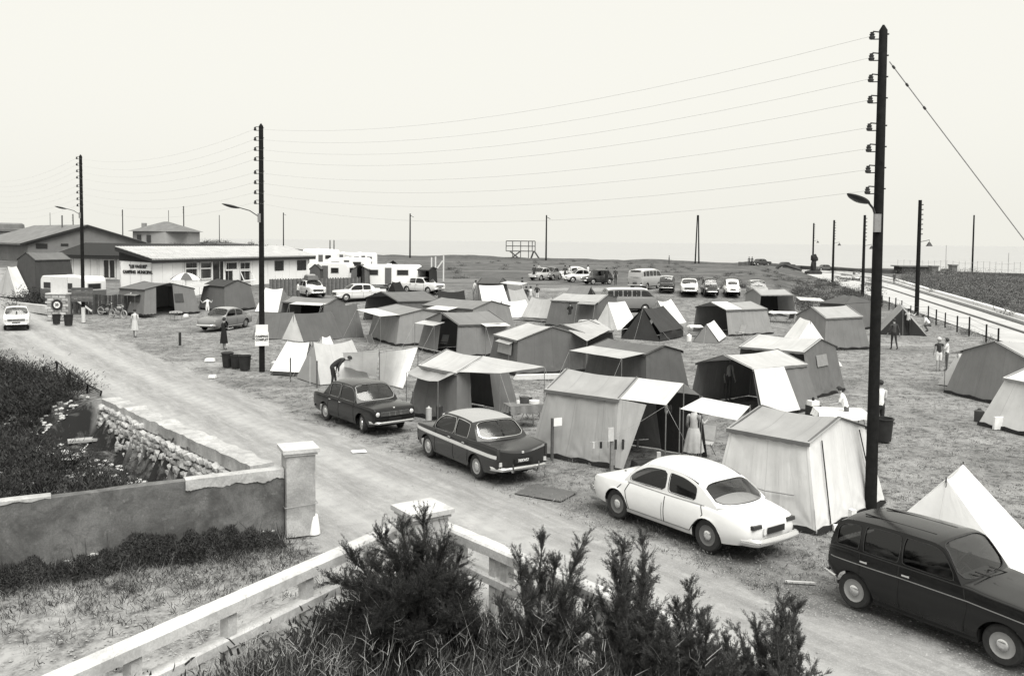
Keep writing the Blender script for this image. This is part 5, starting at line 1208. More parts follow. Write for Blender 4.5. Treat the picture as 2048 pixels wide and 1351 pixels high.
# ------------------------------------------------------------------ foreground walls, pillars, balustrade
def plaster(g0, g1, patch):
    m, n, b = newmat('old_plaster'); p = geopos(n); big = noisetex(n, .9, 8, .68, p, .6); mid = noisetex(n, 4, 8, .7, p); fn = noisetex(n, 30, 5, .7, p)
    mp_ = n.nodes.new('ShaderNodeMapping'); mp_.inputs['Scale'].default_value = (2.5, 2.5, .35); n.links.new(p, mp_.inputs[0]); run = noisetex(n, 1.4, 6, .65, mp_.outputs[0], .2)
    c = mixc(n, ramp(n, big, [(.38, 0), (.62, 1)]), g0, g1); c = mixc(n, math_(n, 'MULTIPLY', ramp(n, run, [(.5, 0), (.75, 1)]), .3), c, g0 * .55); c = mixc(n, math_(n, 'MULTIPLY', ramp(n, noisetex(n, 2.2, 9, .75, p, 1.2), [(.5, 0), (.62, 1)]), .45), c, g0 * .6)
    c = mixc(n, ramp(n, mid, [(.60, 0), (.70, 1)]), c, mixc(n, .5, c, patch)); c = mixc(n, math_(n, 'MULTIPLY', ramp(n, fn, [(.4, 1), (.6, 0)]), .3), c, g0 * .6)
    n.links.new(c, b.inputs['Base Color']); b.inputs['Roughness'].default_value = .95; b.inputs['Specular IOR Level'].default_value = .1
    q = bump(n, b, big, .4, .03); q = bump(n, b, mid, .35, .015, q); bump(n, b, fn, .4, .006, q); return m
PL_D = plaster(.085, .19, .3); PL_L = plaster(.30, .52, .62); CONC = plaster(.46, .66, .72)
def rough_box(mb, A, B, th, z0, z1, nx=30, nz=8, amp=.02, m=0, seed=0.0, top_amp=.0):
    """wall slab from A to B with an uneven skin"""
    d = (B - A); L = d.length; d.normalize(); n_ = Vector((-d.y, d.x, 0)); prof = [(-1, 0)] + [(-1, i / nz) for i in range(1, nz + 1)] + [(0, 1)] + [(1, 1 - i / nz) for i in range(nz + 1)]
    b0 = len(mb.v); k = len(prof)
    for i in range(nx + 1):
        t = i / nx; c = lerp(A, B, t); zt = z1(t) if callable(z1) else z1; zb_ = z0(t) if callable(z0) else z0
        zt += top_amp * noise.noise(Vector((t * L * 1.7, seed, 4)))
        for (s, v) in prof:
            p = c + n_ * (s * th / 2); z = lerp(zb_, zt, v); w = noise.noise(Vector((t * L * 1.3 + seed, s * 2 + seed, z * 1.3))) * amp
            if abs(s) == 1 and v > .97: z -= .015
            mb.v.append((p.x + n_.x * s * w, p.y + n_.y * s * w, z + (w * .4 if v > .9 else 0)))
    for i in range(nx):
        for j in range(k - 1): a = b0 + i * k + j; mb.f.append((a, a + k, a + k + 1, a + 1)); mb.m.append(m)
    mb.f.append(tuple(b0 + j for j in range(k))); mb.m.append(m); mb.f.append(tuple(b0 + nx * k + j for j in range(k))[::-1]); mb.m.append(m)
    return mb
def pillar(label, c, ang, s, h, mat, cap_m):
    r = thing('gate_pillar', label, 'pillar', (c.x, c.y, 0), ang, 'gate pillars'); mb = MB(); n = 9
    prof = []
    for i in range(n + 1):
        z = h * i / n
        for k in range(16):
            a = k / 16 * 4; q = int(a); f = a - q; x, y = [(-1 + 2 * f, -1), (1, -1 + 2 * f), (1 - 2 * f, 1), (-1, 1 - 2 * f)][q]
            w = 1 + .02 * noise.noise(Vector((x * 2 + c.x, y * 2, z * 3)))
            if f == 0: w *= .97
            mb.v.append((x * s / 2 * w, y * s / 2 * w, z))
    for i in range(n):
        for k in range(16): a = i * 16 + k; b_ = i * 16 + (k + 1) % 16; mb.f.append((a, b_, b_ + 16, a + 16)); mb.m.append(0)
    mb.build('shaft', mat, r, smooth=40)
    e = s / 2 + .07; m2 = MB(); m2.box((0, 0, h + .03), (s + .06, s + .06, .06)); m2.box((0, 0, h + .095), (2 * e, 2 * e, .075)); t = len(m2.v)
    m2.add([(-e, -e, h + .1335), (e, -e, h + .1335), (e, e, h + .1335), (-e, e, h + .1335), (0, 0, h + .20)], [(0, 1, 4), (1, 2, 4), (2, 3, 4), (3, 0, 4)]); m2.build('cap', cap_m, r, smooth=20)
    return r
ga = math.atan2(PIL2.y - PIL1.y, PIL2.x - PIL1.x)
pr = pillar('tall rendered gate pillar with slab cap at the end of the dark plaster wall', PIL1, R(24), .60, 1.66, PL_L, CONC)
MB().tube([(-.33, -.33, .62), (.33, -.33, .66), (.33, .33, .64), (-.33, .33, .62), (-.33, -.33, .62)], .008, 5).build('wire_band', STEEL, pr)
pillar('white capped gate pillar rising behind the dark tamarisk bush', PIL2, R(35), .62, 1.62, CONC, CONC)
wd_ = (WALL_L - PIL1).normalized(); A = PIL1 + wd_ * .33
lw = thing('plaster_wall', 'long dark stained plaster wall running left from the gate pillar', 'wall', (0, 0, 0))
rough_box(MB(), A, WALL_L, .24, -1.5, lambda t: 1.36 + .02 * math.sin(t * 9), 60, 10, .02, seed=3).build('wall_body', PL_D, lw, smooth=40)
rough_box(MB(), A, A + wd_ * 1.9, .285, lambda t: 1.19 + .07 * noise.noise(Vector((t * 7, 0, 0))) + .035 * noise.noise(Vector((t * 31, 4, 0))), 1.40, 60, 3, .012, seed=9).build('pale_coping', PL_L, lw, smooth=40)
rough_box(MB(), A + wd_ * 4.2, A + wd_ * 5.6, .27, lambda t: 1.33 + .02 * math.sin(t * 20), 1.392, 14, 2, .01, seed=5).build('pale_coping', PL_L, lw, smooth=40)
rough_box(MB(), A + wd_ * .2, WALL_L, .30, -1.0, lambda t: .17 + .12 * noise.noise(Vector((t * 14, 2, 0))) + .05 * noise.noise(Vector((t * 70, 2, 0))) , 140, 3, .012, seed=12).build('bare_footing', PL_L, lw, smooth=40)
# balustrade of concrete bars from the second pillar, one run along the drive and one along the road
def balustrade(name, label, A, B, n, h=1.3, w=.26, hh=.17, flip=1):
    r = thing(name, label, 'balustrade', (A.x, A.y, 0)); o = Vector((A.x, A.y, 0)); Zv = Vector((0, 0, 1)); d = (B - A).normalized()
    def bar(nm, z, w_, h_, par=r):
        mb = MB(); k = 40; sd = Vector((-d.y, d.x, 0)); b0 = 0; e = .03
        pr_ = [(-.5, -.5), (-.5, .3), (-.5 + e * 4, .5), (.5 - e * 4, .5), (.5, .3), (.5, -.5)]
        for i in range(k + 1):
            c = lerp(A, B, i / k) - o
            for (a, b_) in pr_:
                j = .006 * noise.noise(Vector((i * .7, a * 3, b_ * 3 + z))); mb.v.append(tuple(c + sd * (a * w_ + j) + Zv * (z + b_ * h_ + j)))
        for i in range(k):
            for j in range(6): a = i * 6 + j; b_ = i * 6 + (j + 1) % 6; mb.f.append((a, a + 6, b_ + 6, b_)); mb.m.append(0)
        mb.f.append(tuple(range(6))); mb.f.append(tuple(k * 6 + j for j in range(6))[::-1]); mb.m += [0, 0]
        mb.build(nm, CONC, par, smooth=30)
    bar('top_rail', h - hh / 2, w, hh); bar('bottom_rail', .74, .2, .14); bar('plinth', .05, .26, .2)
    for i in range(n):
        t = (i + .5) / n; c = lerp(A, B, t) - o
        for s in ((-.14, .14) if flip > 0 else (0,)): MB().box(c + d * s + Zv * ((h - hh + .02) / 2), (.15, .15, h - hh + .02), math.atan2(d.y, d.x)).build('post', CONC, r)
    return r
RA = W(795, 1047, 1.3); RA.z = 0; RBl = W(150, 1330, 1.3); RBl.z = 0; RBl = RA + (RBl - RA) * 1.25
balustrade('balustrade', 'white concrete balustrade along the gravel drive, lower left', RA, RBl, 5, flip=0)
RC = W(872, 1038, 1.3); RC.z = 0; RD = W(1500, 1303, 1.3); RD.z = 0; RD = RC + (RD - RC) * 1.3
balustrade('balustrade', 'white concrete balustrade beside the road, half hidden by tamarisk', RC, RD, 7)
# rubble wall: every stone a piece
rw = thing('rubble_wall', 'crumbling dry rubble retaining wall along the road edge', 'wall', (SW0.x, SW0.y, 0)); wdv = (SW1 - SW0); WL = wdv.length; wdv.normalize(); wn = Vector((wdv.y, -wdv.x, 0))
if wn.x > 0: wn = -wn
stone_me = []
for k in range(8):
    mb = MB(); mb.ico((0, 0, 0), (1, 1, 1), 0, 1, .22); mb.v = [tuple(max(-.8, min(.8, c)) for c in v) for v in mb.v]; stone_me.append(mb.mesh('stone', grey((.36, .42, .30, .46, .40, .33, .44, .27)[k], .95, .3, 4, .4), 25))
cnt = 0; rows = 8
for r_ in range(rows):
    z = -1.36 + r_ * .19; x = random.uniform(0, .12)
    while x < WL and cnt < 296:
        sx = random.choice((.08, .11, .14, .18, .22)) * random.uniform(.85, 1.15); sz = random.uniform(.07, .125)
        if not (r_ == rows - 1 and random.random() < .3):
            p = SW0 + wdv * (x + sx) + wn * (.04 + .12 * (1 - r_ / rows) + random.uniform(-.04, .05)) - Vector((SW0.x, SW0.y, 0)); p.z = z + random.uniform(-.035, .035)
            inst('stone', random.choice(stone_me), rw, p, (random.uniform(-.3, .3), random.uniform(-.3, .3), math.atan2(wdv.y, wdv.x) + random.uniform(-.2, .2)), (sx * 1.3, random.uniform(.12, .17), sz * 1.4)); cnt += 1
        x += sx * 1.9
rough_box(MB(), SW0 - wn * .22 - Vector((SW0.x, SW0.y, 0)), SW1 - wn * .22 - Vector((SW0.x, SW0.y, 0)), .42, -1.6, -.22, 50, 6, .04, seed=6).build('core', grey(.2, .95, .4, 3, .4), rw, smooth=50)
rough_box(MB(), SW0 - wn * .33 - Vector((SW0.x, SW0.y, 0)), SW1 - wn * .33 - Vector((SW0.x, SW0.y, 0)), .66, -.3, .07, 60, 2, .08, seed=16, top_amp=.09).build('mortar_cap', PL_L, rw, smooth=60)
# white cone-shaped guard stone by the pillar
g_ = W(628, 1066); t = thing('guard_stone', 'small white painted guard stone at the foot of the gate pillar', 'bollard', g_)
MB().lathe([(.13, 0), (.13, .03), (.085, .36), (.07, .40), (.001, .41)], 14).build('stone', WHITE, t, smooth=40)
# loose rubble in the plot
def rubble(name, label, px, py, r, g, z=-1.35, flat=.6):
    p = W(px, py, z); mb = MB().ico((0, 0, 0), (r, r * .8, r * flat), 0, 2, .1); tag(mb.build(name, grey(g, .95, .25, 5, .4), None, (p.x, p.y, z + r * flat * .5), random.random() * 6, smooth=30), label, 'stone')
rubble('boulder', 'pale block of rubble among the weeds of the left plot', 150, 872, .28, .42, -1.3); _p = W(165, 884, -1.3); tag(MB().box((0, 0, 0), (.95, .4, .09), .2).build('slab', grey(.34, .95, .3, 5, .4), None, _p + Vector((0, 0, .08)), .3), 'flat pale slab lying below the rubble block in the plot', 'stone'); rubble('boulder', 'pale stone at the far left end of the plot near the fence', 62, 786, .3, .4, -1.3)
rubble('boulder', 'white lump at the left edge of the picture in the plot', 24, 784, .3, .7, -.8); rubble('boulder', 'light stone lying left of the bent fence', 100, 748, .34, .4, -.5); rubble('boulder', 'grey stone behind the dark mesh fence', 72, 728, .3, .34, -.4)
pl = W(135, 920, -1.25); mb = MB(); mb.box((0, 0, 0), (.75, .28, .03)); tag(mb.build('broken_board', grey(.6, .8, .1), None, pl + Vector((0, 0, .05)), R(14)), 'pale broken board lying in the weeds of the left plot', 'board')
pl = W(148, 918, -1.2); tag(MB().tube([pl, pl + Vector((.35, .25, .45))], .02, 6).build('stick', OFFWHITE), 'thin pale stick leaning from the broken board', 'stick')
# bent mesh fence left
ft = thing('mesh_fence', 'dark sagging wire mesh fence with stakes at the end of the rubble wall', 'fence', xy(150, 775) + (0,)); o = Vector(ft.location)
top = [W(86, 735, .6), W(114, 723, .75), W(140, 745, .5), W(175, 768, .45), W(203, 782, .25)]; bot = [W(100, 775, -.6), W(112, 772, -.5), W(140, 795, -.6), W(172, 805, -.7), W(196, 800, -.6)]
for i in range(5): MB().tube([bot[i] - o - Vector((0, 0, .2)), top[i] - o], .035, 5).build('stake', TARWOOD, ft)
MB().tube([t - o for t in top], .02, 4).build('top_wire', TARWOOD, ft)
mb = MB()
for i in range(4):
    for k in range(14):
        t = k / 13; a, b_ = lerp(top[i], top[i + 1], t), lerp(bot[i], bot[i + 1], t); mb.tube([a - o, b_ - o], .008, 3, cap=False)
    for k in range(1, 9): t = k / 9; mb.tube([lerp(top[i], bot[i], t) - o, lerp(top[i + 1], bot[i + 1], t) - o], .008, 3, cap=False)
mb.build('mesh', TARWOOD, ft)
for (a, b_) in (((85, 735, .5), (122, 800, -.7)), ((136, 748, .5), (118, 797, -.7)), ((136, 748, .5), (150, 800, -.75)), ((112, 722, .75), (200, 785, .2))): MB().tube([V3(a) - o, V3(b_) - o], .03, 5).build('brace', WOOD, ft)
# ------------------------------------------------------------------ the tents
def dpt(P0, P1, he, rx, ry, hr):
    a, b = W(*P0, he), W(*P1, he); u = (b - a).normalized(); pv = Vector((-u.y, u.x, 0)); return 2 * (W(rx, ry, hr) - a).dot(pv)
# front row
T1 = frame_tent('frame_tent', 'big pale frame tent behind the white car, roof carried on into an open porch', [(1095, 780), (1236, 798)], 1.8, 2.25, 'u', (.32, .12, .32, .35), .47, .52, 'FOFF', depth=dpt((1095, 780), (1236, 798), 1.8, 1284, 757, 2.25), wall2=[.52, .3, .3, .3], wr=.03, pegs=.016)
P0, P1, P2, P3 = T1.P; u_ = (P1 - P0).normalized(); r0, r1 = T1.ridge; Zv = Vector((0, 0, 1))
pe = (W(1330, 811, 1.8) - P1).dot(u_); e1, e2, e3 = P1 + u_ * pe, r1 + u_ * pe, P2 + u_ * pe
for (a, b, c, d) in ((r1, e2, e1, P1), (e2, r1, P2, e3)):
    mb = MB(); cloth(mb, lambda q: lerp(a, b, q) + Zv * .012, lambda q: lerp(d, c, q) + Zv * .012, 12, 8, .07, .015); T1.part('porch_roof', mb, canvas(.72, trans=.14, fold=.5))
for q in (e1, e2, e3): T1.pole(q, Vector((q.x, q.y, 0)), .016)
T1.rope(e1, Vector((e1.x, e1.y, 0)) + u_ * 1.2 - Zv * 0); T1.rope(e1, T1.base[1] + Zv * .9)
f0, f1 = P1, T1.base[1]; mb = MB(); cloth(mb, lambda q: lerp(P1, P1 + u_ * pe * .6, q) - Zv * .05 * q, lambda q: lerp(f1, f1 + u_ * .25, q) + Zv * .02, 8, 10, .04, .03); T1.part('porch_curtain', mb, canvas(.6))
mb = MB(); cloth(mb, lambda q: lerp(P2, P2 + u_ * pe, q), lambda q: lerp(T1.base[2], T1.base[2] + u_ * pe, q), 8, 8, .03, .02); T1.part('porch_curtain', mb, canvas(.12))  # far side coloured near black to stand in for shade inside the porch
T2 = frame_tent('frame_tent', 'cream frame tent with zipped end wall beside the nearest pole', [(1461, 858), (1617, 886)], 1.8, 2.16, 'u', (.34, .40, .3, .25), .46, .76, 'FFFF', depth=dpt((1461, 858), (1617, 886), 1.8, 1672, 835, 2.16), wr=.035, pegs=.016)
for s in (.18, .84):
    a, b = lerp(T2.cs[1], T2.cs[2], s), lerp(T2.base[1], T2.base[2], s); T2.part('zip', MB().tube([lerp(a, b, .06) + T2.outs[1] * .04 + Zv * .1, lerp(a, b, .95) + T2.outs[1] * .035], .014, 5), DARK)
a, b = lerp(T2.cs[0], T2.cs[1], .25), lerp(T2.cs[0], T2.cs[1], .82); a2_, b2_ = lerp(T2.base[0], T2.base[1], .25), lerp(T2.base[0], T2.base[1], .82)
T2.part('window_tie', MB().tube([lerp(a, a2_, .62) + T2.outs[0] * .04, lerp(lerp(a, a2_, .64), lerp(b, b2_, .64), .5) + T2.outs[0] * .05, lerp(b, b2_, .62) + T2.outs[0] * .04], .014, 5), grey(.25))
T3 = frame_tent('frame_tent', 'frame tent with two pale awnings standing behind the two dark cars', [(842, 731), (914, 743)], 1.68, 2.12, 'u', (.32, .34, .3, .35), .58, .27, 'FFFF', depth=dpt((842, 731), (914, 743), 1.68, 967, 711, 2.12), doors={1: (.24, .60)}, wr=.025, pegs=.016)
P0, P1, P2, P3 = T3.P; r0, r1 = T3.ridge
tp = T3.outs[1]; A_, B_ = W(1089, 733, 1.95), W(1000, 746, 1.72)
mb = MB(); cloth(mb, lambda q: lerp(P1 + Zv * .03, r1 + Zv * .03, q) if True else None, lambda q: lerp(B_, A_, q), 16, 14, .17, .03); T3.part('awning', mb, canvas(.60, trans=.14, fold=.5))
for q in (A_, B_): T3.pole(q, Vector((q.x, q.y, 0)), .014); T3.rope(q, Vector((q.x, q.y, 0)) + tp * .9)
A_, B_ = W(813, 744, 1.45), W(876, 762, 1.42); mb = MB(); cloth(mb, lambda q: lerp(P0, P1, q) + Zv * .02, lambda q: lerp(A_, B_, q) - Zv * .10 * math.sin(math.pi * q), 16, 10, .2, .05); T3.part('awning', mb, canvas(.52, trans=.14, fold=.6))
for q in (A_, B_): T3.pole(q, Vector((q.x, q.y, 0)), .014)
sheet('sun_canopy', 'white canopy sheet strung on poles between the two big tents', [(1404, 794, 2.0), (1500, 812, 1.95), (1474, 840, 1.85), (1360, 817, 1.9)], .78, .08, (0, 1, 3))
# second row
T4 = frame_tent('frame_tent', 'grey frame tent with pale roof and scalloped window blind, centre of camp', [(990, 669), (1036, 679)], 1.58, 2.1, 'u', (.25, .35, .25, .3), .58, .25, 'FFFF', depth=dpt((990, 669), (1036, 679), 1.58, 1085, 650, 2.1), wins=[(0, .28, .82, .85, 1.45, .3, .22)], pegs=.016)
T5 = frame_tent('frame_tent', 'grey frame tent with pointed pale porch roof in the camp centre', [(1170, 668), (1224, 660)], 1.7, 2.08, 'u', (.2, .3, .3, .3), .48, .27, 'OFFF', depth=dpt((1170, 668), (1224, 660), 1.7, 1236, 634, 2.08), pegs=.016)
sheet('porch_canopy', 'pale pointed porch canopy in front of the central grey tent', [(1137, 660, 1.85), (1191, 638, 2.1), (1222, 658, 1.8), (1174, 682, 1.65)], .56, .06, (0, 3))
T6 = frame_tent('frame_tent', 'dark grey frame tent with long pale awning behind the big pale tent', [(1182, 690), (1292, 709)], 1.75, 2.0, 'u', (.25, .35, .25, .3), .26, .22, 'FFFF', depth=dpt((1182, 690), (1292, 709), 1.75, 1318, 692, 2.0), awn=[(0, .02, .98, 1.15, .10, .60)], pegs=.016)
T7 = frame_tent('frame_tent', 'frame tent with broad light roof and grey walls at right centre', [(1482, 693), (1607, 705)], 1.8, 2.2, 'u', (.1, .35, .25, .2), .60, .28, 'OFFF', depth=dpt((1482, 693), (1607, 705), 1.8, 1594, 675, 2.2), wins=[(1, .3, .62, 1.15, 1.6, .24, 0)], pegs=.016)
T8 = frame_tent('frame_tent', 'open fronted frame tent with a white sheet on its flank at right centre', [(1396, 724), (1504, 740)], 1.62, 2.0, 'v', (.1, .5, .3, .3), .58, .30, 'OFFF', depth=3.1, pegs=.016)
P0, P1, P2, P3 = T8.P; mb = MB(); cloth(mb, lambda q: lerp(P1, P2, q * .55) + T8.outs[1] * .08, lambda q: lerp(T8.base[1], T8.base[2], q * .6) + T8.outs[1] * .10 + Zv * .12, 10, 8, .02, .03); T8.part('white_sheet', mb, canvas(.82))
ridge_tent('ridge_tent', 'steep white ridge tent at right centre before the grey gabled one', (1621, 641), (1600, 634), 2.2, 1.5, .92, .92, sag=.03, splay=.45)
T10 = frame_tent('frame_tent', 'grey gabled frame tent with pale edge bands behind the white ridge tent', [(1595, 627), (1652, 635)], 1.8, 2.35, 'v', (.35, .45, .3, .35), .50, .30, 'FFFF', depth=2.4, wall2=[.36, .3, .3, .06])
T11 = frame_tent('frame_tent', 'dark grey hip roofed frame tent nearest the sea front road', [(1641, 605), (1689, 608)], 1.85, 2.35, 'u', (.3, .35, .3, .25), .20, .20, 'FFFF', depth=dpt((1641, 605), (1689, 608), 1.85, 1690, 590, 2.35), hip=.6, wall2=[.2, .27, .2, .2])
T12 = frame_tent('frame_tent', 'open fronted tent with dark inside beside the parked white cars', [(1522, 592), (1585, 597)], 1.55, 1.95, 'u', (.15, .25, .2, .2), .48, .42, 'OFFF', depth=2.6, wall2=[.3, .5, .12, .4])
sheet('fly_sheet', 'narrow white fly sheet between the open tent and the dark hip roofed tent', [(1592, 593, 1.8), (1640, 596, 1.9), (1650, 602, 1.75), (1600, 600, 1.6)], .8, .05, (2, 3))
T13 = frame_tent('frame_tent', 'grey frame tent with wide black opening and white roof band right of centre', [(1393, 613), (1452, 619)], 1.7, 2.1, 'v', (.1, .4, .3, .2), .46, .42, 'OFFF', depth=3.6, wall2=[.3, .42, .2, .3])
r0, r1 = T13.ridge; P0, P1, P2, P3 = T13.P; T13.quad('roof_band', lerp(r0, r1, 0) + Zv * .045, lerp(r0, r1, .38) + Zv * .045, lerp(P1, P2, .38) + Zv * .04 + T13.outs[1] * .05, P1 + Zv * .04 + T13.outs[1] * .05, .85, .03)
ridge_tent('pup_tent', 'tiny pup tent with white roof on the grass right of centre', (1413, 648), (1428, 640), 1.12, .78, .84, .36, sag=.03, splay=.1, hw=.12)
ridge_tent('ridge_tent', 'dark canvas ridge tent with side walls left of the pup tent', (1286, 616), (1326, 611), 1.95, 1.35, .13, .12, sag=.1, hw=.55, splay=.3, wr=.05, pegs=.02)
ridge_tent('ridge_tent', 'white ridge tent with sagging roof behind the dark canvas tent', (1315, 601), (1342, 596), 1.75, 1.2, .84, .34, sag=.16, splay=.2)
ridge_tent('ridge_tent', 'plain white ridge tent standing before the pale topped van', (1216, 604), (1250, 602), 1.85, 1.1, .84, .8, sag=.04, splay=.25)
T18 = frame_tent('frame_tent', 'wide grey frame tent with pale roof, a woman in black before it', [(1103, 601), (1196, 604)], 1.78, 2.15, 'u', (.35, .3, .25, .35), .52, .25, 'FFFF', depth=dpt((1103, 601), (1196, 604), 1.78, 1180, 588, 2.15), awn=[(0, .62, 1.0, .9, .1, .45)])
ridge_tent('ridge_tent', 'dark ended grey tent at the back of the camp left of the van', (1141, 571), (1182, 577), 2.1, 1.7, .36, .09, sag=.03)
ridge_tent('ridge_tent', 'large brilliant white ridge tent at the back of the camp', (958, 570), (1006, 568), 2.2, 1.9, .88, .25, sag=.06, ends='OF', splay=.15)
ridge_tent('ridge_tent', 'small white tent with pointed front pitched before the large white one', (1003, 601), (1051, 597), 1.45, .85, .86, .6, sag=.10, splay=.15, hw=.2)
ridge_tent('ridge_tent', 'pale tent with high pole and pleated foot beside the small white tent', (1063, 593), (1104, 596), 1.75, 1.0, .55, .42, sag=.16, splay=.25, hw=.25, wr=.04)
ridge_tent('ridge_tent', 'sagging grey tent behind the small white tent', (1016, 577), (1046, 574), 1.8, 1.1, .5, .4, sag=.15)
T20b = frame_tent('frame_tent', 'far grey tent with white awning behind the large white tent', [(955, 568), (998, 570)], 1.75, 2.1, 'u', .25, .2, .24, 'FFFF', depth=2.6, awn=[(1, .0, 1.0, 1.9, .05, .72)])
T22 = frame_tent('frame_tent', 'broad grey frame tent with small cream awning left of centre', [(846, 608), (946, 617)], 1.8, 2.2, 'u', (.3, .4, .3, .3), .36, .36, 'FFFF', depth=dpt((846, 608), (946, 617), 1.8, 955, 600, 2.2), awn=[(0, .28, .72, .9, .12, .78)])
T23 = frame_tent('frame_tent', 'grey frame tent with dark doorway and two cream awnings left of centre', [(850, 640), (917, 651)], 1.62, 2.15, 'v', (.3, .35, .3, .3), .33, .33, 'FFFF', depth=3.0, doors={0: (.52, .98)}, awn=[(0, .02, .62, .7, .12, .66), (1, .45, .98, .55, .08, .72)])
T24 = frame_tent('frame_tent', 'pale grey frame tent with white front awning left of centre', [(750, 618), (800, 629)], 1.75, 2.02, 'u', (.35, .3, .25, .3), .40, .42, 'FFFF', depth=dpt((750, 618), (800, 629), 1.75, 812, 612, 2.02), awn=[(0, .0, 1.0, 1.2, .02, .76)])
T25 = frame_tent('frame_tent', 'low dark frame tent with black open end behind the pale grey one', [(733, 594), (795, 604)], 1.7, 2.25, 'v', (.2, .3, .3, .2), .27, .24, 'OFFF', depth=3.4)
ridge_tent('ridge_tent', 'charcoal tent with sagging ridge behind the broad grey tent', (878, 580), (928, 580), 1.8, 1.3, .09, .09, sag=.16)
ridge_tent('ridge_tent', 'small dark peaked tent in front of the long white caravan', (785, 563), (800, 561), 1.7, 1.1, .08, .07)
ridge_tent('ridge_tent', 'leftmost grey ridge tent with white front, behind the postered pole', (519, 623), (587, 624), 1.55, 1.05, .24, .8, sag=.04, splay=.1)
ridge_tent('ridge_tent', 'middle grey ridge tent with white front left of centre', (588, 627), (662, 622), 1.6, 1.05, .22, .8, sag=.05, splay=.1)
ridge_tent('ridge_tent', 'dark grey ridge tent with patched side, third of the row', (648, 608), (713, 607), 2.0, 1.25, .21, .21, sag=.12)
T28 = frame_tent('frame_tent', 'low tent with pale awning behind the row of grey ridge tents', [(566, 604), (655, 607)], 1.75, 2.05, 'u', .25, .34, .3, 'OFFF', depth=2.4, awn=[(0, .3, 1.0, .9, .05, .72)], wall2=[.2, .3, .05, .3])
ridge_tent('ridge_tent', 'small white tent beside the long hut and the postered pole', (566, 576), (531, 574), 1.85, 1.15, .84, .34, sag=.12)
ridge_tent('ridge_tent', 'little tent with white fly sheet right of the postered pole', (574, 682), (619, 684), 1.4, 1.05, .8, .16, sag=.05, hw=.18)
ridge_tent('ridge_tent', 'pale ridge tent with the bending man beside it', (627, 684), (704, 679), 1.65, 1.2, .58, .50, sag=.14)
ridge_tent('ridge_tent', 'tiny white peaked tent behind the pale ridge tent', (644, 672), (660, 671), 1.3, .7, .82, .7)
def hang(name, label, pts, g, cat): return sheet(name, label, pts, g, .05, (), cat, .06, .2)
hang('hanging_sheet', 'crumpled white sheet hung on a line beside the bending man', [(686, 706, 1.35), (757, 699, 1.5), (752, 752, .1), (690, 748, .15)], .9, 'sheet')
hang('hanging_sheet', 'big white tarpaulin sloping to the ground behind the dark square car', [(759, 706, 1.5), (836, 694, 1.6), (806, 776, .05), (758, 764, .05)], .95, 'tarpaulin')
tag(MB().tube([W(684, 705, 1.4), W(720, 704, 1.42), W(759, 702, 1.56), W(836, 693, 1.62), W(890, 705, 1.62)], .012, 5).build('washing_line', ROPE), 'washing line carrying the white sheets', 'line')
for px, py, z, lb in ((759, 702, 1.58, 'thin prop pole between the hanging sheet and the tarpaulin'), (836, 693, 1.63, 'thin prop pole at the peak of the white tarpaulin')):
    p = W(px, py, z); tag(MB().tube([Vector((0, 0, 0)), Vector((0, 0, z))], .016, 6).build('prop_pole', WOOD, None, (p.x, p.y, 0)), lb, 'pole')
T33a = frame_tent('frame_tent', 'grey frame tent with black doorway in front of the lettered hut gable', [(240, 575), (290, 584)], 1.9, 2.35, 'u', (.3, .35, .3, .4), .27, .32, 'FFFF', depth=dpt((240, 575), (290, 584), 1.9, 333, 568, 2.35), doors={1: (.22, .55)}, wins=[(0, .45, .85, .95, 1.55, .05, .45), (1, .57, .74, .9, 1.55, .06, 0)])
T33b = frame_tent('frame_tent', 'dark roofed grey frame tent before the long hut windows', [(408, 570), (449, 576)], 1.9, 2.35, 'u', (.3, .4, .3, .35), .14, .25, 'FFFF', depth=dpt((408, 570), (449, 576), 1.9, 484, 563, 2.35), awn=[(0, -.45, .3, 1.0, .15, .6)])
# right edge
T34 = frame_tent('frame_tent', 'grey gabled frame tent at the right edge with black open flank', [(1926, 702), (2062, 724)], 1.75, 2.3, 'v', (.4, .3, .3, .5), .52, .33, 'FFFO', depth=3.2, wall2=[.36, .36, .1, .3], awn=[(3, .0, 1.0, 1.0, .25, .62)])
ridge_tent('ridge_tent', 'small pale side tent tucked against the gabled tent at the right edge', (1916, 706), (1938, 700), 1.4, .7, .7, .66, sag=.04)
T35 = frame_tent('frame_tent', 'cream frame tent cut by the right edge of the picture', [(2012, 757), (2125, 775)], 1.65, 1.95, 'u', (.3, .3, .3, .75), .7, .8, 'FFFF', depth=2.0)
ridge_tent('ridge_tent', 'cream ridge tent with closed front behind the small dark car', (1893, 958), (1926, 928), 1.75, 1.55, .86, .8, sag=.06, splay=.5, pegs=.012)
ridge_tent('ridge_tent', 'dark ended ridge tent being pitched by the fence, right', (1806, 617), (1800, 606), 1.75, 1.5, .45, .10, sag=.05)
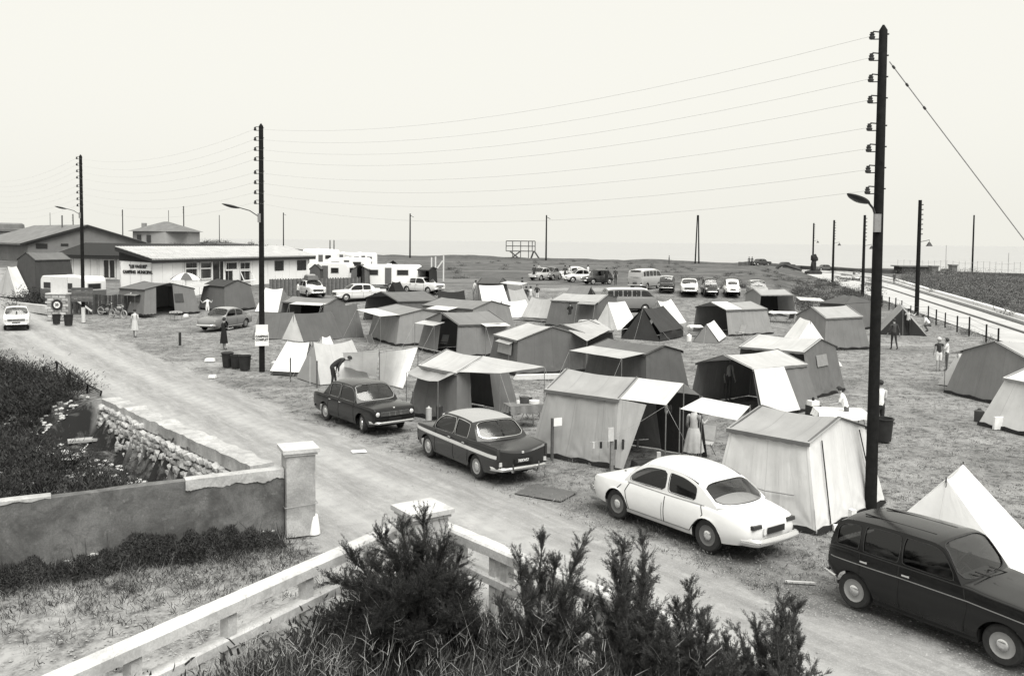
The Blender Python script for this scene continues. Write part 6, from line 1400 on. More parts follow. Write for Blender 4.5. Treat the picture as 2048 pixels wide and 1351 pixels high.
# ------------------------------------------------------------------ caravans and cars
def car_at(S, rear, front, name, label, g, group=None, **k):
    a, b = W(*rear), W(*front); d = (b - a); d.z = 0; d.normalize(); c = (a + b) / 2; n = Vector((-d.y, d.x, 0))
    if n.y < 0: n = -n
    c = c + n * (S['W'] / 2 - .1); return make_car(name, label, S, g, flat(c), math.atan2(d.y, d.x), group, **k)
def car_c(S, px, py, head, name, label, g, group=None, **k):
    c = flat(W(px, py)); return make_car(name, label, S, g, c, R(head), group, **k)
car_at(CAR_RND, (1420, 1104), (1232, 1034), 'rounded_saloon', 'white streamlined saloon with domed roof and wide rear window', .74)
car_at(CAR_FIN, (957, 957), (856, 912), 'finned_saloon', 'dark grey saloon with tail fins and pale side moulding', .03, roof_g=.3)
car_at(CAR_SQ, (650, 838), (728, 866), 'square_saloon', 'black square saloon facing the viewer, headlamps at the corners', .012, steer=R(-16))
car_at(CAR_BOX, (1716, 1218), (1993, 1326), 'boxy_hatchback', 'small black hatchback parked at the lower right corner', .008)
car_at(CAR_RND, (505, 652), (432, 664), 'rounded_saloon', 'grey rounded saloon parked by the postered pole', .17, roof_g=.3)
car_c(CAR_SQ, 34, 655, -62, 'square_saloon', 'white saloon driving in at the left edge', .66)
FG = 'cars parked on the field'
far = dict(lod=0)
car_c(CAR_HUMP, 1083, 560, -125, 'small_car', 'small light car first in the field row behind two men', .36, FG, **far)
car_c(CAR_HUMP, 1103, 559, -115, 'small_car', 'small dark car second in the field row, lamps bright', .12, FG, **far)
car_c(CAR_RND, 1148, 557, -160, 'rounded_saloon', 'long white rounded car third in the field row', .7, FG, **far)
car_c(CAR_HUMP, 1160, 564, -165, 'small_car', 'low pale small car in front of the long white one', .5, FG, **far)
car_c(CAR_OLD, 1196, 568, -150, 'old_saloon', 'tall black car at the right end of the left field row', .035, FG, **far)
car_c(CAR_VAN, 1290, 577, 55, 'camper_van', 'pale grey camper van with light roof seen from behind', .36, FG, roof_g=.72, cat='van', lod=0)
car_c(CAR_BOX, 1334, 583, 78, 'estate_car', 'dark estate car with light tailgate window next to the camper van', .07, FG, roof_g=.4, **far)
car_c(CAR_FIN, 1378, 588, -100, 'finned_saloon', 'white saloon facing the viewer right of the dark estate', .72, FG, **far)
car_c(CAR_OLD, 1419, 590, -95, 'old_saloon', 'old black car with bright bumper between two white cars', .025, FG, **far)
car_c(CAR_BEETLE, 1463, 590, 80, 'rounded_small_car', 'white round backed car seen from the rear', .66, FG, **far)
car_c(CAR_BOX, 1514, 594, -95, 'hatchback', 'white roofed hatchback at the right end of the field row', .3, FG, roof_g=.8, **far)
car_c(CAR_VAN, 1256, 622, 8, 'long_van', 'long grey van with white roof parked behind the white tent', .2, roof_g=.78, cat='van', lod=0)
car_c(CAR_FIN, 622, 592, -60, 'finned_saloon', 'white saloon with loaded roof rack by the hut fence', .62, **far)
car_c(CAR_FIN, 716, 600, -150, 'finned_saloon', 'white saloon standing among the tents before the caravans', .7, **far)
car_c(CAR_SQ, 845, 585, -35, 'square_saloon', 'white saloon nosing out beside the long caravan', .72, **far)
car_c(CAR_HUMP, 1712, 560, -110, 'old_car', 'old dark topped car driving on the sea front road', .3, roof_g=.04, **far)
for (px, py, hd, g, lb) in ((1571, 536, 10, .06, 'dark far car on the shore road left of the road bend'), (1651, 541, 0, .12, 'far car passing on the shore road right of the bend'), (1522, 531, 20, .05, 'dark car half hidden on the shore beyond the field'), (1895, 551, 15, .05, 'dark car parked beyond the scrub bank by the gate post')):
    car_c(CAR_SQ, px, py, hd, 'far_car', lb, g, **far)
# luggage on the rack car
c = W(622, 592); lug = thing('luggage_load', 'bundled luggage on the roof of the white rack car', 'luggage', (c.x, c.y, c.z + 1.47), R(-60)); MB().box((0, 0, .18), (1.3, 1.0, .36), taper=.85).build('bundle', grey(.12, .9, .3, 4, .3), lug); MB().box((-.2, 0, .40), (.7, .8, .14), taper=.8).build('blanket', grey(.3, .9), lug)
def caravan(label, px, py, head, L_=4.6, W_=2.0, H_=2.25, g=.8, g2=None, door=True, group='white touring caravans', raise_=.45):
    L_, W_, H_ = L_ * .84, W_ * .95, H_ * .92
    c = W(px, py); root = thing('caravan', label, 'caravan', c, R(head), group); mb = MB(); n = 20; pr_ = []
    for i in range(n + 1):                               # rounded side outline
        t = i / n
    rr = .42; zb, zt = raise_, H_; pts = []
    def arc(cx, cz, a0, a1, r, k=6): return [(cx + r * math.cos(R(lerp(a0, a1, i / k))), cz + r * math.sin(R(lerp(a0, a1, i / k)))) for i in range(k + 1)]
    pts += arc(L_ / 2 - .2, zb + .2, -90, 0, .2); pts += arc(L_ / 2 - rr, zt - rr, 0, 90, rr); pts += arc(-L_ / 2 + rr, zt - rr, 90, 180, rr); pts += arc(-L_ / 2 + .2, zb + .2, 180, 270, .2)
    k = len(pts); sec = [(-W_ / 2, .96), (-W_ / 2 + .05, 1.0), (W_ / 2 - .05, 1.0), (W_ / 2, .96)]; cz = (zb + zt) / 2
    for (y, s) in sec:
        for (x, z) in pts: mb.v.append((x * (1 if s == 1 else .985), y, cz + (z - cz) * s))
    for i in range(3):
        for j in range(k): a, b_ = i * k + j, i * k + (j + 1) % k; mb.f.append((a, a + k, b_ + k, b_)); mb.m.append(0)
    mb.f.append(tuple(range(k))); mb.f.append(tuple(3 * k + j for j in range(k))[::-1]); mb.m += [0, 0]
    mb.build('body', grey(g, .45, .05, 3), root, smooth=40)
    if g2 is not None: MB().box((0, 0, lerp(zb, zt, .24)), (L_ + .02, W_ + .02, (zt - zb) * .46)).build('lower_band', grey(g2, .6, .1), root)
    zw = lerp(zb, zt, .62)
    for s in (-1, 1):
        for x in (-.32, .18):
            f = MB().box((L_ * x, s * (W_ / 2 + .005), zw), (L_ * .2, .03, .55)).build('window', grey(.5, .5), root); MB().box((L_ * x, s * (W_ / 2 + .02), zw), (L_ * .2 - .1, .03, .46)).build('pane', PANE, f)
        if door: MB().box((L_ * -.06, s * (W_ / 2 + .012), lerp(zb, zt, .45)), (.6, .02, 1.5)).build('door', grey(g * .75 if s > 0 else .12, .6), root)
    for s in (-1, 1):
        f = MB().box((s * (L_ / 2 - .02), 0, zw), (.06, W_ * .6, .5)).build('window', grey(.5), root); MB().box((s * (L_ / 2 + .012), 0, zw), (.03, W_ * .52, .42)).build('pane', PANE, f)
    tm, hm = wheel_meshes(.31, .16, True)
    for s in (-1, 1): w = inst('wheel', tm, root, (-.1, s * (W_ / 2 - .05), .31), (0, 0, 0 if s < 0 else math.pi)); inst('hub_cap', hm, w)
    MB().tube([(L_ / 2, .35, .5), (L_ / 2 + 1.0, 0, .5), (L_ / 2, -.35, .5)], .04, 6).build('tow_bar', STEEL, root); MB().tube([(L_ / 2 + .9, 0, .5), (L_ / 2 + .9, 0, 0)], .03, 6).build('jockey_stay', STEEL, root)
    MB().box((-.3, 0, H_ + .05), (.5, .5, .1), taper=.8).build('roof_vent', grey(.6), root)
    return root
caravan('white topped caravan with dark lower half behind the entrance hut', 147, 612, -28, 6.2, 2.3, 2.7, .72, .12)
caravan('long white caravan with rounded end behind the central tents', 785, 578, 4, 6.6, 2.2, 2.5, .82)
caravan('white caravan with dark door behind the hut fence', 662, 573, -8, 4.8, 2.1, 2.5, .82)
caravan('white caravan with long side window in the second row', 700, 554, 5, 6.0, 2.2, 2.5, .82)
caravan('tall white caravan directly right of the long hut roof', 640, 545, 30, 5.0, 2.2, 3.4, .82)
caravan('white caravan with awning in the third row near the sea', 690, 535, -6, 5.6, 2.2, 2.6, .8); caravan('white caravan with flat roof, farthest right near the sea', 722, 541, 40, 5.0, 2.2, 2.8, .8)
caravan('white van shaped caravan, farthest left against the sea', 650, 532, 20, 5.4, 2.2, 3.0, .78)
frame_tent('caravan_awning', 'grey awning tent against the long white caravan', [(703, 543), (735, 543)], 2.0, 2.4, 'v', .15, .26, .24, 'FFFF', depth=3.0, doors={0: (.35, .8)})
frame_tent('frame_tent', 'dark far tent with light roof beyond the caravans', [(772, 532), (800, 532)], 1.9, 2.4, 'v', .15, .3, .06, 'FFFF', depth=4.0)
frame_tent('frame_tent', 'black open shelter with pale side right of the long caravan', [(836, 540), (858, 541)], 2.1, 2.3, 'u', .1, .2, .05, 'OFFF', depth=2.0, wall2=[.1, .1, .05, .6])
frame_tent('frame_tent', 'grey shelter at the hut corner behind the white caravan', [(620, 540), (640, 540)], 2.1, 2.5, 'v', .1, .2, .2, 'FFFF', depth=2.0)
frame_tent('yard_tent', 'large grey tent in the yard at the far left below the barn', [(36, 522), (70, 524)], 3.0, 3.6, 'v', .3, .28, .17, 'FFFF', depth=4.0); ridge_tent('ridge_tent', 'white tent with steep front at the far left edge', (33, 532), (15, 534), 2.6, 1.8, .72, .6)
# ------------------------------------------------------------------ people
def at(px, py): return tuple(W(px, py))
person('person', 'person in pale dress and bare calves walking away across the open ground', at(270, 674), 100, 1.66, .52, .5, fem=True, skirt=(.5, .62, .2), legL=(14, 10), legR=(-12, 12), armL=(10, 14, 10), armR=(-10, 14, 10))
person('person', 'small person in white top and shorts by the frame tent', at(415, 634), 120, 1.5, .75, .72, shorts=True, child=True, armL=(40, 40, 90), armR=(40, 40, 90), legR=(-6, 8))
person('person', 'woman all in black standing by the bins', at(448, 699), 60, 1.68, .02, .02, fem=True, skirt=(.015, .72, .2), armL=(25, 5, 70), armR=(25, 5, 70), legL=(6, 6))
person('person', 'man in dark clothes bending over beside the hanging sheet', at(664, 778), 12, 1.74, .03, .03, lean=62, legL=(18, 12), legR=(4, 10), armL=(20, 10, 30), armR=(30, 10, 30), sleeves=.9, head_fwd=.4)
person('person', 'woman in black top with pale belt standing at the wide grey tent', at(1140, 652), 75, 1.66, .03, .05, fem=True, armL=(5, 14, 20), armR=(15, 14, 40))
person('person', 'dark clad person at the doorway of the plain white tent', at(1205, 642), 100, 1.62, .04, .06, armL=(20, 8, 40)); person('person', 'person with white cap behind the pointed porch', at(1184, 648), -90, 1.4, .3, .2, hair=.8)
person('person', 'man in dark suit walking away on the grass right of the nearest pole', at(1787, 699), 95, 1.74, .06, .03, sleeves=.95, legL=(10, 6), legR=(-14, 10), armL=(10, 14, 15), armR=(-8, 18, 10))
person('person', 'man in light shirt and dark trousers working at the ridge tent', at(1816, 670), 50, 1.72, .5, .03, sleeves=.9, armL=(60, 20, 30), armR=(70, 15, 40), legL=(5, 4))
person('person', 'person in white shirt crouching by the fence posts', at(1860, 664), 140, 1.66, .72, .1, lean=40, legL=(85, 120), legR=(80, 118), armL=(50, 10, 30), armR=(50, 10, 30))
person('person', 'boy in dark vest and white shorts seen from behind on the right', at(1877, 742), 80, 1.55, .04, .75, hair=.5, shorts=True, sleeves=0, child=True, legR=(4, 2)); person('person', 'boy in white shirt beside the one in shorts on the right', at(1893, 741), 150, 1.5, .66, .08, hair=.04, child=True, armL=(30, 10, 60), armR=(30, 10, 60))
person('person', 'man in white shirt and dark trousers behind the nearest pole', at(1758, 872), 100, 1.72, .75, .03, sleeves=.3, armL=(20, 10, 50), armR=(20, 10, 50))
person('person', 'person with dark hair bent over the white camp table', at(1692, 868), 160, 1.5, .75, .1, lean=20, armL=(50, 10, 50), armR=(50, 10, 50))
person('person', 'woman in pale pleated skirt under the white canopy', at(1386, 932), 60, 1.66, .5, .6, fem=True, skirt=(.52, .66, .27), legL=(4, 4), legR=(-6, 6), armL=(15, 12, 40), armR=(35, 12, 70), shoe=.3)
person('person', 'person dimly seen inside the open fronted tent with white flank', at(1455, 800), -70, 1.6, .4, .1)
person('person', 'person in white shirt beside the loaded white car', at(596, 604), 30, 1.7, .7, .1, armL=(60, 20, 40)); person('person', 'person in white shirt between the charcoal tent and the large white tent', at(947, 600), -20, 1.7, .8, .3, lean=15)
for (px, py, f, t, b, lb) in ((1052, 612, 70, .04, .1, 'dark haired person in black in the group at the back of the camp'), (1061, 612, 90, .6, .5, 'person in white in the group at the back of the camp'), (1074, 608, -90, .03, .7, 'person in dark top and white shorts in the group at the back'), (1044, 592, 20, .05, .4, 'person walking by the far white awning')):
    person('person', lb, at(px, py), f, 1.62, t, b, legL=(6, 4), shorts=(b > .4))
for (px, py, f, t, b, lb) in ((1068, 561, 80, .05, .05, 'man in dark clothes at the first field car'), (1077, 556, -90, .4, .3, 'man with dark hat behind the first field car'), (1130, 562, 90, .06, .05, 'dark figure before the long white field car'), (1139, 563, 60, .6, .3, 'light figure before the long white field car'),
                              (1176, 560, 150, .75, .1, 'figure in white shirt between two field cars'), (1213, 569, 100, .03, .03, 'dark figure at the tail of the black field car'), (1231, 570, -110, .06, .05, 'man standing alone right of the black field car'),
                              (1498, 531, 90, .05, .05, 'tiny dark figure at the shore, left of two'), (1504, 531, 60, .05, .05, 'tiny dark figure at the shore, right of two'), (1788, 568, 90, .06, .05, 'figure walking on the sea front road'), (1338, 528, 0, .05, .05, 'tiny figure on the shore bank in mid picture')):
    person('person', lb, at(px, py), f, 1.72, t, b, sleeves=.8, legL=(5, 4), legR=(-5, 4))
# ------------------------------------------------------------------ bins, signs, small things
BIN = grey(.025, .6, .3, 5, .2)
_bin = MB().lathe([(.001, .02), (.21, .02), (.26, .62), (.285, .63), (.285, .66), (.25, .66), (.2, .06)], 18).mesh('tub', BIN, 40); _lid = MB().lathe([(.29, .66), (.29, .69), (.2, .73), (.001, .74)], 18).mesh('lid', BIN, 40)
def bin_(label, px, py, s=1.0, lid=False):
    r = thing('rubbish_bin', label, 'bin', W(px, py), 0, 'black tub bins'); inst('tub', _bin, r, scale=(s, s, s)); h = MB()
    for sg in (-1, 1): h.tube([(sg * .27 * s, -.06, .5 * s), (sg * .33 * s, 0, .52 * s), (sg * .27 * s, .06, .5 * s)], .012, 5)
    h.build('handle', BIN, r)
    if lid: inst('lid', _lid, r, scale=(s, s, s))
bin_('black bin with lid, leftmost of the three by the postered pole', 455, 734, 1.0, True); bin_('black bin in the middle of the three by the postered pole', 472, 736, .95); bin_('black bin closest to the postered pole', 490, 740, 1.05)
bin_('black tub at the camp entrance, left one of the pair', 113, 648, 1.05); bin_('black tub at the camp entrance, right one of the pair', 137, 651, 1.15); bin_('black bin standing behind the nearest pole', 1766, 882, 1.1)
def post(label, px, py, h, w=.06, g=.09, name='stake', tilt=0.0, cat='stake', grp='stakes marking the pitches'):
    return tag(MB().box((0, 0, h / 2), (w, w, h)).build(name, grey(g, .9, .3, 9), None, W(px, py), .3), label, cat, grp)
post('short dark stake by the little fly sheet tent', 581, 762, 1.0); post('dark stake in front of the pale ridge tent near the bending man', 634, 775, 1.1); post('pale tent pole stake left of the bending man', 620, 770, 1.2, .03, .4); post('dark stake before the tent with two awnings', 826, 838, .95)
p = post('dark stake with white paper tag beside the finned saloon', 1104, 918, 1.15, .07); MB().box((.14, -.05, 1.05), (.26, .02, .22), .2).build('paper_tag', WHITE, p)
p = post('pale stake with small board before the big pale tent', 1223, 942, .95, .08, .2); MB().box((-.06, -.06, 1.0), (.16, .03, .36)).build('board', grey(.5), p)
post('grey stake beside the white streamlined saloon tail', 1525, 1010, .75, .07, .22); post('small dark post standing alone on the open ground', 360, 690, .72, .14, .03); post('white peg board left of the small dark car', 1704, 1050, .35, .12, .7); 
# clothes pegs on lines at the porch
for k, (px, py, z) in enumerate(((1333, 803, 1.75), (1337, 806, 1.7), (1341, 804, 1.72))): p = W(px, py, z); t = thing('shoe', ('leftmost of the dark shoes hung at the porch pole', 'middle one of the dark shoes hung at the porch pole', 'rightmost of the dark shoes hung at the porch pole')[k], 'shoe', p - Vector((0, 0, .2)), 0, 'shoes hung at the porch'); MB().ico((0, 0, 0), (.05, .04, .14), 0, 2).build('sole', grey((.4, .04, .03)[k], .7), t); MB().ico((0, -.03, .03), (.04, .04, .08), 0, 1).build('upper', grey(.03, .7), t)
ln = T1.base[1] + Zv * .75; tag(MB().tube([ln + Vector((-.7, -.2, 0)), ln + Vector((.9, .1, .02))], .006, 4).build('peg_line', ROPE), 'short line of pegs and socks at the corner of the big pale tent', 'line')
for k in range(7):
    q = ln + Vector((-.6 + k * .2, -.2 + .04 * k, -.09)); tag(MB().box((0, 0, 0), (.06, .03, .17 if k < 3 else .26), .3, 0).build('hung_rag', grey((.5, .03, .4, .03, .04, .03, .03)[k], .9), None, q), ('first', 'second', 'third', 'fourth', 'fifth', 'sixth', 'last')[k] + ' rag from the left on the peg line of the big pale tent', 'rag', 'rags on the peg line')
# poster signs on the second pole
def board(name, label, p, w, h, g, lines, rz=0, frame=.0, cat='sign'):
    r = thing(name, label, cat, p, rz); MB().box((0, 0, 0), (w, .03, h)).build('board', grey(g, .7, .08, 3), r)
    for (s, z, sz) in lines:
        me = text_mesh('lettering', s, sz, .004, .006, .9); me.materials.append(grey(.05, .7)); inst('lettering', me, r, (0, -.022, z), (R(90), 0, 0))
    return r
d2 = Vector((g2.x, g2.y, 0)).normalized(); rz2 = math.atan2(d2.y, d2.x) - R(90)
p = W(522, 667, 1.9); q = Vector((g2.x, g2.y, 0)) - d2 * .22
board('poster', 'white upper paper sign nailed to the pole by the bins', Vector((q.x, q.y, 1.98)), .54, .34, .72, [], rz2)
q = q - d2 * .02; board('poster', 'white lower paper sign reading CAMPING COMPLET on the pole by the bins', Vector((q.x, q.y, 1.50)), .60, .62, .74, [('CAMPING', .12, .14), ('COMPLET', -.03, .14)], rz2)
# entrance: stone gate pier with round sign, plank board, barrier
gp = W(118, 640); er = thing('entrance_pier', 'pale stone pier with stacked boards at the camp entrance', 'pier', gp); MB().box((0, 0, .95), (1.35, .7, 1.9)).build('pier_body', grey(.30, .9, .3, 2, .3), er)
for k in range(9):
    for sx in (-.52, .0, .52): MB().box((sx + (.12 if k % 2 else -.06), -.36, .12 + k * .2), (.42, .06, .165)).build('stone', grey((.5, .32, .42)[(k + int(sx * 2)) % 3], .95, .25, 4), er)
MB().box((0, 0, 1.93), (1.5, .85, .1)).build('cap', grey(.55, .9), er)
MB().box((-.05, .2, 2.55), (1.2, .08, 1.1)).build('price_board', grey(.55, .8, .1), er)
sg = thing('speed_sign', 'round white sign with black ring and number on the entrance pier', 'sign', gp + Vector((.1, -.45, 1.15))); M = Matrix.Rotation(R(90), 4, 'X')
MB().lathe([(.001, .02), (.27, .02), (.27, .0)], 24, 0, M).build('face', WHITE, sg); MB().lathe([(.24, .0), (.24, .03), (.40, .03), (.40, 0)], 24, 0, M).build('ring', grey(.03, .6), sg)
me = text_mesh('lettering', '20', .26, .005, .01); me.materials.append(grey(.03)); inst('lettering', me, sg, (0, -.03, 0), (R(90), 0, 0))
bp_ = g3 + Vector((.1, -.35, 0)); pbd = thing('plank_board', 'dark weathered plank board fixed to the pole at the entrance', 'board', bp_ + Vector((0, 0, 2.0)))
for k in range(5): MB().box((0, 0, -.4 + k * .2), (1.5, .05, .185)).build('plank', grey((.1, .14, .09, .12, .08)[k], .9, .3, 5), pbd)
fs = thing('plank_fence', 'dark plank fence behind the entrance pier and motorbikes', 'fence', W(190, 628))
for k in range(22): MB().box((-2.6 + k * .25, .05 * math.sin(k * 2.1), .75 + .04 * math.sin(k * 5.3)), (.21, .04, 1.5)).build('plank', grey((.05, .07, .04)[k % 3], .9, .4, 6), fs)
for x, z in ((-2.7, 1.5), (2.85, 1.7)): MB().tube([(x, -.1, 0), (x, -.1, z)], .07, 8).build('white_post', OFFWHITE, fs)
MB().beam((-1.6, -.3, 1.35), (-.1, -.3, .25), .06, .12).build('white_brace', OFFWHITE, fs)
hb_ = thing('low_wall', 'low pale wall along the entrance bend at the far left', 'wall', W(60, 618)); a, b_ = W(15, 612), W(108, 632); o = Vector(hb_.location); rough_box(MB(), a - o, b_ - o, .35, -.1, .55, 20, 3, .04).build('wall_body', grey(.45, .9, .2, 2, .2), hb_, smooth=40)
# motorbikes by the left frame tent
def moto(label, px, py, hd, g):
    r = thing('motorcycle', label, 'motorcycle', W(px, py), R(hd), 'motorcycles by the frame tent'); M = Matrix.Rotation(R(90), 4, 'X')
    for x in (-.6, .62):
        w = MB().lathe([(.25, -.035), (.30, -.045), (.315, 0), (.30, .045), (.25, .035), (.25, -.035)], 22, 0, M).build('wheel', grey(.35, .6), r, (x, 0, .315)); s = MB()
        for k in range(10): a = math.pi * k / 5; s.tube([(0, 0, 0), (.25 * math.cos(a), 0, .25 * math.sin(a))], .006, 3)
        s.build('spokes', STEEL, w)
    MB().tube([(.62, 0, .315), (.45, 0, .85), (.38, 0, 1.0)], .025, 6).build('fork', STEEL, r); MB().tube([(.36, -.35, 1.02), (.42, -.15, 1.03), (.42, .15, 1.03), (.36, .35, 1.02)], .014, 6).build('handlebar', CHROME, r)
    MB().ico((.15, 0, .78), (.27, .13, .13), 0, 2).build('tank', grey(g, .3, .1, coat=.5), r); MB().ico((-.32, 0, .80), (.33, .13, .06), 0, 2).build('saddle', grey(.02, .6), r); MB().ico((.02, 0, .42), (.24, .13, .2), 0, 1).build('engine', grey(.3, .4, .2, metal=.6), r)
    MB().tube([(.38, 0, .9), (.0, 0, .25), (-.35, 0, .35), (-.6, 0, .315)], .022, 6).tube([(.38, 0, .88), (-.3, 0, .7), (-.6, 0, .315)], .02, 6).build('frame', grey(.05, .4), r); MB().lathe([(.001, .06), (.07, .05), (.085, -.02), (.04, -.1)], 10, 0, Matrix.Translation((.5, 0, .88)) @ Matrix.Rotation(R(90), 4, 'Y')).build('headlamp', CHROME, r)
    MB().tube([(.05, -.12, .25), (-.7, -.14, .28)], .035, 8).build('exhaust', CHROME, r); MB().tube([(-.05, .1, .3), (-.1, .3, .0)], .014, 5).build('stand', STEEL, r)
    return r
moto('light motorcycle in front of the left frame tent, handlebar raised', 236, 636, -25, .3); moto('dark motorcycle behind, next to the plank fence', 214, 630, -20, .05)
# parasol
pp = W(372, 606); ps = thing('parasol', 'beach parasol with alternating dark and white segments between the left tents', 'parasol', pp)
for k in range(8):
    mb = MB(); a0, a1 = math.pi * k / 4, math.pi * (k + 1) / 4
    mb.grid(lambda u, v: (lerp(.02, 1.25, v) * math.cos(lerp(a0, a1, u)), lerp(.02, 1.25, v) * math.sin(lerp(a0, a1, u)), 2.55 - .55 * v * v), 4, 6); mb.build('segment', grey(.75 if k % 2 else .1, .85), ps, smooth=60)
MB().tube([(0, 0, 0), (0, 0, 2.6)], .022, 6).build('pole', OFFWHITE, ps)
# tables, chairs, gas stove
def table(label, px, py, l, w, h, rz, g, cloth_drop=.25, legs=TUBE_M):
    r = thing('camp_table', label, 'table', W(px, py), R(rz)); MB().box((0, 0, h - .015), (l, w, .03)).build('table_top', WOOD, r)
    mb = MB(); k = 24; e = [(-l / 2, -w / 2), (l / 2, -w / 2), (l / 2, w / 2), (-l / 2, w / 2)]
    mb.grid(lambda u, v: (lerp(-l / 2 - .01, l / 2 + .01, u), lerp(-w / 2 - .01, w / 2 + .01, v), h + .004), 2, 2)
    for i in range(4):
        a, b_ = Vector(e[i] + (0,)) * 1.02, Vector(e[(i + 1) % 4] + (0,)) * 1.02; nrm = Vector((b_.y - a.y, a.x - b_.x, 0)).normalized()
        mb.grid(lambda u, v: lerp(a, b_, u) + nrm * (v * .05 * (1 + math.sin(u * 19))) + Vector((0, 0, h - v * cloth_drop * (1 + .12 * math.sin(u * 13)))), 18, 2)
    mb.build('table_cloth', grey(g, .8, .25 if g < .6 else .05, 9), r, smooth=60)
    for (x, y) in e: MB().tube([(x * .92, y * .92, 0), (x * .8, y * .8, h - .02)], .014, 6).build('leg', legs, r)
    return r
table('small table with patterned cloth beside the tent with two awnings', 1045, 852, 1.1, .7, .74, 20, .16)
tp_ = W(1045, 852)
def pot(name, label, dx, dy, z, r_, h_, g, cat='pot'): tag(MB().lathe([(.001, 0), (r_, 0), (r_ * 1.02, h_), (r_ * .9, h_), (r_ * .85, h_ * .95), (.02, h_ * 1.1), (.001, h_ * 1.15)], 14).build(name, grey(g, .4, .1), None, tp_ + Vector((dx, dy, z))), label, cat)
pot('cooking_pot', 'dark cooking pot on the patterned table', .05, .15, .75, .15, .2, .07); pot('washing_bowl', 'white enamel bowl on the patterned table', .38, .05, .75, .17, .1, .75, 'bowl'); pot('mug', 'small white mug on the patterned table', -.15, .0, .75, .06, .1, .7, 'mug')
pot('bottle', 'pale bottle standing by the wall of the tent with two awnings', -3.1, .4, .0, .1, .5, .45, 'bottle'); pot('can', 'dark can beside the pale bottle', -2.75, .45, .0, .11, .55, .04, 'can'); pot('basin', 'white basin beside the dark can at the tent wall', -2.45, .5, .0, .22, .28, .75, 'basin')
table('white clothed table in the open beyond the cream tent', 1680, 866, 1.5, .95, .74, -8, .82, .2); table('white table outside the open fronted tent by the cars', 1566, 644, 1.9, .9, .8, -6, .82, .1); table('small white table before the black opening right of centre', 1390, 672, .8, .6, .7, 0, .75, .1)
gs = W(1625, 852); gr = thing('gas_cooker', 'dark gas bottle cabinet with white stove on top', 'stove', gs); MB().box((0, 0, .35), (.36, .34, .7), .3).build('cabinet', grey(.03, .7, .3), gr); MB().box((0, 0, .78), (.30, .28, .16), .3).build('stove', WHITE, gr); MB().lathe([(.001, .0), (.05, .0), (.04, .1), (.001, .12)], 10, 0, Matrix.Translation((0, 0, .86))).build('kettle_knob', DARK, gr)
MB().box((0, .0, .0), (.46, .42, .02), .3).build('base_board', WOOD, gr)
def chair(label, px, py, rz, g):
    r = thing('folding_chair', label, 'chair', W(px, py), R(rz)); MB().grid(lambda u, v: (lerp(-.22, .22, u), lerp(-.2, .22, v), .40 - .05 * math.sin(math.pi * v)), 4, 6).build('seat', grey(g, .8), r); MB().grid(lambda u, v: (lerp(-.22, .22, u), .22 + .16 * v, .45 + .38 * v), 4, 4).build('backrest', grey(g, .8), r)
    for sx in (-.24, .24): MB().tube([(sx, -.22, .42), (sx, .3, 0)], .013, 5).build('leg', TUBE_M, r); MB().tube([(sx, -.25, 0), (sx, .22, .42), (sx, .4, .85)], .013, 5).build('leg', TUBE_M, r)
chair('folding chair behind the woman in the pleated skirt', 1408, 912, -30, .35); chair('folding chair at the patterned table', 1062, 838, 150, .2); chair('dark folding chair by the open fronted tent near the cars', 1545, 642, 20, .05); chair('dark folding chair right of the white table near the cars', 1578, 648, -160, .05)
for (px, py, rz, g, lb) in ((1335, 800, 40, .4, 'folding chair beside the dark grey tent with long awning'), (884, 700, -30, .6, 'pale chair inside the doorway of the tent with two cream awnings'), (748, 700, 60, .08, 'dark folding chair before the pale grey tent with white awning'), (1545, 805, 10, .5, 'pale folding chair by the white sheet of the open fronted tent'), (1118, 690, 80, .1, 'dark folding chair near the central pointed porch'), (1480, 676, -50, .3, 'grey folding chair right of the pup tent'), (1942, 762, 20, .5, 'pale folding chair at the gabled tent on the right')): chair(lb, px, py, rz, g)
table('little table with pale cloth beside the woman in black at the wide tent', 1172, 660, .8, .6, .7, 15, .5, .15); table('small dark table under the long pale awning', 1236, 766, .9, .6, .7, 10, .12, .15); table('little table by the motorcycles tent doorway', 352, 640, .7, .5, .65, -20, .3, .1)
def can(label, px, py, g, r_=.16, h_=.45): tag(MB().lathe([(.001, 0), (r_, 0), (r_, h_ * .8), (r_ * .4, h_ * .92), (r_ * .35, h_), (.001, h_)], 12).build('water_can', grey(g, .5, .1), None, W(px, py)), label, 'can')
can('white water can by the guy ropes of the dark canvas tent', 1378, 682, .75); can('dark water can beside the broad roofed tent right of centre', 1660, 758, .05); can('pale jerry can left of the little fly sheet tent', 548, 740, .5); can('white water can under the cream awning left of centre', 858, 700, .75, .14, .4); can('dark jerry can at the corner of the cream tent cut by the edge', 1958, 842, .06)
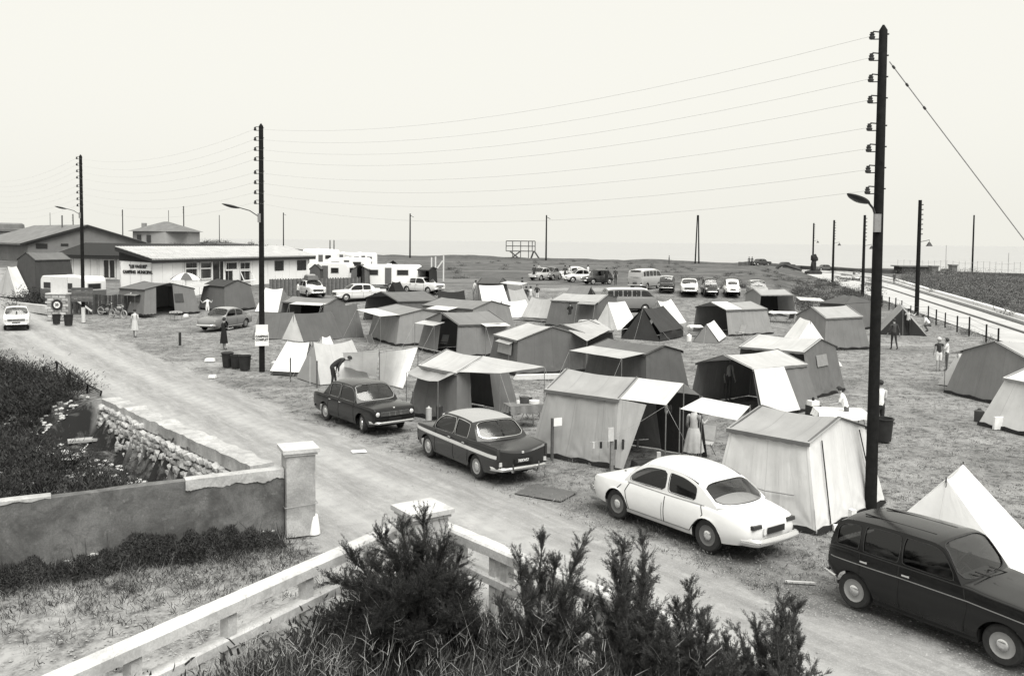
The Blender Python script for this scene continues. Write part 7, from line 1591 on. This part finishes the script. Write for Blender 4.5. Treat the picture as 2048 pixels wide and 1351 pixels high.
# boards and scraps on the ground
def scrap(name, label, px, py, sx, sy, sz, g, rz=0, cat='litter', grp=None): tag(MB().box((0, 0, sz / 2), (sx, sy, sz), 0, 0, taper=.9).build(name, grey(g, .85, .15), None, W(px, py), R(rz)), label, cat, grp)
scrap('paper_sheet', 'sheet of white paper lying on the dirt road', 718, 902, .42, .3, .012, .75, 20); scrap('ground_plate', 'dark square cover set in the ground behind the finned saloon', 1092, 985, 1.25, .9, .03, .10, -30, 'cover'); scrap('plank', 'thin pale plank on the ground by the boxy car', 1600, 1165, .55, .05, .03, .5, -8); scrap('white_can', 'white can on the ground beside the boxy car', 1672, 1060, .12, .1, .12, .8)
scrap('bundle', 'dark bundle on the porch floor of the big pale tent', 1290, 935, .7, .4, .2, .05, 20, 'bundle'); scrap('bundle', 'white rag on the guy rope behind the white saloon roof', 1317, 925, .12, .1, .3, .8, 0, 'rag'); scrap('white_pail', 'white pail beside the left frame tent door', 372, 633, .3, .3, .2, .8); scrap('white_stone', 'white lump on the open ground left of the bins', 420, 722, .45, .3, .14, .75, 0, 'stone'); scrap('white_stone', 'small white stone below the pale patch left of the bins', 425, 755, .3, .25, .12, .7, 0, 'stone')
scrap('marker_card', 'white folded card with two dark dots by the cream tent at the right edge', 2000, 858, .5, .1, .42, .8, 10, 'card'); scrap('bundle', 'dark bags at the mouth of the gabled tent on the right', 1940, 785, .8, .5, .35, .05, 0, 'bags')
an_ = T6.base; scrap('inflatable_bed', 'rolled pale striped air bed behind the tent with two awnings', 1085, 757, 2.6, .35, .2, .55, 12, 'air bed')
# fence along the sea-front road
fr = thing('wire_fence', 'low wire fence of dark posts along the sea front road', 'fence', (PROM_N[2][0], PROM_N[2][1], 0)); o = Vector(fr.location); fpts = []
for (px, py) in ((1764, 612), (1778, 620), (1791, 624), (1803, 628), (1821, 638), (1856, 646), (1872, 650), (1890, 655), (1914, 664), (1938, 672), (1972, 684), (1996, 693)):
    p = W(px, py) - o; h = 1.25 + .15 * math.sin(px); fpts.append(p + Vector((0, 0, h))); MB().box(p + Vector((0, 0, h / 2)), (.075, .075, h), random.random()).build('post', TARWOOD, fr)
for z in (.1, .5, .9): MB().tube([q - Vector((0, 0, z)) for q in fpts], .012, 4).build('wire', STEEL, fr)
hf = thing('paling_fence', 'grey paling fence between the long hut and the caravans', 'fence', W(600, 585)); o = Vector(hf.location); a, b_ = W(540, 592) - o, W(720, 588) - o
for k in range(70): p = lerp(a, b_, k / 69); MB().box(p + Vector((0, 0, .75 + .05 * math.sin(k * 3.3))), (.12, .03, 1.5), .1).build('paling', grey((.12, .16, .09)[k % 3], .9, .3), hf)
for z in (.4, 1.2): MB().beam(a + Vector((0, .04, z)), b_ + Vector((0, .04, z)), .05, .08).build('rail', WOOD, hf)
for (px, py, h, lb) in ((863, 562, 2.6, 'white post left of three beyond the charcoal tent'), (871, 562, 2.7, 'white post in the middle of three beyond the charcoal tent'), (887, 562, 2.8, 'white post with brace, right of three beyond the charcoal tent')):
    p = W(px, py); r = thing('white_post', lb, 'post', p, 0, 'white posts'); MB().box((0, 0, h / 2), (.14, .14, h)).build('shaft', OFFWHITE, r)
    if px == 887: MB().beam((-.1, 0, h * .8), (-1.6, 0, .1), .12, .14).build('brace', OFFWHITE, r)
# walls and gate posts beyond the scrub bank
for (px, py, w, h, lb) in ((1867, 550, 1.3, 1.7, 'dark stone gate post beyond the scrub bank, left one'), (1905, 556, 1.0, 2.3, 'pale stone gate post beyond the scrub bank, right one'), (1826, 547, 6.5, 1.5, 'dark low shed beyond the sea front road')):
    p = W(px, py); r = thing('gate_post' if w < 5 else 'low_shed', lb, 'post' if w < 5 else 'shed', p); MB().box((0, 0, h / 2), (w, 1.4 if w < 5 else 4, h)).build('body', grey(.16 if w < 5 else .05, .9, .3, 1, .2), r); MB().box((0, 0, h + .12), (w * 1.2, 1.7 if w < 5 else 4.4, .24)).build('cap', grey(.2, .9), r)
sw_ = thing('sea_wall', 'long low dark sea wall along the shore at right', 'wall', W(1780, 549)); o = Vector(sw_.location); q = [W(1480, 531) - o, W(1600, 537) - o, W(1720, 544.5) - o, W(1850, 548) - o, W(1960, 552) - o, W(2120, 556.5) - o]; mb = MB()
for a, b_ in zip(q, q[1:]): mb.beam(a + Vector((0, 0, .3)), b_ + Vector((0, 0, .3)), .7, .9)
mb.build('wall_body', grey(.10, .9, .3, .5), sw_)
rl = thing('railing', 'thin rusty railing above the sea wall at right', 'railing', W(1860, 545)); o = Vector(rl.location)
qq = [W(lerp(1795, 2040, k / 20), lerp(546, 553, k / 20)) - o for k in range(21)]
for k, p in enumerate(qq): MB().box(p + Vector((0, 0, 1.6)), (.07, .07, 2.6)).build('post', grey(.45, .8), rl)
for z in (1.4, 2.6): MB().tube([p + Vector((0, 0, z + .2 * math.sin(k))) for k, p in enumerate(qq)], .025, 4).build('rail', grey(.45, .8), rl)
mr = thing('ruined_mound', 'dark broken arch of rubble at the end of the shore road', 'rubble', W(1572, 541)); MB().tube([(-2.2, 0, 0), (-1.5, 0, .9), (-.4, 0, 1.3), (1.0, 0, .8), (3.2, 0, .1)], [.3, .35, .3, .35, .2], 8).build('heap', grey(.06, .95, .4, .6, .4), mr)
gt = thing('bushy_stump', 'ragged dark stump wrapped with creeper at the road bend', 'stump', W(1627, 548)); MB().ico((0, 0, 1.5), (.5, .5, 1.7), 0, 2, .25).ico((.1, 0, 3.3), (.7, .6, .8), 0, 2, .3).ico((0, 0, .3), (1.8, 1.2, .6), 0, 2, .2).build('growth', leaf_mat('creeper', .03) if 'leaf_mat' in globals() else grey(.03, .9, .5, 3), gt, smooth=None)
# ------------------------------------------------------------------ vegetation
def leaf_mat(name, g, tr=.25):
    m, n, b = newmat(name); p = geopos(n); t = noisetex(n, 1.6, 5, .7, p); oi = noisetex(n, 25, 2, .5, p)
    c = mixc(n, ramp(n, t, [(.35, 0), (.65, 1)]), g * .35, g * 1.5); c = mixc(n, math_(n, 'MULTIPLY', oi, .5), c, g * 1.7); n.links.new(c, b.inputs['Base Color']); b.inputs['Roughness'].default_value = .8; b.inputs['Specular IOR Level'].default_value = .2
    return m
TAM = leaf_mat('tamarisk_leaves', .06); TAMD = leaf_mat('tamarisk_leaves_dark', .03); WEED = leaf_mat('weed_leaves', .035); DRY = leaf_mat('dry_stems', .36); DRYG = leaf_mat('dry_grass', .20); BARK = grey(.06, .9, .4, 12, .4); PALEB = grey(.3, .9, .2, 12)
def pdist(p, pts):
    best = 1e9
    for (x1, y1), (x2, y2) in zip(pts, pts[1:]):
        ex, ey = x2 - x1, y2 - y1; t = max(0, min(1, ((p.x - x1) * ex + (p.y - y1) * ey) / (ex * ex + ey * ey))); best = min(best, math.hypot(p.x - x1 - t * ex, p.y - y1 - t * ey))
    return best
def pin(p, pts):
    r = False; j = len(pts) - 1
    for i in range(len(pts)):
        xi, yi = pts[i]; xj, yj = pts[j]
        if (yi > p.y) != (yj > p.y) and p.x < (xj - xi) * (p.y - yi) / (yj - yi + 1e-12) + xi: r = not r
        j = i
    return r
SWL = [(SW0.x, SW0.y), (SW1.x, SW1.y)]
class Blades:
    """many thin leaf faces collected in numpy and linked as one mesh"""
    def __init__(s): s.P = []; s.D = []; s.Wd = []; s.p1 = []; s.d1 = []; s.w1 = []
    def add(s, p, d, w): s.p1.append((p[0], p[1], p[2])); s.d1.append((d[0], d[1], d[2])); s.w1.append(w)
    def many(s, P, D, w): s.P.append(P); s.D.append(D); s.Wd.append(w)
    def build(s, name, mat, parent=None, off=(0, 0, 0), kind=None):
        if s.p1: s.P.append(np.array(s.p1)); s.D.append(np.array(s.d1)); s.Wd.append(np.array(s.w1))
        P = np.concatenate(s.P) - np.array(off); D = np.concatenate(s.D); w = np.concatenate(s.Wd)[:, None]; n = len(P)
        rv = np.random.normal(size=(n, 3)); S_ = np.cross(D, rv); S_ /= (np.linalg.norm(S_, axis=1, keepdims=True) + 1e-9); S_ *= w
        bend = np.random.normal(size=(n, 3)) * np.linalg.norm(D, axis=1, keepdims=True) * .1
        V = np.stack([P - S_ * .5, P + S_ * .5, P + D * .55 + bend + S_ * .45, P + D * .55 + bend - S_ * .45, P + D], 1).reshape(-1, 3)
        b = np.arange(n)[:, None] * 5; loops = np.concatenate([b + [[0, 1, 2, 3]], b + [[3, 2, 4]]], 1).reshape(-1)
        me = bpy.data.meshes.new(name)
        me.vertices.add(n * 5); me.vertices.foreach_set('co', V.astype(np.float32).ravel()); me.loops.add(len(loops)); me.loops.foreach_set('vertex_index', loops.astype(np.int32))
        ls = np.stack([np.arange(n) * 7, np.arange(n) * 7 + 4], 1).ravel(); me.polygons.add(2 * n); me.polygons.foreach_set('loop_start', ls.astype(np.int32))
        me.update(calc_edges=True); me.validate(); me.materials.append(mat); o = link(bpy.data.objects.new(name, me), parent)
        if kind: tag(o, kind=kind)
        return o
NR = np.random.default_rng(5)
rnd = random.Random(11)
def tamarisk(label, base, tips, rad, dens, mat=TAM, fan=.6):
    """feathery bush: limbs rise to the given tips, plumes of needle leaves along them"""
    base = Vector(base); root = thing('tamarisk_bush', label, 'bush', base, 0, 'tamarisk bushes'); wood = MB(); bl = Blades()
    for tip in tips:
        tip = Vector(tip); mid_ = lerp(base, tip, .5) + Vector((rnd.uniform(-.2, .2), rnd.uniform(-.2, .2), .1)); pts = []
        L = (tip - base).length
        for i in range(13): t = i / 12; pts.append(lerp(lerp(base, mid_, t), lerp(mid_, tip, t), t))
        wood.tube([p - base for p in pts], [lerp(.035, .006, i / 12) for i in range(13)], 5)
        nb = int(dens * L * .8)
        for k in range(nb):
            t = rnd.uniform(.10, 1) ** .8; i = min(11, int(t * 12)); p = lerp(pts[i], pts[i + 1], t * 12 - i); ax = (pts[i + 1] - pts[i]).normalized()
            d = (ax * rnd.uniform(.5, 1.2) + Vector((rnd.gauss(0, 1), rnd.gauss(0, 1), rnd.gauss(.7, .6))) * fan).normalized(); ln = rad * rnd.uniform(.4, 1.05) * (1.15 - .6 * t)
            if k % 2 == 0: wood.tube([p - base, (p + d * ln * .7) - base], [.005, .002], 3, cap=False)
            for j in range(5):                      # plumes: short scale leaves set close along fine twigs
                q0 = rnd.uniform(.05, .75) if j else 0.0; d2_ = (d + Vector((rnd.gauss(0, .28), rnd.gauss(0, .28), rnd.gauss(.12, .25)))).normalized() if j else d; l2 = ln * (rnd.uniform(.3, .55) if j else 1.0); o_ = p + d * ln * q0
                ns = int(10 + l2 * 150); q = NR.random(ns)
                c = np.array(o_)[None] + np.array(d2_)[None] * (l2 * q)[:, None] + NR.normal(size=(ns, 3)) * .007
                dd = np.array(d2_)[None] * 1.5 + NR.normal(size=(ns, 3)) * .5; dd /= np.linalg.norm(dd, axis=1, keepdims=True)
                bl.many(c, dd * (NR.uniform(.022, .05, ns) * (1.1 - .4 * q))[:, None], NR.uniform(.0025, .0048, ns))
    tag(wood.build('branches', BARK, root), kind='stuff'); bl.build('crown', mat, root, base); return root
def tips_at(lst): return [W(px, py, z) for (px, py, z) in lst]
def near_base(px, Y): p = at_depth(px, 900, Y); return (p.x, p.y, 0)
def near_tips(lst, Y): return [at_depth(px, py, Y + rnd.uniform(-.35, .3)) for (px, py) in lst]
# the big dark bush in front of the second pillar
bA_ = W(860, 1330, 0); 
tamarisk('dense dark tamarisk bush hiding the white capped gate pillar', (bA_.x, bA_.y + .9, 0), tips_at([(845, 1028, 1.9), (800, 1050, 1.8), (890, 1075, 1.6), (760, 1075, 1.5), (840, 1090, 2.0), (920, 1120, 1.4), (700, 1110, 1.35), (730, 1170, 1.5), (870, 1150, 1.9), (940, 1180, 1.2), (800, 1200, 1.8), (660, 1160, 1.1), (760, 1240, 1.4), (900, 1240, 1.3), (690, 1220, 1.1), (640, 1240, .9), (950, 1260, 1.0), (820, 1270, 1.3), (720, 1290, 1.0), (790, 1110, 1.8), (745, 1125, 1.5), (880, 1105, 1.7), (905, 1160, 1.5), (690, 1165, 1.2), (930, 1220, 1.1), (840, 1180, 1.9), (770, 1180, 1.6), (860, 1300, 1.0), (680, 1270, .9)]), .62, 48, TAMD, .75)
tamarisk('loose tamarisk bush with arching sprays in the middle of the foreground', near_base(1100, 12.0), near_tips([(1085, 1082), (1165, 1085), (1040, 1110), (1110, 1120), (1150, 1165), (1060, 1190), (1000, 1200), (1200, 1190), (1100, 1240), (1180, 1250), (1030, 1270), (960, 1240), (990, 1290), (1060, 1150), (1125, 1190), (1140, 1290), (1070, 1310), (1210, 1290), (1020, 1230)], 12.0), .52, 44)
tamarisk('upright tamarisk bush with tall plumes right of the arching one', near_base(1265, 11.0), near_tips([(1250, 1082), (1285, 1085), (1225, 1110), (1300, 1140), (1260, 1160), (1205, 1200), (1310, 1220), (1270, 1250), (1220, 1275), (1240, 1130), (1285, 1190), (1190, 1240), (1320, 1280), (1250, 1310), (1175, 1310)], 11.0), .46, 50)
tamarisk('small tamarisk bush with one pointed plume before the white car', near_base(1385, 10.2), near_tips([(1378, 1172), (1350, 1210), (1400, 1225), (1330, 1250), (1420, 1250), (1380, 1285), (1365, 1230), (1340, 1300), (1410, 1310), (1445, 1300)], 10.2), .4, 46)
tamarisk('rightmost tamarisk bush with a slanting feathery plume', near_base(1540, 9.3), near_tips([(1567, 1192), (1590, 1210), (1550, 1245), (1510, 1255), (1480, 1265), (1600, 1290), (1450, 1280), (1530, 1300), (1625, 1335), (1575, 1240), (1495, 1310), (1560, 1320), (1460, 1325)], 9.3), .4, 46)
tamarisk('low tamarisk thicket in front of the balustrade between the plumed bushes', near_base(1330, 10.5), near_tips([(1330, 1243), (1315, 1278), (1345, 1290), (1300, 1313), (1355, 1328), (1325, 1348), (1290, 1263)], 10.5), .42, 34)
tamarisk('low tamarisk thicket before the balustrade left of the slanting plume', near_base(1450, 9.7), near_tips([(1440, 1283), (1470, 1296), (1425, 1313), (1490, 1323), (1455, 1338), (1500, 1353), (1410, 1353)], 9.7), .42, 34)
tamarisk('low tamarisk sprigs at the bottom edge near the small dark car', near_base(1600, 9.0), near_tips([(1600, 1328), (1630, 1346), (1570, 1338), (1650, 1363), (1610, 1363), (1545, 1358)], 9.0), .36, 34)
# dry stems and grass under the bushes, weeds of the plot, wall-foot shrubs
def weeds(name, n, place, mat, lo, hi, w, spread=.35, curve=.2, kind='stuff', per=6):
    bl = Blades()
    for _ in range(n):
        p = place(); 
        if p is None: continue
        for _k in range(per):
            q = p + Vector((rnd.gauss(0, .06), rnd.gauss(0, .06), 0)); h = rnd.uniform(lo, hi); d = Vector((rnd.gauss(0, spread), rnd.gauss(0, spread), 1)).normalized() * h
            bl.add(q, d, w * rnd.uniform(.6, 1.3))
    return bl.build(name, mat, kind=kind)
def clump(fn, n, r, per, mat, name, h):
    bl = Blades()
    for _ in range(n):
        c = fn()
        if c is None: continue
        rr = r * rnd.uniform(.5, 1.3)
        v = NR.normal(size=(per, 3)) * [.5, .5, .45]; v[:, 2] = np.abs(v[:, 2]); vn = v / (np.linalg.norm(v, axis=1, keepdims=True) + 1e-6)
        bl.many(np.array(c)[None] + v * [rr, rr, rr * h], (vn * .6 + NR.normal(size=(per, 3)) * [.5, .5, 0] + [0, 0, .5]) * NR.uniform(.05, .15, per)[:, None], NR.uniform(.015, .035, per))
    return bl.build(name, mat, kind='stuff')
def in_tri_px(x0, x1, y0, y1, z=0.0): return lambda: W(rnd.uniform(x0, x1), rnd.uniform(y0, y1), z)
RDd = (RD - RC).normalized(); RLd = (RBl - RA).normalized()
def garden():
    a = rnd.uniform(.1, 7.5); c = rnd.uniform(.3, 6.5); p = RA + RLd * a + RDd * c
    return Vector((p.x, p.y, 0)) if p.y > 5 else None
weeds('dry_weeds', 1300, garden, DRYG, .4, 1.1, .005, .3); weeds('garden_weeds', 6500, garden, WEED, .25, .85, .010, .45, per=9); clump(garden, 340, .55, 520, TAMD, 'garden_undergrowth', 1.1)
def stems():
    bl = Blades()
    for _ in range(620):
        p = garden()
        if p is None: continue
        h = rnd.uniform(.7, 1.8); d = Vector((rnd.gauss(.15, .25), rnd.gauss(0, .25), 1)).normalized() * h; bl.add(p, d, .0042)
        for k in range(7): t = rnd.uniform(.4, 1); bl.add(p + d * t, Vector((rnd.gauss(0, .5), rnd.gauss(0, .5), .6)) * .2, .0035)
    bl.build('tall_dry_stems', DRY, kind='stuff')
stems()
# plot on the left
def lotp(bare=True):
    for _ in range(20):
        qx, qy = rnd.uniform(-40, 480), rnd.uniform(700, 1040); p = W(qx, qy, -1.35)
        if bare and qx < 230 and qy > 850 and rnd.random() < .82: continue
        if bare and qy < 800 and rnd.random() < .72: continue
        if bare and pdist(p, SWL) < 1.9: continue
        if pin(p, LOT) and pdist(p, SWL) > .8: return Vector((p.x, p.y, ground_z(p.x, p.y) - .05))
    return None
clump(lotp, 130, .75, 800, WEED, 'plot_scrub', .85); clump(lotp, 200, .4, 220, TAMD, 'plot_brambles', .9); weeds('plot_weeds', 500, lotp, WEED, .15, .55, .014, .6); weeds('plot_dry_grass', 700, lotp, DRYG, .15, .45, .008, .6)
rs_ = MB()
for _ in range(900):
    p = lotp(False)
    if p is None: continue
    r = rnd.uniform(.03, .15); rs_.ico((p.x, p.y, p.z + .05), (r, r * .8, r * .5), 0, 1, .25)
tag(rs_.build('plot_rubble', grey(.42, .95, .35, 6), smooth=20), kind='stuff')
# shrubs at the foot of the plaster wall
def wallfoot():
    t = rnd.random() ** .8; p = A0_ + wd_ * (t * 8.2) + wn2 * (.25 + abs(rnd.gauss(0, .32))); return Vector((p.x, p.y, 0))
A0_ = PIL1 + wd_ * .3; wn2 = Vector((wd_.y, -wd_.x, 0)); wn2 = wn2 if wn2.y < 0 else -wn2
def shrub(label, s0, s1, hgt, n):
    c = A0_ + wd_ * ((s0 + s1) / 2) + wn2 * .45; root = thing('wall_shrub', label, 'shrub', (c.x, c.y, 0), 0, 'shrubs at the foot of the plaster wall'); bl = Blades(); wood = MB()
    for _ in range(14):
        a = A0_ + wd_ * rnd.uniform(s0, s1) + wn2 * rnd.uniform(.2, .6); e = a + Vector((rnd.gauss(0, .2), rnd.gauss(0, .2), hgt * rnd.uniform(.6, 1))); wood.tube([a - Vector((c.x, c.y, 0)), e - Vector((c.x, c.y, 0))], [.014, .004], 4)
    for _ in range(int(n * 2.2)):
        a = A0_ + wd_ * rnd.uniform(s0, s1) + wn2 * abs(rnd.gauss(.35, .28)); sx_ = (a - A0_).dot(wd_); env = math.sin(math.pi * max(0.03, min(.97, (sx_ - s0) / (s1 - s0)))) ** .35 * max(.15, .7 + 1.0 * noise.noise(Vector((sx_ * 2.9, s0, 1)))); z = hgt * env * rnd.random() ** .7 * (1 - .35 * abs((a - A0_).dot(wn2) - .4))
        bl.add(a + Vector((0, 0, z)), Vector((rnd.gauss(0, .6), rnd.gauss(0, .6), rnd.gauss(.4, .6))) * rnd.uniform(.025, .065), rnd.uniform(.008, .018))
    tag(wood.build('stems', BARK, root), kind='stuff'); bl.build('crown', WEED, root, (c.x, c.y, 0))
shrub('bushy dark shrub against the wall next to the gate pillar', .2, 2.2, .5, 8500); shrub('dark shrub at the middle of the plaster wall foot', 1.7, 3.9, .58, 9000); shrub('low dark shrub further left along the plaster wall', 3.4, 5.4, .36, 6000); shrub('spreading dark shrub at the left end of the plaster wall', 5.0, 8.3, .6, 10000)
weeds('wall_foot_weeds', 500, wallfoot, WEED, .08, .4, .01, .6, per=8); weeds('wall_foot_dry_grass', 260, wallfoot, DRYG, .1, .4, .006, .5, per=6)
def drivep():
    t, s = rnd.random(), rnd.random(); p = A0_ + wd_ * (t * 8.5) + wn2 * (.6 + abs(rnd.gauss(0, 1.2))); return Vector((p.x, p.y, 0))
weeds('drive_grass', 900, drivep, WEED, .04, .16, .01, .7, per=7); weeds('drive_dry_grass', 900, drivep, DRYG, .04, .14, .008, .7, per=6)
# grass tufts across the camp and the verges
def campp():
    p = W(rnd.uniform(0, 2060), 640 + 540 * rnd.random() ** 1.3, 0); 
    if pdist(p, ROADC) < 2.6 or pin(p, LOT) or p.y < 15: return None
    return p
weeds('camp_grass', 9000, campp, leaf_mat('camp_grass', .06), .025, .075, .011, .9, per=6); weeds('camp_dry_grass', 5200, campp, DRYG, .03, .11, .012, .8, per=5)
pb = MB()
for _ in range(3600):
    p = W(rnd.uniform(560, 2060), rnd.uniform(900, 1351), 0) if rnd.random() < .6 else W(rnd.uniform(0, 600), rnd.uniform(1050, 1340), 0)
    if pdist(p, ROADC) < 2.0 and rnd.random() < .8: continue
    r = rnd.uniform(.006, .02) * (1.6 if rnd.random() < .06 else 1); b0 = len(pb.v)
    for (a, b_, c) in ((-1, -1, 0), (1, -.8, 0), (.9, 1, 0), (-1, .9, 0), (-.1, 0, .9)): pb.v.append((p.x + a * r * rnd.uniform(.7, 1.2), p.y + b_ * r * rnd.uniform(.7, 1.2), p.z - .02 + c * r))
    for f in ((0, 1, 4), (1, 2, 4), (2, 3, 4), (3, 0, 4)): pb.f.append(tuple(b0 + i for i in f)); pb.m.append(0)
tag(pb.build('pebbles', grey(.30, .95, .4, 40), smooth=None), kind='stuff')
# scrub bank beyond the sea-front road, bushes by the bend and on the hill
def bush_mass(name, pts, r, per, mat, h=.8, bs=1.0):
    bl = Blades()
    for p in pts:
        v = NR.normal(size=(per, 3)) * .5; v[:, 2] = np.abs(v[:, 2])
        bl.many(np.array(p)[None] + v * [r, r, r * h], (NR.normal(size=(per, 3)) + [0, 0, .5]) * r * .07 * bs, r * NR.uniform(.04, .09, per) * bs)
    return bl.build(name, mat, kind='stuff')
bk = []
for i in range(150):
    t = rnd.random(); s = rnd.random() ** .8; k = rnd.random() * (len(PROM_F) - 4); j = int(k); f = k - j; a = Vector((lerp(PROM_F[j][0], PROM_F[j + 1][0], f), lerp(PROM_F[j][1], PROM_F[j + 1][1], f), 0)); bk.append(a + Vector((1.0 + s * 16, s * 6, -.1)))
BANK = leaf_mat('bank_scrub', .12); bush_mass('bank_scrub', bk, 1.8, 2200, BANK, .8, .55)
bush_mass('bend_scrub', [W(rnd.uniform(1590, 1760), rnd.uniform(560, 622) , 0) for _ in range(80)], .8, 300, leaf_mat('bend_scrub', .06), .8)
bush_mass('verge_scrub', [Vector(((lerp(PROM_N[1][0], PROM_N[5][0], q := rnd.random())) - rnd.uniform(.3, 1.6), lerp(PROM_N[1][1], PROM_N[5][1], q), 0)) for _ in range(90)], .35, 120, leaf_mat('verge_scrub', .08), .9)
bush_mass('field_scrub', [W(rnd.uniform(1380, 1720), rnd.uniform(540, 578), 0) for _ in range(70)] + [W(rnd.uniform(760, 1400), rnd.uniform(522, 560), 0) for _ in range(60)], .7, 160, leaf_mat('field_scrub', .05), .5)
def hillp():
    x = -70 + rnd.gauss(0, 13); y = 205 + rnd.uniform(-25, 20); return Vector((x, y, ground_z(x, y)))
bush_mass('hill_scrub', [hillp() for _ in range(45)], 1.3, 220, leaf_mat('hill_scrub', .045), .5)
bush_mass('entrance_hedge', [W(rnd.uniform(24, 108), rnd.uniform(592, 618), 0) for _ in range(40)], .9, 160, WEED, .9)
bush_mass('yard_scrub', [W(rnd.uniform(40, 80), rnd.uniform(566, 585), 0) for _ in range(14)], 1.0, 120, WEED, .9)
